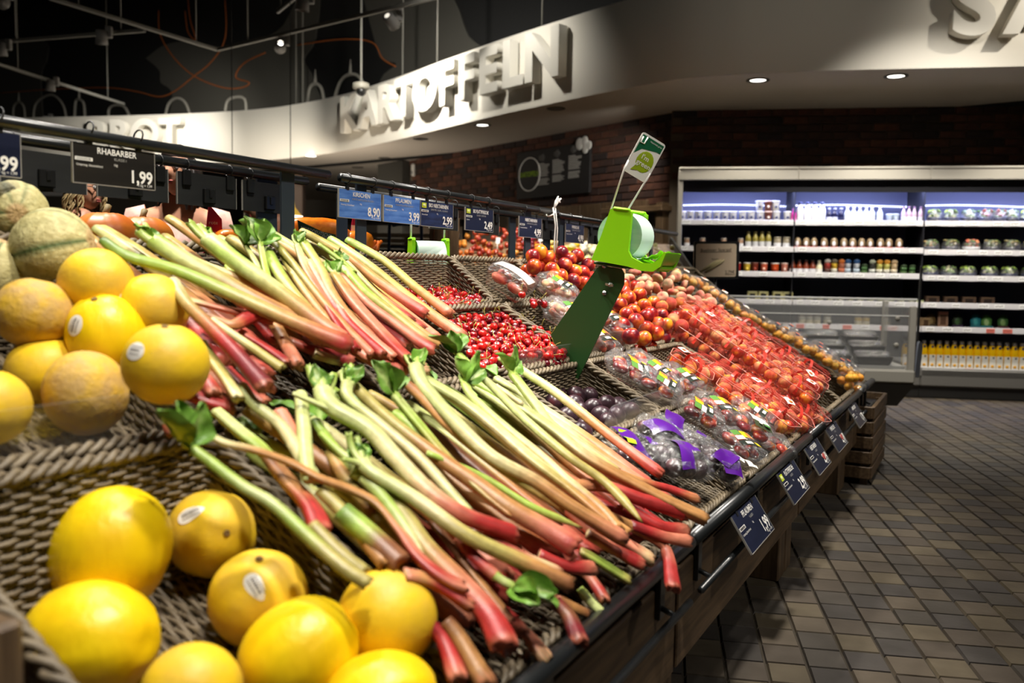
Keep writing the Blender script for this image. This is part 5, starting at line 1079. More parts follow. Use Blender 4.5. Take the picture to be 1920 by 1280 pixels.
def build_cherries():
    sm = mat('cherry_stalk', lin(150, 140, 50), .6); stems = []
    for k in range(5):
        rn = random.Random(k); g = G(); a = rn.uniform(-.5, .5)
        g.tube([(0, 0, .008), (.003*a, .002, .018), (.012*a, .004, .028), (.022*a, .002*k, .036)], [.0011, .0008, .0008, .0013], 5); stems.append(g.mesh('stalk', sm))
    for pts, lab, grp, seed in ((CH1, 'red cherry in the top row basket', 'cherries in the top basket', 1), (CH2, 'dark red cherry in the basket below the top row', 'cherries in the lower basket', 2)):
        rn = random.Random(seed)
        for p in pts:
            o = link('cherry', CHM[0 if rn.random() < .5 else (1 if rn.random() < .6 else 2)], None, ST(*p) @ Matrix.Rotation(rn.uniform(0, 6.28), 4, 'Z') @ RX(rn.uniform(-75, 75))); tag(o, lab, 'cherry', grp)
            if rn.random() < .45: link('stalk', rn.choice(stems), o)
        # hidden bed of cherries under the visible layer
        b = G()
        for p in pts:
            for dz in (-.021, -.042):
                b.ball(.0122, 8, 6, M=TR(p[0]+rn.uniform(-.008, .008), p[1]+rn.uniform(-.004, .008), p[2]+dz))
        o = b.build('cherry_bed', CHERM[2], None, SM.copy()); tag(o, 'bed of cherries beneath the '+grp[12:], 'cherries', None, 'stuff')
    for k, (u, d, z) in enumerate([(2.423, 1.262, .975), (2.452, 1.238, .954), (2.47, 1.225, .952), (2.442, 1.23, .945), (2.482, 1.213, .945)]):
        o = link('cherry', CHM[k % 3], None, ST(u, d, z+.012) @ RX(20*k)); tag(o, 'stray cherry lying between the cherry baskets and the film packs', 'cherry', 'stray cherries')
        link('stalk', stems[k % 5], o)
build_cherries()
# ------------------------------------------------------------------ packed fruit
FILM = clear('film', gloss=.13, rough=.17, haze=.028, bump=1.0, bscale=70, bdist=.010)
TRAYC = clear('clear_tray', gloss=.08, rough=.1, haze=.02)
TRAYR = clear('pink_tray', tint=(1, .93, .9, 1), gloss=.06, rough=.1, haze=.02)
NETM = mat('net_red', lin(206, 70, 56), .5)
TAPE = mat('red_tape', lin(214, 50, 34), .4)
CARD = mat('card_white', lin(236, 230, 220), .5)
CORG = mat('card_orange', lin(226, 104, 30), .5)
CRED = mat('card_red', lin(200, 44, 34), .5)
YEL = mat('label_yellow', lin(246, 214, 20), .4)
GRN = mat('label_green', lin(60, 120, 50), .4)
DGR = mat('label_dark_green', lin(52, 60, 34), .45)
PURP = mat('print_purple', lin(78, 22, 128), .3)
SLOPE = math.atan(.615)
TILT = Matrix.Rotation(SLOPE, 4, 'X')
def tray_mesh(w, l, h, m, taper=.82, rim=.0022, n=5):
    """open tray: rim rectangle w x l at z=0, depth h"""
    g = G(); top = rr(w, l, .018, n); k = len(top)
    rings = [([(x, y, 0) for x, y in top])]
    for f, z in ((.93, -h*.5), (taper, -h*.93), (taper*.93, -h)): rings.append([(x*f, y*f, z) for x, y in top])
    vs = [p for r_ in rings for p in r_]; fs = []
    for i in range(len(rings)-1):
        for j in range(k): fs.append((i*k+j, i*k+(j+1) % k, (i+1)*k+(j+1) % k, (i+1)*k+j))
    fs.append(tuple(range(3*k, 4*k))); g.add(vs, fs, smooth=True); body = g.mesh('tray', m)
    g = G(); g.tube([(x, y, 0) for x, y in top], rim, 5, closed=True); return body, g.mesh('tray_rim', m)
PT, PR = tray_mesh(.118, .165, .062, TRAYR, rim=.0016)
RIMW = mat('tray_rim_pink', lin(206, 132, 118), .3)
PR.materials.clear(); PR.materials.append(RIMW)
def net_mesh(w, l, hz, depth):
    g = G(); n = 11
    def srf(a, b):
        x = (a-.5)*w; y = (b-.5)*l; e = max(abs(a-.5), abs(b-.5))*2
        return V((x, y, hz*(1-e**3)+.004+.004*math.sin(9*a)*math.sin(8*b)-(depth*max(0, e-.93)/.07)))
    for k in range(-n, n*2):
        for sgn in (0, 1):
            pts = []
            for i in range(15):
                t = i/14; a = t; b = k/n+t if not sgn else k/n+1-t
                if -.001 <= b <= 1.001: pts.append(srf(a, b))
            if len(pts) > 2: g.tube(pts, .0003, 3, caps=False)
    return g.mesh('net', NETM)
NETS = net_mesh(.121, .168, .022, .05)
def tape_mesh(sx, w=.011):
    g = G(); hl = .06
    def fn(a, b):
        y = (b-.5)*w; q = (a-.5)*2; return (q*hl, y+.012*q, .029*(1-q*q*.8)+.004*math.sin(5*a+sx)-.035*max(0, abs(q)-.88)/.12)
    g.grid(fn, 14, 1); return g.mesh('tape_band', TAPE)
TAPES = [tape_mesh(i) for i in range(2)]
def tag_mesh():
    g = G(); L, W = .05, .034
    g.grid(lambda a, b: ((a-.5)*L, (b-.5)*W, .004*math.sin(3*a)+.003*b), 5, 2, m=0)
    for (x, y, wx, wy, m) in ((-.012, -.002, .013, .013, 1), (.008, .011, .03, .005, 2), (.012, -.011, .022, .003, 2)):
        g.box((x, y, .0055), (wx, wy, .001), m=m)
    return g.mesh('card_tag', [CARD, CORG, CRED])
TAGM = tag_mesh()
PUN = {'n': 0}
def punnet(M, label, tagpos=None, net=True, seed=0, peachlab=None):
    t = thing('peach_punnet', label, 'punnet', M, 'netted peach punnets'); rn = random.Random(seed)
    link('tray', PT, t); link('tray_rim', PR, t)
    if net: link('net', NETS, t)['kind'] = 'stuff'
    link('tape_band', TAPES[seed % 2], t, TR(0, rn.uniform(-.03, .03), 0) @ RZ(rn.uniform(-25, 25)))
    if tagpos: link('card_tag', TAGM, t, TR(*tagpos) @ RZ(rn.uniform(-40, 40)) @ RX(rn.uniform(-20, 20)))
    for i in range(2):
        for j in range(3):
            o = link('peach', rn.choice(PM+[NM[1]]), None, M @ TR((i-.5)*.050, (j-1)*.049, -.024+rn.uniform(-.004, .006)) @ rrot(rn) @ SCL(.88, .88, .88))
            pl = peachlab or 'peach in the '+label.replace('netted peach punnet', 'punnet').replace('punnet, ', 'punnet ').replace(' in the ', ' of the '); tag(o, pl, 'peach', pl)
def build_punnets():
    RZd = lambda a: RZ(a)
    spots = []
    for li, (u, off) in enumerate([(3.37, 0), (3.51, .05), (3.66, .02), (3.82, .06)]):
        for k in range(4 if li < 3 else 3):
            for layer in (1, 0):
                d = .59+.128*k+off*.5; h = .125 if layer else .055
                if layer == 0 and li > 1: continue
                spots.append((u+(.015 if layer else 0), d, .168+.615*d+h, li, k, layer))
    nm = ['nearest', 'second', 'third', 'hidden far']; hv = ['lowest', 'second from below', 'third from below', 'highest']
    for n, (u, d, z, li, k, layer) in enumerate(spots):
        if layer: lb = 'netted peach punnet, %s in the %s line of the tall stack' % (hv[k], nm[li])
        else: lb = 'netted peach punnet under another, %s in the %s line of the tall stack' % (hv[k], nm[li])
        punnet(ST(u, d, z) @ TILT @ RZ(RND.uniform(-8, 8)), lb, ((.0, -.03, .034) if (li, k) in ((0, 0), (0, 3), (1, 0)) else None) if layer else None, seed=n, peachlab='peach in the %s %s punnet, %s line of the tall stack' % ('upper' if layer else 'under', hv[k], nm[li]))
    low = [(2.915, .86, .030, 14, True, 'netted peach punnet at the upper left of the low punnets'), (3.06, .765, .035, 4, False, 'netted peach punnet in the middle of the low punnets'), (3.13, .655, .04, -6, True, 'netted peach punnet below the tall stack, white tag upright'),
           (2.92, .70, .035, 10, False, 'netted peach punnet left in the second low line'), (3.20, .575, .03, 20, True, 'netted peach punnet touching the black rail, white tag'), (3.05, .60, .03, -15, False, 'netted peach punnet beside the film pack at the rail'), (3.24, .70, .02, 8, False, 'netted peach punnet at the foot of the tall stack'), (3.15, .86, .0, 3, False, 'netted peach punnet deep in the basket beside the tall stack'), (3.45, .56, .02, -12, False, 'netted peach punnet at the rail under the tall stack')]
    for n, (u, d, h, a, tg, lb) in enumerate(low):
        punnet(ST(u, d, .168+.615*d+h+.03) @ TILT @ RZ(a), lb, (-.03, .045, .03) if tg else None, seed=40+n)
build_punnets()

AT, AR = tray_mesh(.11, .15, .05, TRAYC, rim=.002)
def lid_mesh(w, l, h):
    g = G(); top = rr(w, l, .018, 5); k = len(top); rings = []
    for f, z in ((1, 0), (.95, h*.7), (.85, h), (.4, h)): rings.append([(x*f, y*f, z) for x, y in top])
    vs = [p for r_ in rings for p in r_]; fs = []
    for i in range(3):
        for j in range(k): fs.append((i*k+j, i*k+(j+1) % k, (i+1)*k+(j+1) % k, (i+1)*k+j))
    fs.append(tuple(range(3*k, 4*k))); g.add(vs, fs, smooth=False); return g.mesh('lid', FILM)
ALID = lid_mesh(.11, .15, .02)
def apack_label():
    g = G()
    for x, y, wx, wy, m in ((-.02, .03, .035, .022, 0), (.022, .03, .03, .022, 1), (-.02, -.01, .03, .012, 2), (.02, -.02, .026, .014, 0)): g.box((x, y, .0215), (wx, wy, .0008), m=m)
    return g.mesh('printed_label', [mat('label_navy', lin(42, 44, 74), .4), mat('label_salmon', lin(216, 120, 90), .4), CARD])
APL = apack_label()
def build_apricots():
    for k, (u, d, h) in enumerate([(4.50, .99, .04), (4.52, .89, .045), (4.57, .80, .05), (4.62, .70, .05), (4.70, .60, .045), (4.66, .56, .0), (4.80, .72, .04), (4.82, .88, .03), (4.95, .6, .02)]):
        M = ST(u, d, .168+.615*d+h+.03) @ TILT @ RZ(RND.uniform(-12, 12))
        lb = ['clear apricot box highest in the far column', 'clear apricot box second from the top of the far column', 'clear apricot box in the middle of the far column', 'clear apricot box second from the rail in the far column', 'clear apricot box open to the front corner by the chiller',
              'clear apricot box under the corner one', 'clear apricot box behind the middle of the far column', 'clear apricot box behind the upper far column', 'clear apricot box at the outer far corner'][k]
        t = thing('apricot_box', lb, 'box', M, 'clear apricot boxes'); link('tray', AT, t); link('tray_rim', AR, t); link('lid', ALID, t); link('printed_label', APL, t)
        for i in range(2):
            for j in range(3):
                o = link('apricot', AM[(i+j+k) % 2], None, M @ TR((i-.5)*.046, (j-1)*.044, -.022+RND.uniform(-.004, .006)) @ rrot(RND)); tag(o, 'apricot inside one of the clear boxes of the far column', 'apricot', 'apricots in the clear boxes')
    for k, (u, d, z) in enumerate([(4.62, .545, .535), (4.70, .53, .53), (4.56, .56, .54)]):
        o = link('apricot', AM[k % 2], None, ST(u, d, z+.03) @ rrot(RND)); tag(o, 'loose apricot at the front corner of the far column, %s from the left' % ORD[[1, 2, 0][k]], 'apricot')
build_apricots()

def film_mesh(w, l, h, seed, crump=.007, name='film'):
    g = G(); rn = random.Random(seed); off = V((seed*3.7, seed*1.3, 0))
    def fn(d):
        p = 4.5; s = (abs(d.x)**p+abs(d.y)**p+abs(d.z)**p)**(-1/p); q = V((d.x*s*w/2, d.y*s*l/2, d.z*s*h/2))
        e = max(0, abs(d.y)*s-.72)/.28                                        # gathered ends
        q.z *= 1-.75*min(1, e); q.x *= 1-.18*min(1, e)
        n = noise.noise(q*42+off)*crump+noise.noise(q*110+off)*crump*.6
        return q+d*n
    g.ball(1, 36, 26, fn=fn); g.sm = [i % 3 == 0 for i in range(len(g.sm))]
    return g.mesh(name, FILM)
FILMS = [film_mesh(.122, .165, .052, s, .0075) for s in (1, 2, 3)]
def band_mesh(kind, seed=0):
    g = G(); W = .10
    def top(x, y): return (x, y, .029-.9*x*x*3+.001*math.sin(60*y))
    rn = random.Random(seed)
    if kind == 'fruit':                                                       # dark flow-pack print with fruit pictures and a yellow flash
        L = [(-.05, .05, -.035, -.012, 0), (-.012, .05, .0, .028, 1), (.012, .04, -.0, .024, 2), (-.05, -.014, -.010, .006, 3), (-.05, -.02, .008, .03, 4), (.018, .046, -.034, -.018, 1), (-.03, .0, -.031, -.02, 3)]
    elif kind == 'card':                                                      # large card: dark green end, white text field
        L = [(-.048, -.014, -.03, .034, 5), (-.014, .05, -.03, .034, 3)]
    else: L = [(-.05, .05, -.02, .02, 3)]
    M_ = [mat('label_black', lin(36, 44, 36), .35), YEL, mat('label_peach', lin(220, 120, 60), .4), CARD, mat('label_leaf', lin(90, 140, 60), .4), DGR, GRN, INK]
    for x0, x1, y0, y1, m in L:
        n = 5
        for i in range(n):
            a, b = x0+(x1-x0)*i/n, x0+(x1-x0)*(i+1)/n
            zz = .0006*(m+1)
            q = [V(top(*p))+V((0, 0, zz)) for p in ((a, y0), (b, y0), (b, y1), (a, y1))]; g.add(q, [(0, 1, 2, 3)], m=m, smooth=True)
    if kind == 'card':
        for i in range(7):
            q = [V(top(*p))+V((0, 0, .005)) for p in ((-.008, .028-.0085*i), (.03+rn.uniform(-.015, .012), .028-.0085*i), (.03, .0262-.0085*i), (-.008, .0262-.0085*i))]; g.add(q, [(0, 1, 2, 3)], m=7)
        g.ball((.009, .012, .001), 12, 6, m=6, M=TR(-.03, -.012, .0345)); g.ball((.006, .007, .001), 12, 6, m=3, M=TR(-.03, .012, .0345))
    return g.mesh('printed_label', M_)
BANDS = {'fruit': band_mesh('fruit'), 'card': band_mesh('card')}
FLIM, FRIM = tray_mesh(.105, .14, .03, TRAYC)
def film_pack(M, label, kind, fruit, flab, seed, n=4, tray=True):
    t = thing('film_pack', label, 'pack', M, 'film-wrapped fruit packs'); rn = random.Random(seed)
    link('film', FILMS[seed % 3], t, RZ(180*(seed % 2)))
    if kind: link('printed_label', BANDS[kind], t, TR(0, rn.uniform(-.02, .02), .0) @ RZ(rn.uniform(-14, 14)))
    if tray: link('tray', FLIM, t, TR(0, 0, -.008))
    for i in range(2):
        for j in range(2 if n == 4 else 3):
            o = link('flat_nectarine', rn.choice(fruit), None, M @ TR((i-.5)*.052, (j-.5 if n == 4 else j-1)*.056, -.004+rn.uniform(-.003, .004)) @ RZ(rn.uniform(0, 360)) @ RX(rn.uniform(-25, 25)) @ SCL(.85, .85, .85)); tag(o, flab, 'nectarine', flab)
def build_film():
    L = [(2.505, .935, .02, 25, 'fruit', 'film pack with a dark card edge, upper left right of the plums', 1), (2.60, .87, .03, -10, 'fruit', 'film pack in the middle right of the loose plums', 2), (2.52, .845, .03, 15, 'fruit', 'film pack with a yellow flash nearest the plum lip', 3), (2.735, .84, .03, 5, 'fruit', 'film pack against the low netted punnets', 4), (2.72, .95, .0, 20, None, 'plain film pack low in the basket right of the plums', 5),
         (2.53, .715, .03, 12, 'fruit', 'film pack at the upper left of the rail basket', 6), (2.66, .70, .04, -14, 'fruit', 'film pack with leaf print in the middle of the rail basket', 7), (2.70, .605, .045, 22, 'card', 'film pack with a big white and dark green card', 8), (2.54, .60, .02, -20, 'fruit', 'film pack with a yellow flash beside the purple bags', 9), (2.83, .63, .05, 8, 'fruit', 'film pack with two yellow flashes at the rail', 10), (2.84, .57, .0, 40, None, 'plain crumpled film bag over the rail', 11)]
    for u, d, h, a, k, lb, s in L: film_pack(ST(u, d, .168+.615*d+h+.01) @ TILT @ RZ(a), lb, k, FNM, 'flat nectarine inside the film packs right of the plums', s)
    for u, d, h, a, k, lb, s in [(2.70, 1.27, .05, 10, 'fruit', 'film pack with a yellow flash below the top nectarines', 12), (2.53, 1.14, .05, -20, 'fruit', 'large film bag of peaches left of the dispenser arm', 13), (2.60, 1.20, .01, 30, None, 'plain crumpled film bag beside the lower cherries', 14), (2.80, 1.11, .03, 15, 'fruit', 'film pack peeping out right of the dispenser arm', 15), (2.62, 1.085, .0, -5, 'fruit', 'film pack behind the dispenser arm at its foot', 16)]:
        film_pack(ST(u, d, .168+.615*d+h+.01) @ TILT @ RZ(a), lb, k, FM if s < 15 else FNM, 'flat peach inside the film packs by the dispenser arm', s)
    for u, d, h, a, lb, s in [(4.32, 1.33, .05, 20, 'film bag of apricots at the very top of the far column', 17), (4.42, 1.27, .05, -15, 'film bag of apricots second in the upper far column', 18), (4.38, 1.15, .06, 10, 'film bag of apricots third in the upper far column', 19), (4.42, 1.05, .05, 25, 'large film bag of apricots above the clear boxes', 20), (4.15, 1.02, .02, 0, 'film bag of apricots beside the loose peaches', 21)]:
        M = ST(u, d, .168+.615*d+h+.01) @ TILT @ RZ(a); t = thing('apricot_bag', lb, 'bag', M, 'film bags of apricots'); link('film', FILMS[s % 3], t)
        g = G(); g.box((.01, .01, .035), (.05, .032, .001), m=0); g.box((.02, .02, .036), (.02, .01, .001), m=1); g.build('printed_label', [CARD, PURP if s == 20 else CORG], t)
        for i in range(2):
            for j in range(3):
                o = link('apricot', AM[(i+j) % 2], None, M @ TR((i-.5)*.05, (j-1)*.046, RND.uniform(-.006, .006)) @ rrot(RND)); tag(o, 'apricot inside the film bags above the clear boxes', 'apricot', 'apricots in the film bags')
    # clamshell with a white label
    M = ST(2.49, 1.335, 1.035) @ TILT @ RZ(12); t = thing('clamshell_pack', 'clear clamshell with a white label right of the top cherries', 'pack', M)
    link('tray', AT, t); link('tray_rim', AR, t); link('lid', lid_mesh(.11, .15, .028), t, TR(0, 0, .002))
    g = G(); g.grid(lambda a, b: ((a-.5)*.075, (b-.5)*.13, .033-.01*(2*b-1)**2), 3, 6); g.build('white_label', CARD, t)
    for i in range(2):
        for j in range(2):
            o = link('flat_peach', FM[0], None, M @ TR((i-.5)*.05, (j-.5)*.06, -.012) @ RX(15*i)); tag(o, 'flat peach inside the clamshell with the white label', 'peach', 'flat peaches in the clamshell')
    # purple printed plum bags
    pf = [film_mesh(.12, .19, .062, s, .010) for s in (11, 12)]
    def band(seed):
        g = G()
        def fn(a, b):
            x = (a-.5)*.118; y = (b-.5)*.056+.03*math.sin(2.4*a+seed); return (x, y, .036-4.5*x*x+.004*math.sin(40*x+seed)+.003*math.sin(90*y))
        g.grid(fn, 18, 4, m=0)
        g.grid(lambda a, b: ((a-.5)*.05+.02, (b-.5)*.03-.055, .034-4*((a-.5)*.05+.02)**2+.002*math.sin(9*a+4*b)), 4, 3, m=1 if seed % 2 else 0)
        return g.mesh('purple_print', [PURP, CARD])
    pb = [band(s) for s in range(4)]
    for k, (u, d, h, a, lb) in enumerate([(1.985, .715, .02, 60, 'plum bag with a lime corner under the plum lip'), (2.14, .70, .035, -30, 'plum bag with a wavy purple band, back right'), (2.06, .63, .05, 70, 'plum bag with a long purple band next to the rhubarb butts'), (2.22, .60, .05, 25, 'plum bag with a broad purple end at the rail'), (2.27, .69, .03, 10, 'plum bag with a white label near the film packs')]):
        M = ST(u, d, .168+.615*d+h) @ TILT @ RZ(a); t = thing('plum_bag', lb, 'bag', M, 'purple printed plum bags'); link('film', pf[k % 2], t)
        link('purple_print', pb[k % 4], t, TR(0, .02-.03*(k % 2), 0))
        if k in (3,): link('purple_print', pb[1], t, TR(0, -.06, -.004) @ RZ(20))
        if k == 0:
            g = G(); g.grid(lambda a, b: ((a-.5)*.05, .06+(b-.5)*.03, .036+.004*math.sin(7*a)), 5, 3); g.build('lime_print', mat('print_lime', lin(160, 196, 40), .35), t)
        for i in range(2):
            for j in range(3):
                o = link('plum', PLM, None, M @ TR((i-.5)*.05, (j-1)*.052, -.005) @ rrot(RND) @ SCL(.92, .92, .92)); tag(o, 'plum inside the purple printed bags', 'plum', 'plums in the purple bags')
build_film()

# ------------------------------------------------------------------ bag dispensers
LIMEP = mat('lime_plastic', lin(140, 214, 12), .35)
DGREEN = mat('dark_green_steel', lin(26, 70, 24), .5)
ROLL = mat('bag_roll', lin(214, 234, 222), .45)
ROLLS = mat('bag_roll_side', lin(150, 200, 168), .5, lin(176, 214, 188), 60, 2, stretch=(.1, 1, 1))
def dispenser(M, label, flag=True, arm=True):
    t = thing('bag_dispenser', label, 'dispenser', M)                      # x towards the aisle, y along the stand, z up
    L = .205
    for y, nm in ((0, 'near_cheek'), (.125, 'far_cheek')):
        g = G(); pts = [(0, 0), (.11, -.002), (.15, -.008), (.185, -.005), (.204, .012), (.213, .05), (.207, .052), (.196, .03), (.18, .017), (.15, .014), (.118, .024), (.106, .04), (.098, .146), (.085, .152), (.045, .152), (.034, .146), (.02, .075)]
        g.poly(pts, .012, M=TR(0, y, 0)); 
        g.box((.066, y, .15), (.05, .02, .010), .004); g.build('cheek', LIMEP, t)
    g = G(); g.box((.10, .0625, .006), (.20, .125, .010), .003); g.build('base_plate', LIMEP, t)
    g = G(); g.grid(lambda a, b: (.11+.09*a, .0+.125*b, .018+.05*max(0, a-.72)**1.3*3.0-.006*math.sin(PI*a)), 14, 4); g.build('tray', LIMEP, t)
    g = G()
    for o_ in (0, .004): g.grid(lambda a, b: (.180+.031*a**.6+o_*.8, .125*b, .012+.040*a*a-o_*.5), 8, 2)
    g.build('tear_lip', LIMEP, t)
    g = G(); g.grid(lambda a, b: (.115+.075*a, .012+.10*b, .022+.03*a*a+.003*math.sin(20*a+9*b)), 10, 6); g.build('bag_tail', ROLL, t)
    C_ = TR(.066, .0, .078) @ RX(-90)
    g = G(); g.lathe([(.066, .012), (.0665, .03), (.0665, .095), (.066, .113)], 36, M=C_, caps=False); g.build('bag_roll', ROLL, t)
    g = G()
    for y in (.0125, .1125): g.lathe([(.018, y), (.034, y+.0006), (.05, y-.0006), (.066, y)], 36, M=C_, caps=False)
    g.build('roll_side', ROLLS, t)
    g = G(); g.tube([(.066, .004, .078), (.066, .121, .078)], .012, 12); g.build('axle', LIMEP, t)
    if arm:
        g = G(); pts = [(-.100, -.237), (-.002, -.372), (.100, -.055), (.096, -.025), (.085, -.012), (.025, -.012), (.012, -.022)]
        g.poly(pts, .006, M=TR(-.005, .03, 0)); g.box((.045, .06, -.008), (.09, .09, .006), .001); g.build('arm_plate', DGREEN, t)
        for x, z in ((.062, -.062), (.048, -.087), (.035, -.012)):
            g = G(); g.lathe([(.007, 0), (.007, .004), (.003, .004), (.003, .014)], 8, M=TR(x-.005, .027, z) @ RX(90))
            if z == -.062: g.box((x-.005, .017, z), (.026, .004, .007), .001)
            g.build('screw', mat('zinc', lin(180, 180, 176), .3, metal=1), t)
    rods = G()
    for y in (.0, .125): rods.tube([(.05, y, .148), (.088 if flag else .06, y, .27)], .004, 8)
    for y in (.0, .125):
        g = G(); g.tube([(.05, y, .148), (.085 if flag else .06, y, .262)], .0038, 8); g.build('flag_rod', WHITE, t)
    if flag:
        F_ = TR(.083, .0625, .25) @ RY(19) @ RZ(90)                         # card: local x across, z up, faces -x of the dispenser
        f = G(); w, h = .125, .13
        F_ = TR(.083, .0625, .25) @ RY(19) @ RZ(-90) @ RZ(0)
        f.poly([(x, y+h/2) for x, y in rr(w, h, .01)], .003); f.build('flag_frame', WHITE, t, F_)
        return t, F_, w, h
    return t
def build_dispensers():
    NN = V((math.cos(PSI), -math.sin(PSI), 0)); b = R(8)
    X = NN*math.cos(b)-V((0, 0, 1))*math.sin(b); Z = NN*math.sin(b)+V((0, 0, 1))*math.cos(b)
    M = Matrix((X, UU, Z)).transposed().to_4x4(); M.translation = S(2.3, .978, 1.094)
    t = dispenser(M, 'lime green bag dispenser with a white roll on a dark green arm', flag=False, arm=True)
    # the advert card: a real upright card at the end of two rods, turned towards the aisle
    fm = mat('flag_green', lin(16, 92, 58), .4); bub = mat('flag_lime', lin(146, 168, 20), .4)
    right = V((.85, -.52, 0)).normalized(); 
    A = S(2.345, .945, 1.235); B = S(2.345, .905, 1.235)
    inv = M.inverted()
    FM_ = Matrix((V((.905, .30, -.30)).normalized(), V((0, 0, 0)), V((.30, 0, .954)).normalized()))
    x = V((.86, .25, -.44)).normalized(); z = V((.46, .0, .888)); z = (z-x*z.dot(x)).normalized(); y = z.cross(x)
    FW = Matrix((x, y, z)).transposed().to_4x4(); FW.translation = S(2.33, .870, 1.325)
    FL = inv @ FW; w, h = .078, .118
    g = G(); g.poly([(px, pz+h/2) for px, pz in rr(w, h, .008)], .003); g.build('flag_frame', WHITE, t, FL)
    g = G(); g.add([(-w/2+.004, -.0025, .055), (-w/2+.02, -.0025, .076), (w/2-.014, -.0025, .088), (w/2-.004, -.0025, .088), (w/2-.004, -.0025, h-.006), (-w/2+.004, -.0025, h-.006)], [(0, 1, 2, 3, 4, 5)]); g.build('flag_print', fm, t, FL)
    g = G(); g.ball((.026, .0012, .03), 24, 8, M=TR(.006, -.0022, .048)); g.add([(-.014, -.0032, .03), (.0, -.0032, .02), (-.022, -.0032, .012)], [(0, 1, 2)]); g.build('speech_bubble', bub, t, FL)
    text('slogan', "I'm", .02, WHITE, t, FL @ TR(.002, -.0045, .058) @ UP, bold=.01); text('slogan', 'green', .02, WHITE, t, FL @ TR(.006, -.0045, .040) @ UP, bold=.01)
    text('small_print', 'Natürlich grün', .0065, WHITE, t, FL @ TR(.012, -.004, .104) @ UP)
    g = G(); g.tube([(-.02, 0, .012), (-.02, 0, -.004), (-.008, 0, -.004), (-.008, 0, .016)], .0022, 5, M=TR(-.012, -.004, .094)); g.build('flag_mark', WHITE, t, FL)
    for o in [c for c in t.children if c.name.startswith('flag_rod')]: bpy.data.objects.remove(o)
    for sx, p0 in ((-1, S(2.325, .935, 1.235)), (1, S(2.345, .900, 1.222))):
        p1 = FW @ V((sx*(w/2-.004), 0, .0)); g = G(); g.tube([inv @ p0, inv @ p1, inv @ (FW @ V((sx*(w/2-.002), 0, .03)))], .0028, 8); g.build('flag_rod', WHITE, t)
    # second dispenser on the far side
    M2 = Matrix((DD*-1, UU, V((0, 0, 1)))).transposed().to_4x4(); M2 = Matrix((UU*.95+DD*.3, (DD*.95-UU*.3)*1, V((0, 0, 1)))).transposed().to_4x4(); M2.translation = S(2.36, 1.86, 1.02)
    a = R(-62); X2 = V((math.cos(a), math.sin(a), 0)); X2 = V((.35, -.94, 0)).normalized(); Y2 = V((0, 0, 1)).cross(X2)
    M2 = Matrix((X2, Y2, V((0, 0, 1)))).transposed().to_4x4(); M2.translation = S(2.66, 1.86, 1.02)
    dispenser(M2, 'second lime green bag dispenser standing behind the cherry baskets', flag=False, arm=False)
build_dispensers()
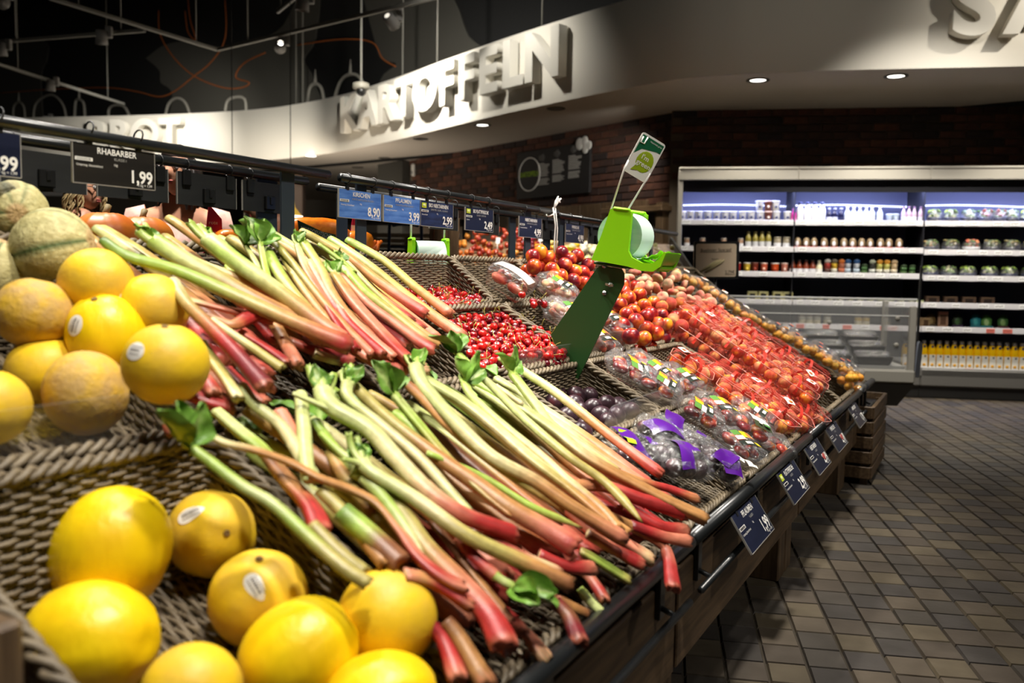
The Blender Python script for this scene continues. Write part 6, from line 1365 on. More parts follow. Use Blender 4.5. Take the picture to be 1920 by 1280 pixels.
# ------------------------------------------------------------------ wall chiller with its goods
GF = 8.356
def E_(px): return .111+(px-1276)*.00454
def build_chiller():
    sil = mat('chiller_silver', lin(170, 165, 155), .35, metal=.3)
    blk = mat('chiller_inside', lin(26, 26, 34), .6)
    back = mat('chiller_back', lin(92, 94, 122), .5)
    shelf = mat('chiller_shelf', lin(60, 60, 64), .5)
    strip = mat('price_strip', lin(206, 204, 208), .4)
    led = mat('led_light', (1, 1, 1, 1), .5, emit=((.62, .68, 1, 1), 4))
    ladhesive = [mat('ticket_white', lin(232, 232, 232), .5), mat('ticket_red', lin(214, 110, 96), .5), INK]
    edges = [.10, 1.16, 2.28, 3.4, 4.52, 5.64, 6.76, 7.88, 9.0]
    names = ['wall chiller module at the corner by the timber shelf', 'wall chiller module in the middle of the row', 'wall chiller module with the salads and orange juice']+['wall chiller module outside the picture']*5
    zs = [(1.565, .60), (1.32, .62), (1.09, .635), (.835, .65), (.62, .66)]
    for k in range(8):
        a, b = edges[k], edges[k+1]; L = b-a; rn = random.Random(k)
        t = thing('wall_chiller', names[k] if k < 3 else 'wall chiller module further right along the row', 'chiller', WM @ TR(a, GF, 0), None if k < 3 else 'chiller modules further right')
        g = G(); g.box((L/2, .73, 1.0), (L, .03, 1.96)); g.build('back_panel', back if True else blk, t)
        for x in ((.02,) if k == 0 else ())+((L-.006,) if k < 2 else ()):
            g = G(); g.box((x, .37 if x < .03 else .4, 1.03), (.04 if x < .03 else .008, .74 if x < .03 else .6, 2.06), .004); g.build('side_panel', sil if x < .03 else blk, t)
        g = G(); g.box((L/2, .38, 2.03), (L, .78, .06), .004); g.box((L/2, .0, 1.985), (L, .03, .09), .006); g.box((L/2, -.008, 2.045), (L, .03, .03), .012); g.build('canopy', sil, t)
        g = G(); g.box((L/2, .1, 1.90), (L, .012, .12), M=TR(0, 0, 0)); g.box((L/2, .36, 1.965), (L, .62, .02)); g.build('canopy_inside', blk, t)
        g = G(); n = int(L/.024)
        for i in range(n): g.box((.02+i*.024, .70, 1.765+.010*math.sin(i*.09)), (.014, .012, .011))
        g.build('led_strip', led, t)['kind'] = 'stuff'
        g = G(); g.lathe([(0, 0), (.045, -.001), (.05, .012)], 16, M=TR(.12 if k == 0 else L*.5, .2, 1.938), caps=False); g.build('ceiling_lamp', led, t)
        for i, (z, dp) in enumerate(zs):
            step = -.012 if k == 2 and i in (1, 2) else 0
            g = G(); g.box((L/2, .72-dp/2, z+step), (L-.01, dp, .016), .002); g.build('shelf', shelf, t)
            s_ = link('price_rail', None, t) if False else None
            g = G(); g.box((L/2, .712-dp, z+step), (L-.006, .01, .05), .002, m=0)
            x = .04
            while x < L-.1:
                wd = rn.uniform(.05, .09); c = 1 if (i >= 4 and rn.random() < .6) else 0
                g.box((x+wd/2, .705-dp, z+step), (wd, .004, .036), m=1+c)
                for q in range(4): g.box((x+.012+q*wd*.2, .7025-dp, z+step+.004*(q % 2)), (wd*.12, .001, .008), m=3)
                x += wd+rn.uniform(.02, .16)
            o = g.build('price_rail', [strip]+ladhesive, t)
        g = G(); g.box((L/2, .34, .23), (L, .70, .05)); g.box((L/2, .02, .19), (L, .06, .16), .012); g.box((L/2, .015, .262), (L, .02, .03), .004); g.build('base_tub', mat('chiller_grey', lin(104, 102, 98), .4), t)
        g = G(); g.box((L/2, .0, .285), (L, .012, .045), .002, M=TR(0, -.015, -.02) @ RX(-12))
        x = .05
        while x < L-.1:
            wd = rn.uniform(.06, .1); g.box((x+wd/2, -.008, .285), (wd, .003, .034), m=1+(rn.random() < .4), M=TR(0, -.015, -.02) @ RX(-12)); x += wd+rn.uniform(.02, .12)
        g.build('price_rail', [strip]+ladhesive, t)
        g = G(); g.box((L/2, .06, .06), (L, .06, .11), .004); g.build('kick_plate', mat('chiller_dark', lin(38, 37, 35), .5), t)
build_chiller()

def build_goods():
    white = mat('pack_white', lin(232, 232, 236), .45); 
    def M_(c, r=.4): return mat('goods_%d_%d_%d' % c, lin(*c), r)
    def proto(kind, c1=(232, 232, 236), c2=(200, 200, 206), c3=(60, 66, 110)):
        """list of (part name, mesh)"""
        P = []
        if kind == 'tub':
            g = G(); g.lathe([(.026, 0), (.029, .002), (.035, .085), (.036, .088)], 14); P.append(('cup', g.mesh('cup', M_(c1))))
            g = G(); g.lathe([(.0375, .086), (.0385, .090), (.037, .096), (.0, .096)], 14); P.append(('lid', g.mesh('lid', M_(c2))))
            g = G(); g.ball((.013, .004, .013), 10, 6, M=TR(0, -.031, .04)); P.append(('printed_mark', g.mesh('printed_mark', M_(c3))))
        elif kind == 'bottle':
            g = G(); g.lathe([(.028, 0), (.031, .004), (.031, .085), (.027, .105), (.014, .128), (.0125, .145)], 14); P.append(('body', g.mesh('body', M_(c1, .2))))
            g = G(); g.lathe([(.0155, .143), (.0155, .162), (.0, .163)], 12); P.append(('cap', g.mesh('cap', M_(c3))))
            g = G(); g.lathe([(.0315, .018), (.0318, .06)], 14, caps=False); P.append(('paper_label', g.mesh('paper_label', M_(c2))))
        elif kind == 'tall':
            g = G(); g.lathe([(.030, 0), (.032, .004), (.032, .10), (.028, .125), (.016, .150), (.014, .165)], 14); P.append(('body', g.mesh('body', M_(c1, .3))))
            g = G(); g.lathe([(.018, .163), (.018, .182), (.0, .183)], 12); P.append(('cap', g.mesh('cap', M_(c3))))
            g = G(); g.lathe([(.0325, .02), (.0328, .075)], 14, caps=False); P.append(('paper_label', g.mesh('paper_label', M_(c2))))
        elif kind == 'juice':
            g = G(); g.lathe([(.036, 0), (.039, .005), (.039, .13), (.036, .16), (.02, .195), (.017, .205)], 14); P.append(('body', g.mesh('body', M_(c1, .2))))
            g = G(); g.lathe([(.020, .203), (.020, .226), (.0, .227)], 12); P.append(('cap', g.mesh('cap', M_((236, 236, 236)))))
            g = G(); g.box((0, -.0385, .062), (.062, .004, .10), m=0); g.ball((.017, .004, .012), 12, 6, m=1, M=TR(0, -.041, .032)); g.box((.006, -.041, .1), (.016, .003, .014), m=2); P.append(('paper_label', g.mesh('paper_label', [M_(c2), M_((222, 160, 30)), M_((30, 30, 40))])))
            g = G(); g.lathe([(.0205, .196), (.0207, .203)], 12); g.box((0, -.03, .178), (.02, .01, .02)); P.append(('neck_band', g.mesh('neck_band', M_((40, 46, 86)))))
        elif kind == 'jar':
            g = G(); g.lathe([(.030, 0), (.034, .004), (.034, .068), (.03, .078)], 14); P.append(('glass', g.mesh('glass', M_(c1, .2))))
            g = G(); g.lathe([(.0335, .077), (.0335, .092), (.0, .093)], 14); P.append(('lid', g.mesh('lid', M_(c3))))
            g = G(); g.lathe([(.0345, .012), (.0347, .045)], 14, caps=False); P.append(('paper_label', g.mesh('paper_label', M_(c2))))
        elif kind == 'pouch':
            g = G(); g.ball((.042, .022, .055), 14, 10, M=TR(0, 0, .055), fn=lambda d: 1+.06*noise.noise(d*3)); P.append(('pouch', g.mesh('pouch', M_(c1, .3))))
            g = G(); g.box((0, -.018, .012), (.09, .012, .024), .003); P.append(('red_band', g.mesh('red_band', M_(c3))))
            g = G(); g.ball((.02, .004, .026), 12, 6, M=TR(-.006, -.021, .05)); P.append(('printed_mark', g.mesh('printed_mark', M_(c2))))
        elif kind == 'cups':
            g = G(); g.lathe([(.026, 0), (.031, .045), (.031, .05)], 14); P.append(('lower_cup', g.mesh('lower_cup', M_(c1))))
            g = G(); g.lathe([(.026, .05), (.031, .092), (.032, .098), (.0, .099)], 14); P.append(('upper_cup', g.mesh('upper_cup', M_(c2))))
            g = G(); g.ball((.03, .012, .022), 12, 8, M=TR(0, -.012, .118) @ RX(20)); P.append(('lid', g.mesh('lid', M_(c3))))
        elif kind == 'salad':
            g = G(); rn = random.Random(len(MATS))
            g.lathe([(.05, 0), (.058, .004), (.066, .045)], 16); P.append(('tray', g.mesh('tray', M_(c3, .3))))
            g = G()
            for i in range(40):
                a = rn.uniform(0, 6.28); r = rn.uniform(0, .048); g.ball((.024, .016, .010), 6, 4, M=TR(r*math.cos(a), r*math.sin(a), .055+rn.uniform(-.01, .045)) @ rrot(rn), m=i % 3)
            P.append(('salad_leaves', g.mesh('salad_leaves', [M_(c1), M_(c2), M_((70, 96, 40))])))
            g = G(); g.ball((.072, .072, .07), 16, 10, M=TR(0, 0, .042), fn=lambda d: 1 if d.z > -.1 else .97); P.append(('clear_dome', g.mesh('clear_dome', FILM)))
        elif kind == 'box':
            g = G(); g.box((0, 0, .05), (.09, .06, .10), .003); P.append(('carton', g.mesh('carton', M_(c1))))
            g = G(); g.box((0, -.031, .048), (.05, .004, .055)); P.append(('window', g.mesh('window', M_(c3, .2))))
            g = G(); g.box((0, -.031, .089), (.08, .003, .016)); P.append(('printed_mark', g.mesh('printed_mark', M_(c2))))
        elif kind == 'dome':
            g = G(); g.box((0, 0, .008), (.08, .08, .016), .004); P.append(('tray', g.mesh('tray', M_(c3))))
            g = G(); g.ball((.032, .032, .016), 12, 8, M=TR(0, 0, .02)); P.append(('food', g.mesh('food', M_(c1))))
            g = G(); g.ball((.039, .039, .036), 14, 8, M=TR(0, 0, .016)); P.append(('clear_dome', g.mesh('clear_dome', FILM)))
        return P
    cache = {}
    def put(kind, cols, e, z, label, cat, group, g_=GF+.17, rz=0, sc=1.0, dz=0):
        key = (kind, cols)
        if key not in cache: cache[key] = proto(kind, *cols)
        t = thing(cat.replace(' ', '_'), label, cat, WM @ TR(e, g_, z+dz) @ RZ(rz) @ (SCL(*sc) if isinstance(sc, tuple) else SCL(sc, sc, sc)), group)
        for nm, me in cache[key]: link(nm, me, t)
    WT = ((236, 236, 240), (222, 222, 230), (60, 66, 110))
    z = 1.574
    px = [1283, 1300, 1317, 1335, 1353, 1370, 1386, 1405, 1422, 1440, 1472, 1494]
    for i, p in enumerate(px): put('tub', WT, E_(p), z, 'white yoghurt tub, %s from the left on the top chiller shelf' % ORD[i], 'yoghurt tub', 'white tubs on the top shelf')
    put('tub', WT, E_(1438), z+.097, 'white yoghurt tub stacked on another, left of the brown one', 'yoghurt tub', 'stacked tubs'); put('tub', WT, E_(1470), z+.097, 'white yoghurt tub stacked on another, right of the brown one', 'yoghurt tub', 'stacked tubs')
    BR = ((120, 70, 62), (226, 200, 190), (232, 220, 216))
    put('tub', BR, E_(1456), z, 'brown yoghurt tub under another between the white tubs', 'yoghurt tub', None); put('tub', BR, E_(1455), z+.097, 'brown yoghurt tub on top of another between the white tubs', 'yoghurt tub', None)
    put('bottle', ((214, 60, 160), (230, 110, 190), (240, 120, 200)), E_(1506), z, 'pink bottle beside the tall white bottles on the top shelf', 'bottle', None, sc=.75)
    for i, p in enumerate([1518, 1533, 1547, 1561]): put('tall', WT, E_(p), z, 'tall white milk bottle, %s from the left on the top shelf' % ORD[i], 'milk bottle', 'tall white bottles', sc=(1.0, 1, 1.0))
    for i, p in enumerate([1575, 1586, 1598]): put('bottle', ((26, 28, 60), (210, 214, 240) if i < 2 else (40, 44, 80), (190, 196, 230)), E_(p), z, 'dark blue small bottle, %s of three on the top shelf' % ORD[i], 'bottle', 'dark small bottles', sc=.8)
    for i, p in enumerate([1610, 1622, 1634, 1646, 1657, 1672]): put('bottle', ((214, 226, 234), (226, 232, 240), (236, 236, 244)), E_(p), z, 'pale small bottle, %s from the dark bottles on the top shelf' % ORD[i], 'bottle', 'pale small bottles', sc=.88)
    for i, p in enumerate([1690, 1702]): put('tub', ((200, 216, 236), (214, 226, 240), (180, 190, 220)), E_(p), z, 'pale blue tub, %s of the pair right of the pale bottles' % ORD[i], 'tub', 'pale blue tubs', sc=.8)
    for i, p in enumerate([1717, 1727, 1737, 1749]): put('bottle', ((200, 170, 190), (226, 222, 236), (120, 90, 120)), E_(p), z, 'slim mauve bottle, %s of the four beside the salads' % ORD[i], 'bottle', 'slim mauve bottles', sc=(.7, .7, .9))
    SA = [((150, 180, 60), (200, 206, 150), (34, 40, 70)), ((110, 140, 56), (206, 200, 160), (30, 36, 60)), ((84, 110, 50), (150, 60, 50), (40, 44, 80))]
    for i, p in enumerate([1775, 1806, 1838, 1868, 1893, 1916, 1946]): put('salad', SA[(0, 0, 1, 2, 2, 1, 0)[i]], E_(p), z, 'salad bowl, %s from the left on the top shelf' % ORD[i], 'salad bowl', 'salads on the top shelf', sc=(1, 1, 1.1))
    z = 1.329
    for i, p in enumerate([1294, 1326, 1369, 1403]): put('jar', ((150, 120, 100), (220, 220, 226), (150, 140, 130)), E_(p), z, 'small jar standing apart, %s from the left on the second shelf' % ORD[i], 'jar', 'jars standing apart', sc=(.75, .75, 1))
    for i, p in enumerate([1418, 1432, 1445, 1458]): put('tall', ((128, 116, 50), (196, 196, 200), (96, 84, 40)), E_(p), z, 'olive green bottle, %s from the left on the second shelf' % ORD[i], 'bottle', 'olive green bottles', sc=(.85, .85, .84))
    for i, p in enumerate([1476, 1494]): put('jar', ((140, 130, 112), (214, 214, 220), (130, 122, 104)), E_(p), z, 'squat jar with a pale label, %s of the pair on the second shelf' % ('left' if i == 0 else 'right'), 'jar', 'squat jars', sc=(1, 1, 1.15))
    for i, p in enumerate([1516, 1533, 1548, 1568, 1587, 1606, 1623, 1640, 1656, 1676, 1692, 1711]): put('pouch', ((120, 100, 72), (216, 214, 222), (170, 46, 36)), E_(p), z, 'brown pouch with a red band, %s from the left on the second shelf' % ORD[i], 'pouch', 'pouches with a red band', sc=(.8, 1, .95), rz=8*(i % 3-1))
    for i, p in enumerate([1770, 1808, 1846, 1884, 1920, 1955]): put('salad', [((90, 110, 50), (170, 140, 80), (40, 40, 60)), ((80, 100, 44), (120, 110, 70), (40, 40, 56)), ((150, 70, 50), (180, 110, 70), (200, 200, 206))][(0, 1, 2, 1, 1, 0)[i]], E_(p), z-.012, 'salad tray, %s from the left on the second shelf' % ORD[i], 'salad tray', 'salads on the second shelf', sc=(1.15, 1, 1))
    z = 1.099
    RD = [((170, 40, 40), (214, 190, 180), (220, 200, 190)), ((214, 180, 60), (226, 220, 210), (230, 200, 80)), ((120, 44, 26), (110, 60, 50), (150, 60, 40)), ((206, 96, 66), (224, 200, 190), (230, 180, 160)), ((210, 80, 26), (226, 220, 214), (190, 70, 30)), ((210, 130, 110), (216, 190, 180), (230, 200, 190))]
    nmz = ['red', 'yellow', 'brown red', 'salmon', 'orange', 'pale pink']
    put('tub', RD[0], E_(1281), z, 'red tub left of the chalk sign on the third shelf', 'tub', None)
    for i, p in enumerate([1398, 1417, 1433, 1451, 1473, 1492]): put('tub', RD[i], E_(p), z, '%s tub on the third shelf right of the chalk sign' % nmz[i], 'tub', 'tubs on the third shelf', sc=(1.05 if i == 4 else .95, .95, 1))
    for i, p in enumerate([1508, 1521, 1534, 1547]): put('bottle', ((120, 50, 26), (222, 222, 228), (60, 40, 36)), E_(p), z, 'small amber bottle with a white label, %s from the left' % ORD[i], 'bottle', 'amber bottles', sc=(.95, .95, .78))
    put('bottle', ((222, 214, 180), (230, 228, 224), (220, 214, 190)), E_(1560), z, 'small cream bottle right of the amber bottles', 'bottle', None, sc=(.95, .95, .78))
    CP = [((90, 60, 54), (190, 70, 60), (206, 200, 190)), ((220, 216, 200), (230, 190, 60), (120, 110, 90)), ((190, 110, 80), (190, 120, 90), (226, 130, 60)), ((190, 206, 220), (216, 220, 226), (50, 90, 140)), ((80, 110, 60), (80, 120, 70), (60, 80, 50)), ((210, 212, 206), (60, 60, 56), (200, 206, 180)), ((226, 222, 206), (220, 214, 120), (230, 160, 60)), ((226, 214, 190), (228, 200, 160), (220, 190, 150))]
    nmc = ['dark red', 'yellow topped', 'orange brown', 'blue lidded', 'low green', 'black and white', 'white and yellow', 'cream']
    for i, (p, c) in enumerate([(1576, 0), (1589, 1), (1603, 2), (1615, 3), (1632, 3), (1647, 4), (1662, 5), (1676, 6), (1690, 6), (1704, 7), (1722, 4), (1738, 4)]):
        put('cups', CP[c], E_(p), z, 'stack of two %s dessert cups, %s from the left on the third shelf' % (nmc[c], ORD[i]), 'dessert cups', 'stacked dessert cups', sc=(.95, .95, .7 if c == 4 else 1))
    for i, p in enumerate([1772, 1806, 1842, 1882, 1918, 1955]): put('salad', SA[(0, 1, 0, 0, 0, 1)[i]], E_(p), z-.012, 'bagged salad, %s from the left on the third shelf' % ORD[i], 'bagged salad', 'salads on the third shelf', sc=(1.1, 1, .95))
    z = .844
    for i, p in enumerate([1430, 1452, 1480, 1500]): put('box', ((176, 168, 110), (196, 190, 140), (30, 30, 28)), E_(p), z, 'window carton, %s from the left above the glass of the low chiller' % ORD[i], 'carton', 'window cartons', sc=(1, 1, .85))
    for i in range(12): put('dome', ((150, 150, 110), (200, 200, 190), (26, 26, 26)), E_(1525+19.5*i), z, 'domed bowl, %s from the left on the fourth shelf' % ORD[i], 'domed bowl', 'domed bowls')
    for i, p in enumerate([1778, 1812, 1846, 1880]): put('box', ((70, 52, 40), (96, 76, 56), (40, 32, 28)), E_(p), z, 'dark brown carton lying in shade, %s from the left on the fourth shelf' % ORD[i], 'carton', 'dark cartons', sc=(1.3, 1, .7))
    put('box', ((206, 206, 170), (180, 200, 120), (226, 222, 200)), E_(1755), z, 'pale small carton at the shelf joint above the low chiller', 'carton', None, sc=(.7, .8, .3))
    z = .629
    for i, p in enumerate([1752, 1768]): put('box', ((136, 110, 80), (170, 140, 100), (80, 60, 44)), E_(p), z, 'brown carton, %s from the left behind the low chiller end' % ORD[i], 'carton', 'brown cartons', sc=(.8, .8, .9))
    put('box', ((150, 116, 92), (196, 130, 110), (96, 70, 54)), E_(1800), z, 'tall narrow brown carton on the fifth shelf', 'carton', None, sc=(.95, .8, 1.5))
    for i, (p, c, nmx) in enumerate([(1778, ((90, 70, 40), (130, 110, 70), (60, 50, 40)), 'olive'), (1828, ((40, 50, 36), (60, 90, 50), (50, 30, 60)), 'dark green'), (1862, ((40, 120, 130), (60, 150, 150), (30, 100, 110)), 'teal'), (1882, ((80, 130, 60), (150, 180, 120), (40, 110, 116)), 'green and teal'), (1912, ((60, 100, 50), (120, 150, 90), (70, 30, 40)), 'green')]):
        put('pouch', c, E_(p), z, '%s bag of greens on the fifth shelf' % nmx, 'bag of greens', 'bags on the fifth shelf', sc=(1.1, 1, 1.2))
    for i, p in enumerate([1530, 1545, 1560, 1580, 1640, 1655]): put('jar', ((180, 150, 70) if i > 3 else (170, 166, 150), (210, 200, 170), (120, 110, 96)), E_(p), z, 'jar seen through the glass of the low chiller, %s from the left' % ORD[i], 'jar', 'jars seen through the glass')
    z = .258
    for i, p in enumerate([1733, 1768, 1783, 1797, 1811, 1825, 1839, 1853, 1867, 1881, 1895, 1908, 1922, 1936, 1950]): put('juice', ((240, 190, 10), (230, 226, 214), (236, 236, 236)), E_(p), z, 'orange juice bottle, %s from the left in the bottom tub' % ORD[i], 'juice bottle', 'orange juice bottles', sc=(.86, .86, 1.13))
    for i, p in enumerate([1741, 1754]): put('juice', ((60, 20, 40), (44, 30, 36), (200, 120, 180)), E_(p), z, 'dark berry juice bottle, %s of the pair left of the orange juice' % ('left' if i == 0 else 'right'), 'juice bottle', 'berry juice bottles', sc=(.86, .86, 1.13))
build_goods()

# ------------------------------------------------------------------ low glass chiller, crate, chalk sign
def build_low_chiller():
    gry = mat('low_chiller_grey', lin(150, 146, 136), .45); drk = mat('low_chiller_dark', lin(66, 65, 62), .5)
    glass = clear('chiller_glass', gloss=.06, rough=.03, haze=.05)
    t = thing('low_chiller', 'grey low chiller with tall glass walls behind the stand end', 'chiller', WM @ TR(.2, 6.2, 0)); L = 1.46; D = .9
    g = G(); a = [(.0, .0), (L-.03, .0), (L-.03, D), (0, D)]; 
    b0 = [(.05, .10, .2), (L-.08, .10, .2), (L-.08, D-.05, .2), (.05, D-.05, .2)]; b1 = [(0, 0, .36), (L, 0, .36), (L, D, .36), (0, D, .36)]
    g.add(b0+b1, [(3, 2, 1, 0), (0, 1, 5, 4), (1, 2, 6, 5), (2, 3, 7, 6), (3, 0, 4, 7)]); g.build('tub', drk, t)
    g = G(); 
    for c, s in (((L/2, .03, .41), (L, .08, .09)), ((L/2, D-.03, .41), (L, .06, .09)), ((L-.03, D/2, .41), (.06, D, .09)), ((.03, D/2, .41), (.06, D, .09))): g.box(c, s, .012)
    g.build('tub_rim', gry, t)
    g = G(); g.box((L/2, D/2, .1), (L*.8, D*.7, .2)); g.build('plinth', BLACK, t)
    g = G(); g.box((L/2, D/2, .42), (L-.1, D-.12, .11)); g.build('inner_floor', mat('inner_grey', lin(150, 150, 146), .5), t)
    for c, s, nm in (((L/2, .04, .69), (L-.02, .006, .47), 'front_glass'), ((L-.02, D/2, .66), (.006, D-.08, .42), 'end_glass'), ((L/2, D-.03, .66), (L-.02, .006, .4), 'rear_glass')):
        g = G(); g.box(c, s); g.build(nm, glass, t)
    g = G(); g.box((L/2, .04, .925), (L, .012, .014), .003); g.box((L/2, .04, .815), (L-.05, .008, .008)); g.build('glass_edge', mat('glass_edge', lin(200, 200, 196), .25), t)
    for x, y, h0, h1, w_ in ((L-.025, .03, .4, .88, .045), (L-.01, D-.05, .4, .9, .04)):
        g = G(); g.box((x, y, (h0+h1)/2), (w_, .035, h1-h0), .006); g.build('corner_post', gry, t)
    for x, z in ((L-.12, .80), (L-.12, .62), (L*.62, .76)):
        g = G(); g.lathe([(.016, 0), (.014, .006), (0, .007)], 12, M=TR(x, .034, z) @ RX(90)); g.build('glass_fixing', gry, t)
    g = G(); g.box((L+.03, .1, .9), (.012, .03, .5), .004); g.build('pole', BLACK, t)
    g = G(); g.poly([(x, y) for x, y in rr(.11, .24, .03)], .012, M=TR(L+.04, .1, .52) @ RZ(60) @ RY(14)); g.build('bumper_plate', mat('bumper_grey', lin(96, 100, 110), .35), t)
    bl = mat('tray_black', lin(22, 22, 22), .3)
    tb, tr_ = tray_mesh(.24, .18, .06, bl, rim=.004); tr_.materials.clear(); tr_.materials.append(bl); fl = film_mesh(.23, .17, .05, 31, .006)
    for r_ in range(3):
        for k in range(5):
            M = WM @ TR(.2+.14+.27*k, 6.2+.16+.22*r_, .53+.055*r_)
            p = thing('black_tray', 'film-covered black tray, %s from the left in the %s line of the low chiller' % (ORD[k], ['front', 'middle', 'rear'][r_]), 'tray', M, 'black trays in the low chiller'); link('tray', tb, p); link('tray_rim', tr_, p); link('film', fl, p, TR(0, 0, .012))
    # slatted crate that carries the end of the stand
    t = thing('slatted_crate', 'slatted wooden crate on the floor under the far stand end', 'crate', ST(4.785, .47, 0)); w_, d_, h_ = .66, .46, .385
    for i in range(5):
        z = .035+.0775*i+.03
        for c, s in (((w_/2, 0, z), (w_, .02, .062)), ((w_/2, d_, z), (w_, .02, .062)), ((0, d_/2, z), (.02, d_, .062)), ((w_, d_/2, z), (.02, d_, .062))):
            g = G(); g.box(c, s, .003); g.build('slat', OAK, t)
    for x in (.03, w_-.03):
        for y in (.03, d_-.03):
            g = G(); g.box((x, y, .19), (.035, .035, .38)); g.build('corner_post', OAKV, t)
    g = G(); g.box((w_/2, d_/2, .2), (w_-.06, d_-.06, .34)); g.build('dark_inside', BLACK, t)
    # chalk sign Beelitzer Spargel
    q = V((1.295, 5.63, 1.04)); t = thing('chalk_sign', 'black framed beige sign Beelitzer Spargel with an asparagus drawing', 'sign', TR(*q) @ RZ(-3) @ RY(-1.0))
    w_, h_ = .285, .24
    g = G(); g.poly([(x, z+h_/2) for x, z in rr(w_, h_, .012)], .016, M=TR(0, .006, 0)); g.build('frame', BLACK, t)
    g = G(); g.poly([(x, z+h_/2) for x, z in rr(w_-.03, h_-.03, .014)], .004, M=TR(-.003, -.003, 0)); g.build('paper', mat('kraft_paper', lin(206, 184, 156), .7), t)
    ink = mat('chalk_ink', lin(50, 44, 40), .7)
    text('heading', 'Beelitzer Spargel', .028, ink, t, TR(-.005, -.006, .185) @ UP @ Matrix.Rotation(R(1.5), 4, 'Z'), space=1.02)
    text('price', '2,79€', .026, ink, t, TR(.085, -.006, .045) @ UP)
    g = G(); g.tube([(-.105, -.006, .170), (.095, -.006, .174)], .0012, 4); g.tube([(.055, -.006, .030), (.118, -.006, .031)], .0012, 4); g.build('underline', ink, t)
    asp = mat('asparagus_cream', lin(214, 200, 150), .6)
    for i in range(6):
        g = G(); dx = .012*i; g.tube([(-.105+dx*1.0, -.0065-.0006*i, .045+.006*(i % 3)), (-.02+dx*.9, -.0065-.0006*i, .105+.005*(i % 2)), (.0+dx*.8, -.0065-.0006*i, .118+.005*(i % 2))], [.0055, .0058, .003], 6); g.build('asparagus_drawing', asp, t)
    text('drawing_caption', 'Spargel', .014, ink, t, TR(-.01, -.008, .128) @ UP)
    g = G(); g.tube([(0, .02, -.9), (0, .02, .1)], .008, 8); g.lathe([(.1, -1.04), (.1, -1.03), (.02, -1.02)], 16, M=TR(0, .02, 0)); g.tube([(0, .02, -1.03), (0, .02, -.88)], .008, 8); g.build('stand_pole', BLACK, t)
build_low_chiller()
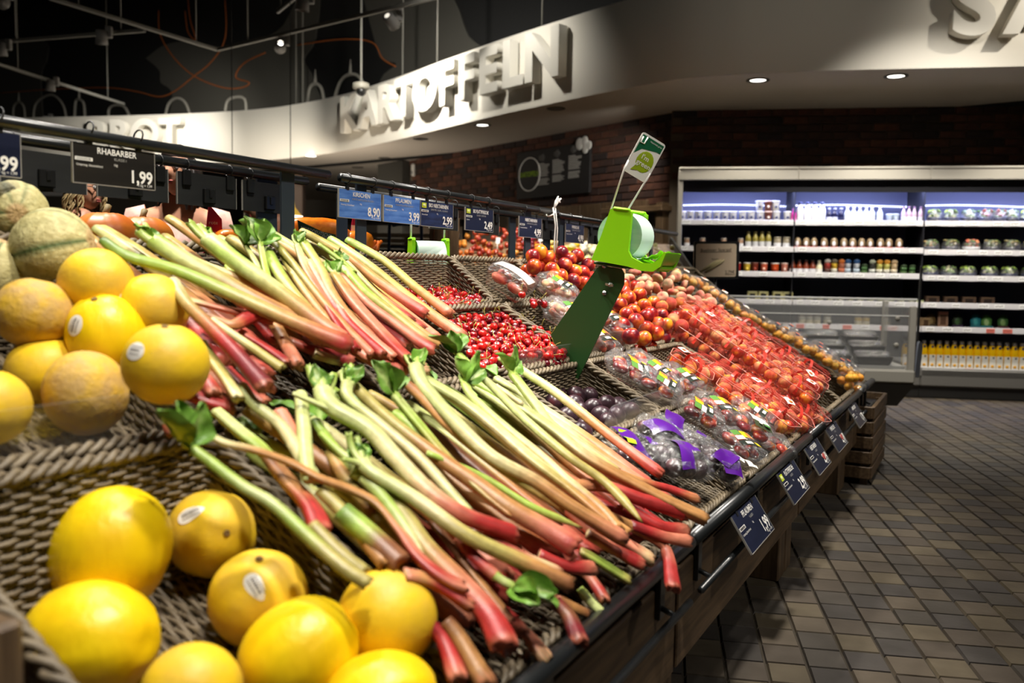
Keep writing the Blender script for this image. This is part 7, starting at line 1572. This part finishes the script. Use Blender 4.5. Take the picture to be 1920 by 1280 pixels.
# ------------------------------------------------------------------ the far side: second stand, potato corner, bakery
def build_rear():
    dark = mat('table_dark'); 
    t = thing('rear_produce_table', 'rear produce table back to back with the front one, mostly hidden', 'table', ST(.9, 1.70, 0))
    g = G(); g.box((1.6, .55, .78), (3.2, 1.2, .03), .003, M=TR(0, 0, .55) @ RX(-27) @ TR(0, .05, -.42)); g.build('deck', dark, t)
    for x in (.05, 1.6, 3.15):
        g = G(); g.box((x, .9, .2), (.1, .1, .4), .004); g.build('leg', OAKV, t)
    g = G(); g.box((1.6, .0, .55), (3.2, .02, 1.04)); g.build('back_panel', dark, t)
    # orange ribbed pumpkins
    pm = mat('pumpkin_orange', lin(238, 140, 44), .4, lin(216, 112, 36), 14, 4, rnd=True)
    for k, (u, d, z, r, lb) in enumerate([(1.53, 2.02, 1.130, .085, 'orange pumpkin behind the cantaloupe, left of the other'), (1.66, 2.04, 1.128, .085, 'orange pumpkin behind the green rhubarb tops, right of the other'), (1.42, 2.1, 1.12, .08, 'orange pumpkin mostly hidden behind the cantaloupe')]):
        g = G(); g.ball((r, r, r*.8), 32, 16, fn=lambda q: 1-.10*(1-abs(math.sin(5*math.atan2(q.y, q.x)))**.6)*(1-q.z*q.z)**.5-.12*math.exp(-(1-abs(q.z))/.05)); o = g.build('pumpkin', pm, None, ST(u, d, z)); tag(o, lb, 'pumpkin')
        g = G(); g.tube([(0, 0, r*.6), (.004, 0, r*.8), (.012, .004, r*.95)], [.012, .008, .009], 7); g.build('pumpkin_stem', mat('stem_tan', lin(150, 130, 84), .7), o)
    # carrot bags
    cm = mat('carrot_bag', lin(246, 140, 26), .3, lin(232, 112, 18), 40, 3, bump=.4, bscale=50, bdist=.004); gl = mat('bag_green', lin(40, 74, 40), .4)
    def bag(M, w, h, label, body='MÖHREN', strip=True):
        t = thing('carrot_bag', label, 'bag', M); rn = random.Random(int(w*1000))
        g = G(); g.ball((w/2, .05, h/2), 20, 14, M=TR(0, 0, h/2), fn=lambda d: (abs(d.x)**3.5+abs(d.y)**3.5+abs(d.z)**3.5)**(-1/3.5)+.03*noise.noise(d*5)); g.build('film', cm, t)
        if strip:
            g = G(); g.add([(-w*.32, -.053, h*.90), (w*.06, -.053, h*.62), (w*.26, -.053, h*.56), (w*.27, -.053, h*.36), (-w*.28, -.053, h*.40)], [(4, 3, 2, 1, 0)]); g.build('green_band', gl, t)
            text('print', 'NORDDEUTSCHE', w*.075, WHITE, t, TR(-w*.04, -.055, h*.60) @ UP @ Matrix.Rotation(R(-14), 4, 'Z'), sx=.8); text('print', 'Bauernmöhren', w*.075, WHITE, t, TR(.0, -.055, h*.47) @ UP @ Matrix.Rotation(R(-4), 4, 'Z'), sx=.8)
        text('print', body, w*.09, WHITE, t, TR(w*.1, -.055, h*.16) @ UP)
        for i in range(7):
            g = G(); a = rn.uniform(-.3, .3); x = (i-3)*w*.11
            g.tube([(x-.02, -.02, h*.2+.01*(i % 3)), (x+.03, -.03, h*.45), (x+.05+a*.05, -.025, h*.7)], [.012, .011, .006], 7); g.build('carrot', mat('carrot_skin', lin(230, 110, 24), .5), t)
        return t
    bag(ST(2.46, 2.12, 1.105) @ RZ(-36), .235, .135, 'orange carrot bag with a green label behind the steel posts')
    bag(ST(2.10, 2.16, 1.09) @ RZ(-36), .11, .09, 'orange carrot bag peeking out left of the steel posts', strip=False)
    bag(ST(2.70, 2.12, 1.085) @ RZ(-36), .12, .12, 'small orange carrot bag right of the cherry posts', strip=False)
    rb = mat('bag_red', lin(170, 24, 50), .3)
    for u, d, z, w, h, lb, tx in [(2.06, 2.2, 1.10, .06, .16, 'dark red pouch behind the rhubarb leaves', 'Bio'), (2.72, 2.14, 1.16, .055, .12, 'red and white pouch standing on the small carrot bag', '')]:
        t = thing('red_pouch', lb, 'pouch', ST(u, d, z) @ RZ(-36))
        g = G(); g.add([(-w*.5, -.01, 0), (w*.5, -.01, 0), (w*.45, -.006, h*.7), (-w*.2, 0, h), (-w*.5, .012, 0), (w*.5, .012, 0), (w*.45, .008, h*.7), (-w*.2, .004, h)], [(0, 1, 2, 3), (7, 6, 5, 4), (0, 4, 5, 1), (1, 5, 6, 2), (2, 6, 7, 3), (3, 7, 4, 0)]); g.build('pouch', rb, t)
        if tx: text('print', 'Bete', .02, WHITE, t, TR(0, -.012, h*.42) @ UP); text('print', 'rote', .016, WHITE, t, TR(0, -.012, h*.62) @ UP)
        else:
            g = G(); g.box((0, -.012, h*.36), (w*.8, .003, h*.4)); g.build('white_field', WHITE, t)
build_rear()

dark_ = mat("rack_dark", lin(40, 38, 36), .6)
def build_potato_corner():
    wd = mat('plank_brown', lin(142, 110, 78), .6, lin(110, 84, 58), 4, 5, stretch=(10, 10, 1))
    M = TR(.1, 6.35, 0)
    t = thing('onion_display', 'sloping wooden display of onions and garlic by the brick wall', 'display', M)
    for i in range(5):
        g = G(); g.box((-.685+.075*i*.4, .05+.17*i, .72), (.035, .165, 1.44), .003); g.build('side_plank', wd, t)
    for i in range(2):
        g = G(); g.box((-.62+.09*i, -.06, .72), (.086, .02, 1.44), .003); g.build('front_plank', wd, t)
    g = G(); g.box((.25, .5, 1.16), (1.85, 1.02, .03), .003, M=Matrix()); 
    g = G(); g.box((0, 0, 0), (1.75, .95, .03), .003, M=TR(.32, .42, 1.17) @ RX(16)); g.build('bed_board', wd, t)
    for x in (-.54, -.02, .42, 1.18):
        g = G(); g.box((0, 0, .03), (.018, .95, .07), .002, M=TR(x, .42, 1.18) @ RX(16)); g.build('divider', BLACK, t)
    cols = dict(o=[(222, 130, 40), (206, 108, 36), (226, 150, 60)], r=[(176, 62, 36), (150, 44, 32), (190, 84, 50)], v=[(136, 24, 44), (112, 20, 40), (150, 40, 60)], y=[(232, 176, 50), (220, 196, 110), (238, 200, 40)], w=[(222, 212, 170), (206, 206, 140), (226, 220, 200)], g=[(232, 226, 210), (214, 206, 190), (226, 214, 200)])
    def onion(c):
        g = G(); m = mat('onion_%d_%d_%d' % c, lin(*c), .35, tuple(x*.75 for x in lin(*c)[:3])+(1,), 40, 3, stretch=(3, 3, .4))
        g.lathe([(.003, -.022), (.014, -.019), (.0235, -.005), (.0235, .006), (.015, .018), (.005, .025), (.003, .034)], 10); return g.mesh('onion', m)
    ms = {k: [onion(c) for c in v] for k, v in cols.items()}
    rn = random.Random(8)
    def place(n, x0, x1, y0, y1, key, name, label, cat, sc=1.0, h=.0, el=None):
        lst = []; tries = 0
        while len(lst) < n and tries < n*40:
            tries += 1; x = rn.uniform(x0, x1); y = rn.uniform(y0, y1)
            if all((x-a)**2+(y-b)**2 > (.036*sc)**2 for a, b in lst): lst.append((x, y))
        for i, (x, y) in enumerate(sorted(lst)):
            z = 1.17+math.tan(R(16))*(y-.42)+.035+h+rn.uniform(0, .03)
            q = rrot(rn) @ SCL(sc, sc, sc*(el or 1)); o = link(name, rn.choice(ms[rn.choice(key)]), None, M @ TR(x, y, z) @ q); tag(o, label, cat, label)
    place(46, -.60, -.05, -.02, .85, 'oo', 'onion', 'yellow orange onion in the left part of the sloping display', 'onion')
    place(44, -.42, .02, .1, .9, 'rr', 'shallot', 'reddish shallot piled among the onions of the sloping display', 'shallot', .85, .06, 1.2)
    place(22, -.06, .12, .45, .88, 'vv', 'red_onion', 'dark red onion high in the sloping display', 'onion', .9, .03)
    place(44, .0, .42, .0, .8, 'yo', 'onion', 'golden onion in the middle of the sloping display', 'onion', 1, .03)
    place(18, .30, .56, -.04, .5, 'ww', 'fennel', 'pale green bulb right of the golden onions', 'vegetable', 1.5, .02, .8)
    place(40, .46, .95, .0, .85, 'gw', 'garlic', 'white garlic bulb in the sloping display behind the dispenser', 'garlic', 1.05, .02)
    place(20, .9, 1.15, .0, .8, 'ww', 'mushroom', 'cream mushroom at the right end of the sloping display', 'mushroom', .9, .0, .7)
    for k, (x, y, z) in enumerate([(-.22, .3, 1.28), (.10, .25, 1.3), (.24, .42, 1.34), (-.02, .62, 1.36)]):
        g = G(); g.box((0, 0, .02), (.035, .004, .05), .002); g.tube([(0, 0, -.06), (0, 0, 0)], .003, 5); o = g.build('price_ticket', WHITE, None, M @ TR(x, y, z) @ RZ(-20) @ RX(-14)); tag(o, 'small white price ticket on a stick, %s from the left among the onions' % ORD[k], 'ticket', 'tickets among the onions')
    g = G(); g.poly([(0, 0), (.12, .01), (.16, .035), (.03, .04)], .01); o = g.build('lemon_net', YEL, None, TR(.30, 6.42, 1.215) @ RX(10)); tag(o, 'bright yellow packet behind the top nectarines', 'packet')
    # hand trolley with blue frame
    bm = mat('trolley_blue', lin(44, 72, 112), .4); t = thing('hand_trolley', 'blue tube frame of a hand trolley behind the cherry baskets', 'trolley', TR(-.64, 5.23, 0))
    g = G(); g.tube(smooth_path([(-.095, 0, .12), (-.095, 0, 1.28), (-.07, 0, 1.325), (.0, 0, 1.335), (.07, 0, 1.325), (.095, 0, 1.28), (.095, 0, .12)], 5), .010, 8); g.build('handle_frame', bm, t)
    for z in (1.2, .7, .3):
        g = G(); g.tube([(-.095, 0, z), (.095, 0, z)], .008, 6); g.build('cross_bar', bm, t)
    g = G(); g.box((0, .25, .14), (.3, .55, .03), .004); g.build('platform', bm, t)
    for x in (-.12, .12):
        for y in (0, .45):
            g = G(); g.lathe([(.0, -.015), (.055, -.015), (.06, 0), (.055, .015), (0, .015)], 14, M=TR(x, y, .06) @ RY(90)); g.build('wheel', BLACK, t)
    t = thing('storage_rack', 'dark rack with timber crates in the shade behind the trolley', 'rack', TR(-1.0, 7.6, 0)); cr = mat('crate_tan', lin(170, 150, 118), .7)
    for x in (-.6, .6):
        g = G(); g.box((x, 0, .75), (.06, .4, 1.5)); g.build('upright', BLACK, t)
    for z in (.35, .8, 1.22, 1.48):
        g = G(); g.box((0, 0, z), (1.26, .4, .04)); g.build('rack_shelf', dark_, t)
    for x, z in ((-.3, .86), (.25, .86), (-.1, 1.28), (.3, 1.28)):
        g = G()
        for k in range(3): g.box((0, -.15, .03+.045*k), (.4, .02, .035), .003)
        for s in (-.19, .19): g.box((s, 0, .07), (.02, .3, .13), .003)
        o = g.build('timber_crate', cr, None, TR(-1.0+x, 7.6, z-.04)); tag(o, 'pale timber crate on the dark rack, %s' % {(-.3, .86): 'lower left', (.25, .86): 'lower right', (-.1, 1.28): 'upper left', (.3, 1.28): 'upper right'}[(x, z)], 'crate')

build_potato_corner()

def build_bakery():
    br = mat('bakery_dark', lin(44, 40, 36), .6)
    t = thing('bakery_counter', 'dark bakery back wall unit behind the two women', 'counter', TR(-4.4, 8.4, 0) @ RZ(22))
    g = G(); g.box((0, 0, .78), (4.2, .3, 1.56), .01); g.build('carcass', br, t)
    for i in range(4):
        g = G(); g.box((-1.55+1.03*i, -.16, .8), (.99, .02, 1.4), .004); g.build('front_panel', br, t)
    fl = mat('chalk_grey', lin(120, 118, 112), .8)
    g = G()
    for i in range(8):
        a = i*PI/4; g.tube([(1.28+.02*math.cos(a), -.175, 1.40+.02*math.sin(a)), (1.28+.075*math.cos(a-.3), -.175, 1.40+.075*math.sin(a-.3)), (1.28+.085*math.cos(a+.25), -.175, 1.40+.085*math.sin(a+.25)), (1.28+.025*math.cos(a+.35), -.175, 1.40+.025*math.sin(a+.35))], .005, 5)
    g.build('chalk_flower', fl, t)
    g = G(); g.tube([(2.05, -.175, 1.2), (2.05, -.175, 1.5)], .004, 5); g.build('chalk_line', fl, t)
    t = thing('ring_board', 'dark board with a pale ring behind the steel posts', 'board', TR(-2.42, 7.4, 0))
    g = G(); g.box((0, 0, .95), (.34, .05, 1.9), .006); g.build('panel', BLACK, t)
    g = G(); g.tube([(-.03+.1*math.cos(a*PI/16), -.03, 1.70+.1*math.sin(a*PI/16)) for a in range(32)], .006, 5, closed=True); g.build('ring', fl, t)
    ye = mat('lamp_yellow', lin(236, 176, 30), .4, emit=((1, .62, .08, 1), .5)); wl = mat('lamp_glow', (1, 1, 1, 1), .5, emit=((1, .9, .7, 1), 3))
    for k, (x, y, z, lb) in enumerate([(-2.56, 8.07, 1.555, 'yellow pendant lamp left of the steel posts'), (-2.03, 8.06, 1.535, 'yellow pendant lamp right of the steel posts')]):
        t = thing('pendant_lamp', lb, 'lamp', TR(x, y, z))
        g = G(); g.lathe([(.105, 0), (.098, .015), (.04, .09), (.026, .15), (.024, .17)], 20, caps=False); g.build('lamp_shade', ye, t)
        g = G(); g.lathe([(.0, .004), (.106, -.004), (.106, .012)], 20, caps=False); g.build('diffuser', wl, t)
        g = G(); g.tube([(0, 0, .16), (0, 0, 6.7-z)], .004, 5); g.build('cord', BLACK, t)
    t = thing('recessed_downlight', 'tiny lit downlight in the far ceiling beside the steel posts', 'downlight', TR(-2.95, 12.9, 2.708)); 
    g = G(); g.lathe([(0, 0), (.07, 0), (.075, .01)], 14, caps=False); g.build('lens', mat('down_lit'), t)
    g = G(); g.box((-.35, 15.2, 1.2), (3.6, .2, 2.4)); o = struct(g.build('wall_far', mat('far_grey', lin(118, 114, 106), .8)))
    g = G(); g.box((-3.47, 14.2, 1.355), (.22, .22, 2.71), .01); o = struct(g.build('trim_4', mat('pillar_brown', lin(70, 54, 42), .7)))
build_bakery()
spot('bakery_spot', (-3.2, 11.5, 2.6), (-3.4, 13.5, 1.4), 120, 120, .8, (1, .9, .76), .1)
spot('bakery_spot', (-1.2, 13.2, 2.5), (-1.0, 14.8, 1.3), 90, 120, .8, (1, .9, .76), .1)
area('bakery_fill', (-3.0, 11.4, 1.3), (-3.0, 12.0, 2.7), 36, 2.0, 1.0, (1, .86, .7))  # unseen upward panel added to brighten the bakery soffit

# ------------------------------------------------------------------ people
SKIN = mat('skin', lin(206, 152, 122), .5, lin(196, 138, 108), 12, 3, sss=.08)
def skin_body(name, joints, edges, radii, m, parent, sub=2):
    me = bpy.data.meshes.new(name); me.from_pydata(joints, edges, []); o = link(name, me, parent)
    md = o.modifiers.new('Skin', 'SKIN'); md.use_smooth_shade = True
    for i, r in enumerate(radii): me.skin_vertices[0].data[i].radius = (r if isinstance(r, tuple) else (r, r))
    for i in range(len(joints)): me.skin_vertices[0].data[i].use_root = i == 0
    s = o.modifiers.new('Subdivision', 'SUBSURF'); s.levels = sub; s.render_levels = sub
    me.materials.append(m); return o
def person(M, label, top_m, hair_m, style, head_rot=0, head_pitch=0, bend=0, arms='down', trousers=None, sleeves=False, k=.87):
    """faces local -y; k scales a 1.74 m figure to the hall"""
    t = thing('person', label, 'person', M @ SCL(k, k, k)); b = R(bend)
    def up(x, y, z):                                                          # bends what is above the hips forward
        if z <= .95: return (x, y, z)
        dz = z-.95; return (x, y-dz*math.sin(b), .95+dz*math.cos(b))
    J = [(0, 0, .95), up(0, .01, 1.12), up(0, .015, 1.28), up(0, .02, 1.42), up(0, .01, 1.49), up(0, -.005, 1.545)]
    E = [(0, 1), (1, 2), (2, 3), (3, 4), (4, 5)]; Rr = [(.155, .105), (.125, .09), (.14, .10), (.13, .085), (.062, .058), (.055, .055)]
    for s in (-1, 1):
        n = len(J); J += [(s*.095, 0, .86), (s*.10, -.01, .50), (s*.10, .02, .09), (s*.105, -.10, .04), (s*.107, -.17, .03)]
        E += [(0, n), (n, n+1), (n+1, n+2), (n+2, n+3), (n+3, n+4)]; Rr += [.092, .058, .04, .038, .026]
        n = len(J)
        if arms == 'reach': A = [up(s*.175, .015, 1.405), up(s*.25, -.05, 1.14), up(s*.20, -.30, 1.08), up(s*.18, -.40, 1.07)]
        else: A = [up(s*.175, .015, 1.405), up(s*.225, .03, 1.12), up(s*.23, -.04, .90), up(s*.23, -.07, .84)]
        J += A; E += [(3, n), (n, n+1), (n+1, n+2), (n+2, n+3)]; Rr += [.062, .042, .03, .028]
        # fingers and thumb root in the palm
        d = (V(A[3])-V(A[2])).normalized(); q = len(J)-1; side = V((s, 0, 0)); pal = V(A[3])+d*.05
        J.append(tuple(pal)); E.append((q, q+1)); Rr.append((.034, .018)); q += 1
        for f in range(4):
            off = V((0, 1, 0)) if abs(d.z) > .7 else V((1, 0, 0)); p0 = pal+off*(.018*(f-1.5))+d*.035; L_ = (.055, .068, .064, .05)[f]
            n2 = len(J); J += [tuple(p0), tuple(p0+d*L_*.55), tuple(p0+d*L_-side*s*s*.008)]; E += [(q, n2), (n2, n2+1), (n2+1, n2+2)]; Rr += [.0095, .0088, .0075]
        off = V((0, -1, 0)) if abs(d.z) > .7 else V((-s, 0, 0)); n2 = len(J)
        J += [tuple(pal+off*.035-d*.01), tuple(pal+off*.05+d*.03)]; E += [(q, n2), (n2, n2+1)]; Rr += [.011, .009]
    skin_body('body', J, E, Rr, SKIN, t)
    # head with face
    hz = up(0, -.02, 1.64); H = TR(*hz) @ RZ(head_rot) @ RX(head_pitch)
    def hf(d):
        p = V((d.x*.076, d.y*.094, d.z*.115))
        if d.z < -.1: p.x *= 1-.28*min(1, (-d.z-.1)/.8); p.y += -.012*max(0, -d.z-.2)
        nose = math.exp(-(d.x/.16)**2-((d.z+.12)/.22)**2)*(d.y < -.3); p.y -= .022*nose*(1-.5*max(0, d.z))
        p.y -= .006*math.exp(-(d.x/.3)**2-((d.z+.48)/.07)**2)*(d.y < 0)+.005*math.exp(-(d.x/.3)**2-((d.z+.60)/.07)**2)*(d.y < 0)
        p.y += .010*math.exp(-((abs(d.x)-.38)/.16)**2-((d.z-.08)/.12)**2)*(d.y < -.3); p.y -= .008*math.exp(-(d.x/.25)**2-((d.z+.85)/.12)**2)
        return p
    g = G(); g.ball(1, 40, 32, fn=hf)
    for s in (-1, 1): g.ball((.010, .02, .031), 10, 8, M=TR(s*.077, .012, -.004) @ RZ(s*20))
    hd = g.build('head', SKIN, t, H)
    ew = mat('eye_white', lin(226, 222, 216), .3); ei = mat('eye_dark', lin(50, 36, 28), .2); lip = mat('lip_rose', lin(176, 92, 84), .45)
    for s in (-1, 1):
        g = G(); g.ball(.0125, 12, 8, M=TR(s*.031, -.077, .010)); g.build('eye', ew, hd)
        g = G(); g.ball(.0062, 10, 6, M=TR(s*.031, -.0855, .010)); g.build('iris', ei, hd)
        g = G(); g.tube([(s*.016, -.090, .030), (s*.034, -.088, .036), (s*.05, -.076, .030)], [.003, .004, .002], 5); g.build('eyebrow', hair_m, hd)
    g = G(); g.ball((.024, .006, .006), 12, 6, M=TR(0, -.088, -.052)); g.ball((.02, .006, .006), 12, 6, M=TR(0, -.086, -.062)); g.build('lips', lip, hd)
    # hair
    g = G(); rn = random.Random(len(label))
    def cap(d):
        k_ = 1.0 if (d.z > .25 or d.y > -.05) else .80
        if d.y < -.35 and d.z < .55: k_ = .8
        if d.z < -.55: k_ = .78
        p = V((d.x*.086, d.y*.106, d.z*.124))*k_; return p+d*.004*noise.noise(d*9)
    g.ball(1, 28, 20, fn=cap)
    if style == 'curly':
        for i in range(150):
            a = rn.uniform(-2.6, 2.6)+PI/2; x, y = .085*math.cos(a), .095*math.sin(a)
            if y < -.05: continue
            z0 = rn.uniform(-.02, .09); L = rn.uniform(.10, .2); ph = rn.uniform(0, 6); w_ = rn.uniform(.006, .012); P = []
            for q in range(9): f = q/8; P.append((x*(1+.25*f)+w_*math.sin(ph+9*f), y*(1+.2*f)+w_*math.cos(ph+9*f), z0-L*f))
            g.tube(P, [.0035]*8+[.0015], 4, caps=False)
    if style == 'bun':
        g.ball((.052, .052, .045), 14, 10, M=TR(0, .085, .085), fn=lambda d: 1+.06*math.sin(9*math.atan2(d.y, d.x)+6*d.z))
        g.tube([(0, .07, .05), (0, .11, .0), (.02, .12, -.07), (.03, .11, -.13)], [.03, .036, .03, .012], 8)
    if style == 'long':
        for i in range(60):
            a = rn.uniform(-2.3, 2.3)+PI/2; x, y = .084*math.cos(a), .098*math.sin(a); z0 = rn.uniform(0, .05); L = rn.uniform(.14, .2)
            g.tube([(x, y, z0), (x*1.08, y*1.06, z0-L*.5), (x*1.0, y*1.08, z0-L)], [.011, .012, .005], 5)
    g.build('hair', hair_m, hd)
    # clothes: a shell over the trunk and trousers over the legs
    g = G(); prof = [(.80, .175, .135), (.95, .172, .128), (1.12, .146, .112), (1.28, .158, .124), (1.38, .165, .112), (1.435, .13, .092), (1.455, .088, .078)]
    vs = []; NS = 24
    for z, rx, ry in prof:
        for j in range(NS):
            a = 2*PI*j/NS; f = 1+.012*math.sin(6*a+9*z); dip = .06*max(0, -math.sin(a))**2 if z > 1.43 else 0
            vs.append(up(rx*math.cos(a)*f, .012+ry*math.sin(a)*f, z-dip))
    g.add(vs, [(i*NS+j, i*NS+(j+1) % NS, (i+1)*NS+(j+1) % NS, (i+1)*NS+j) for i in range(len(prof)-1) for j in range(NS)], smooth=True); g.build('top', top_m, t)
    for s in (-1, 1):
        if sleeves:
            a0 = up(s*.165, .015, 1.41); a1 = up(s*.232, .02 if arms == 'down' else -.05, 1.13); a2 = up(s*.235, -.03, .93) if arms == 'down' else up(s*.20, -.27, 1.085)
            g = G(); g.tube(smooth_path([a0, a1, a2], 5), [.072]+[.066-.002*i for i in range(10)], 12); g.build('sleeve', top_m, t)
        else:
            g = G(); g.tube([up(s*.135, .014, 1.425), up(s*.175, .014, 1.415), up(s*.19, .012, 1.36)], [.06, .072, .064], 14, caps=False); g.build('sleeve', top_m, t)
        g = G(); g.tube([(s*.085, 0, .93), (s*.10, -.01, .5), (s*.10, .02, .08)], [.112, .082, .07], 14); g.build('trouser_leg', trousers, t)
        g = G(); g.ball((.05, .125, .045), 14, 8, M=TR(s*.105, -.07, .035)); g.build('shoe', BLACK, t)
    return t
def build_people():
    den = mat('trousers_dark', lin(40, 44, 56), .8)
    person(TR(-2.07, 4.27, 0) @ RZ(75), 'woman with curly blond hair and glasses facing right behind the cantaloupes', mat('top_black', lin(22, 22, 24), .8), mat('hair_blond', lin(196, 174, 128), .5, lin(150, 122, 76), 40, 3), 'curly', head_rot=0, head_pitch=6, trousers=den, sleeves=True, k=.87)
    p = person(TR(-1.40, 3.70, 0) @ RZ(18), 'woman in a pale pink top with dark hair, head hidden by the sign rails', mat('top_pink', lin(232, 190, 176), .7, lin(214, 166, 152), 20, 3, bump=.4, bscale=14, bdist=.01), mat('hair_black', lin(26, 20, 18), .4), 'long', head_rot=-25, trousers=den, k=.885)
    person(TR(-1.06, 5.1, 0) @ RZ(-70), 'woman with a dark hair bun bending down behind the carrot bag', mat('top_grey', lin(70, 66, 64), .8), mat('hair_black'), 'bun', head_rot=-10, head_pitch=22, bend=34, arms='reach', trousers=den, k=.94)
    # glasses of the blond woman
    o = [c for c in bpy.data.objects if c.name.startswith('person')][0]; hd = [c for c in o.children if c.name.startswith('head')][0]
    g = G()
    for s in (-1, 1):
        g.tube([(s*.033+.024*math.cos(a*PI/8), -.098, .008+.018*math.sin(a*PI/8)) for a in range(16)], .0022, 5, closed=True); g.tube([(s*.056, -.095, .012), (s*.08, -.04, .014), (s*.084, .02, .01)], .0025, 5)
    g.tube([(-.01, -.099, .012), (.01, -.099, .012)], .002, 5); g.build('glasses', BLACK, hd)
build_people()
# ------------------------------------------------------------------ lettering becomes plain meshes
def solid_lettering():
    dg = bpy.context.evaluated_depsgraph_get(); done = {}
    for o in [o for o in COL.objects if o.type == 'FONT']:
        k = o.data.name
        if k not in done: done[k] = bpy.data.meshes.new_from_object(o.evaluated_get(dg))
        n = bpy.data.objects.new('lettering', done[k]); nm = o.name
        COL.objects.link(n); n.parent = o.parent; n.matrix_basis = o.matrix_basis.copy()
        bpy.data.objects.remove(o); n.name = nm
solid_lettering()
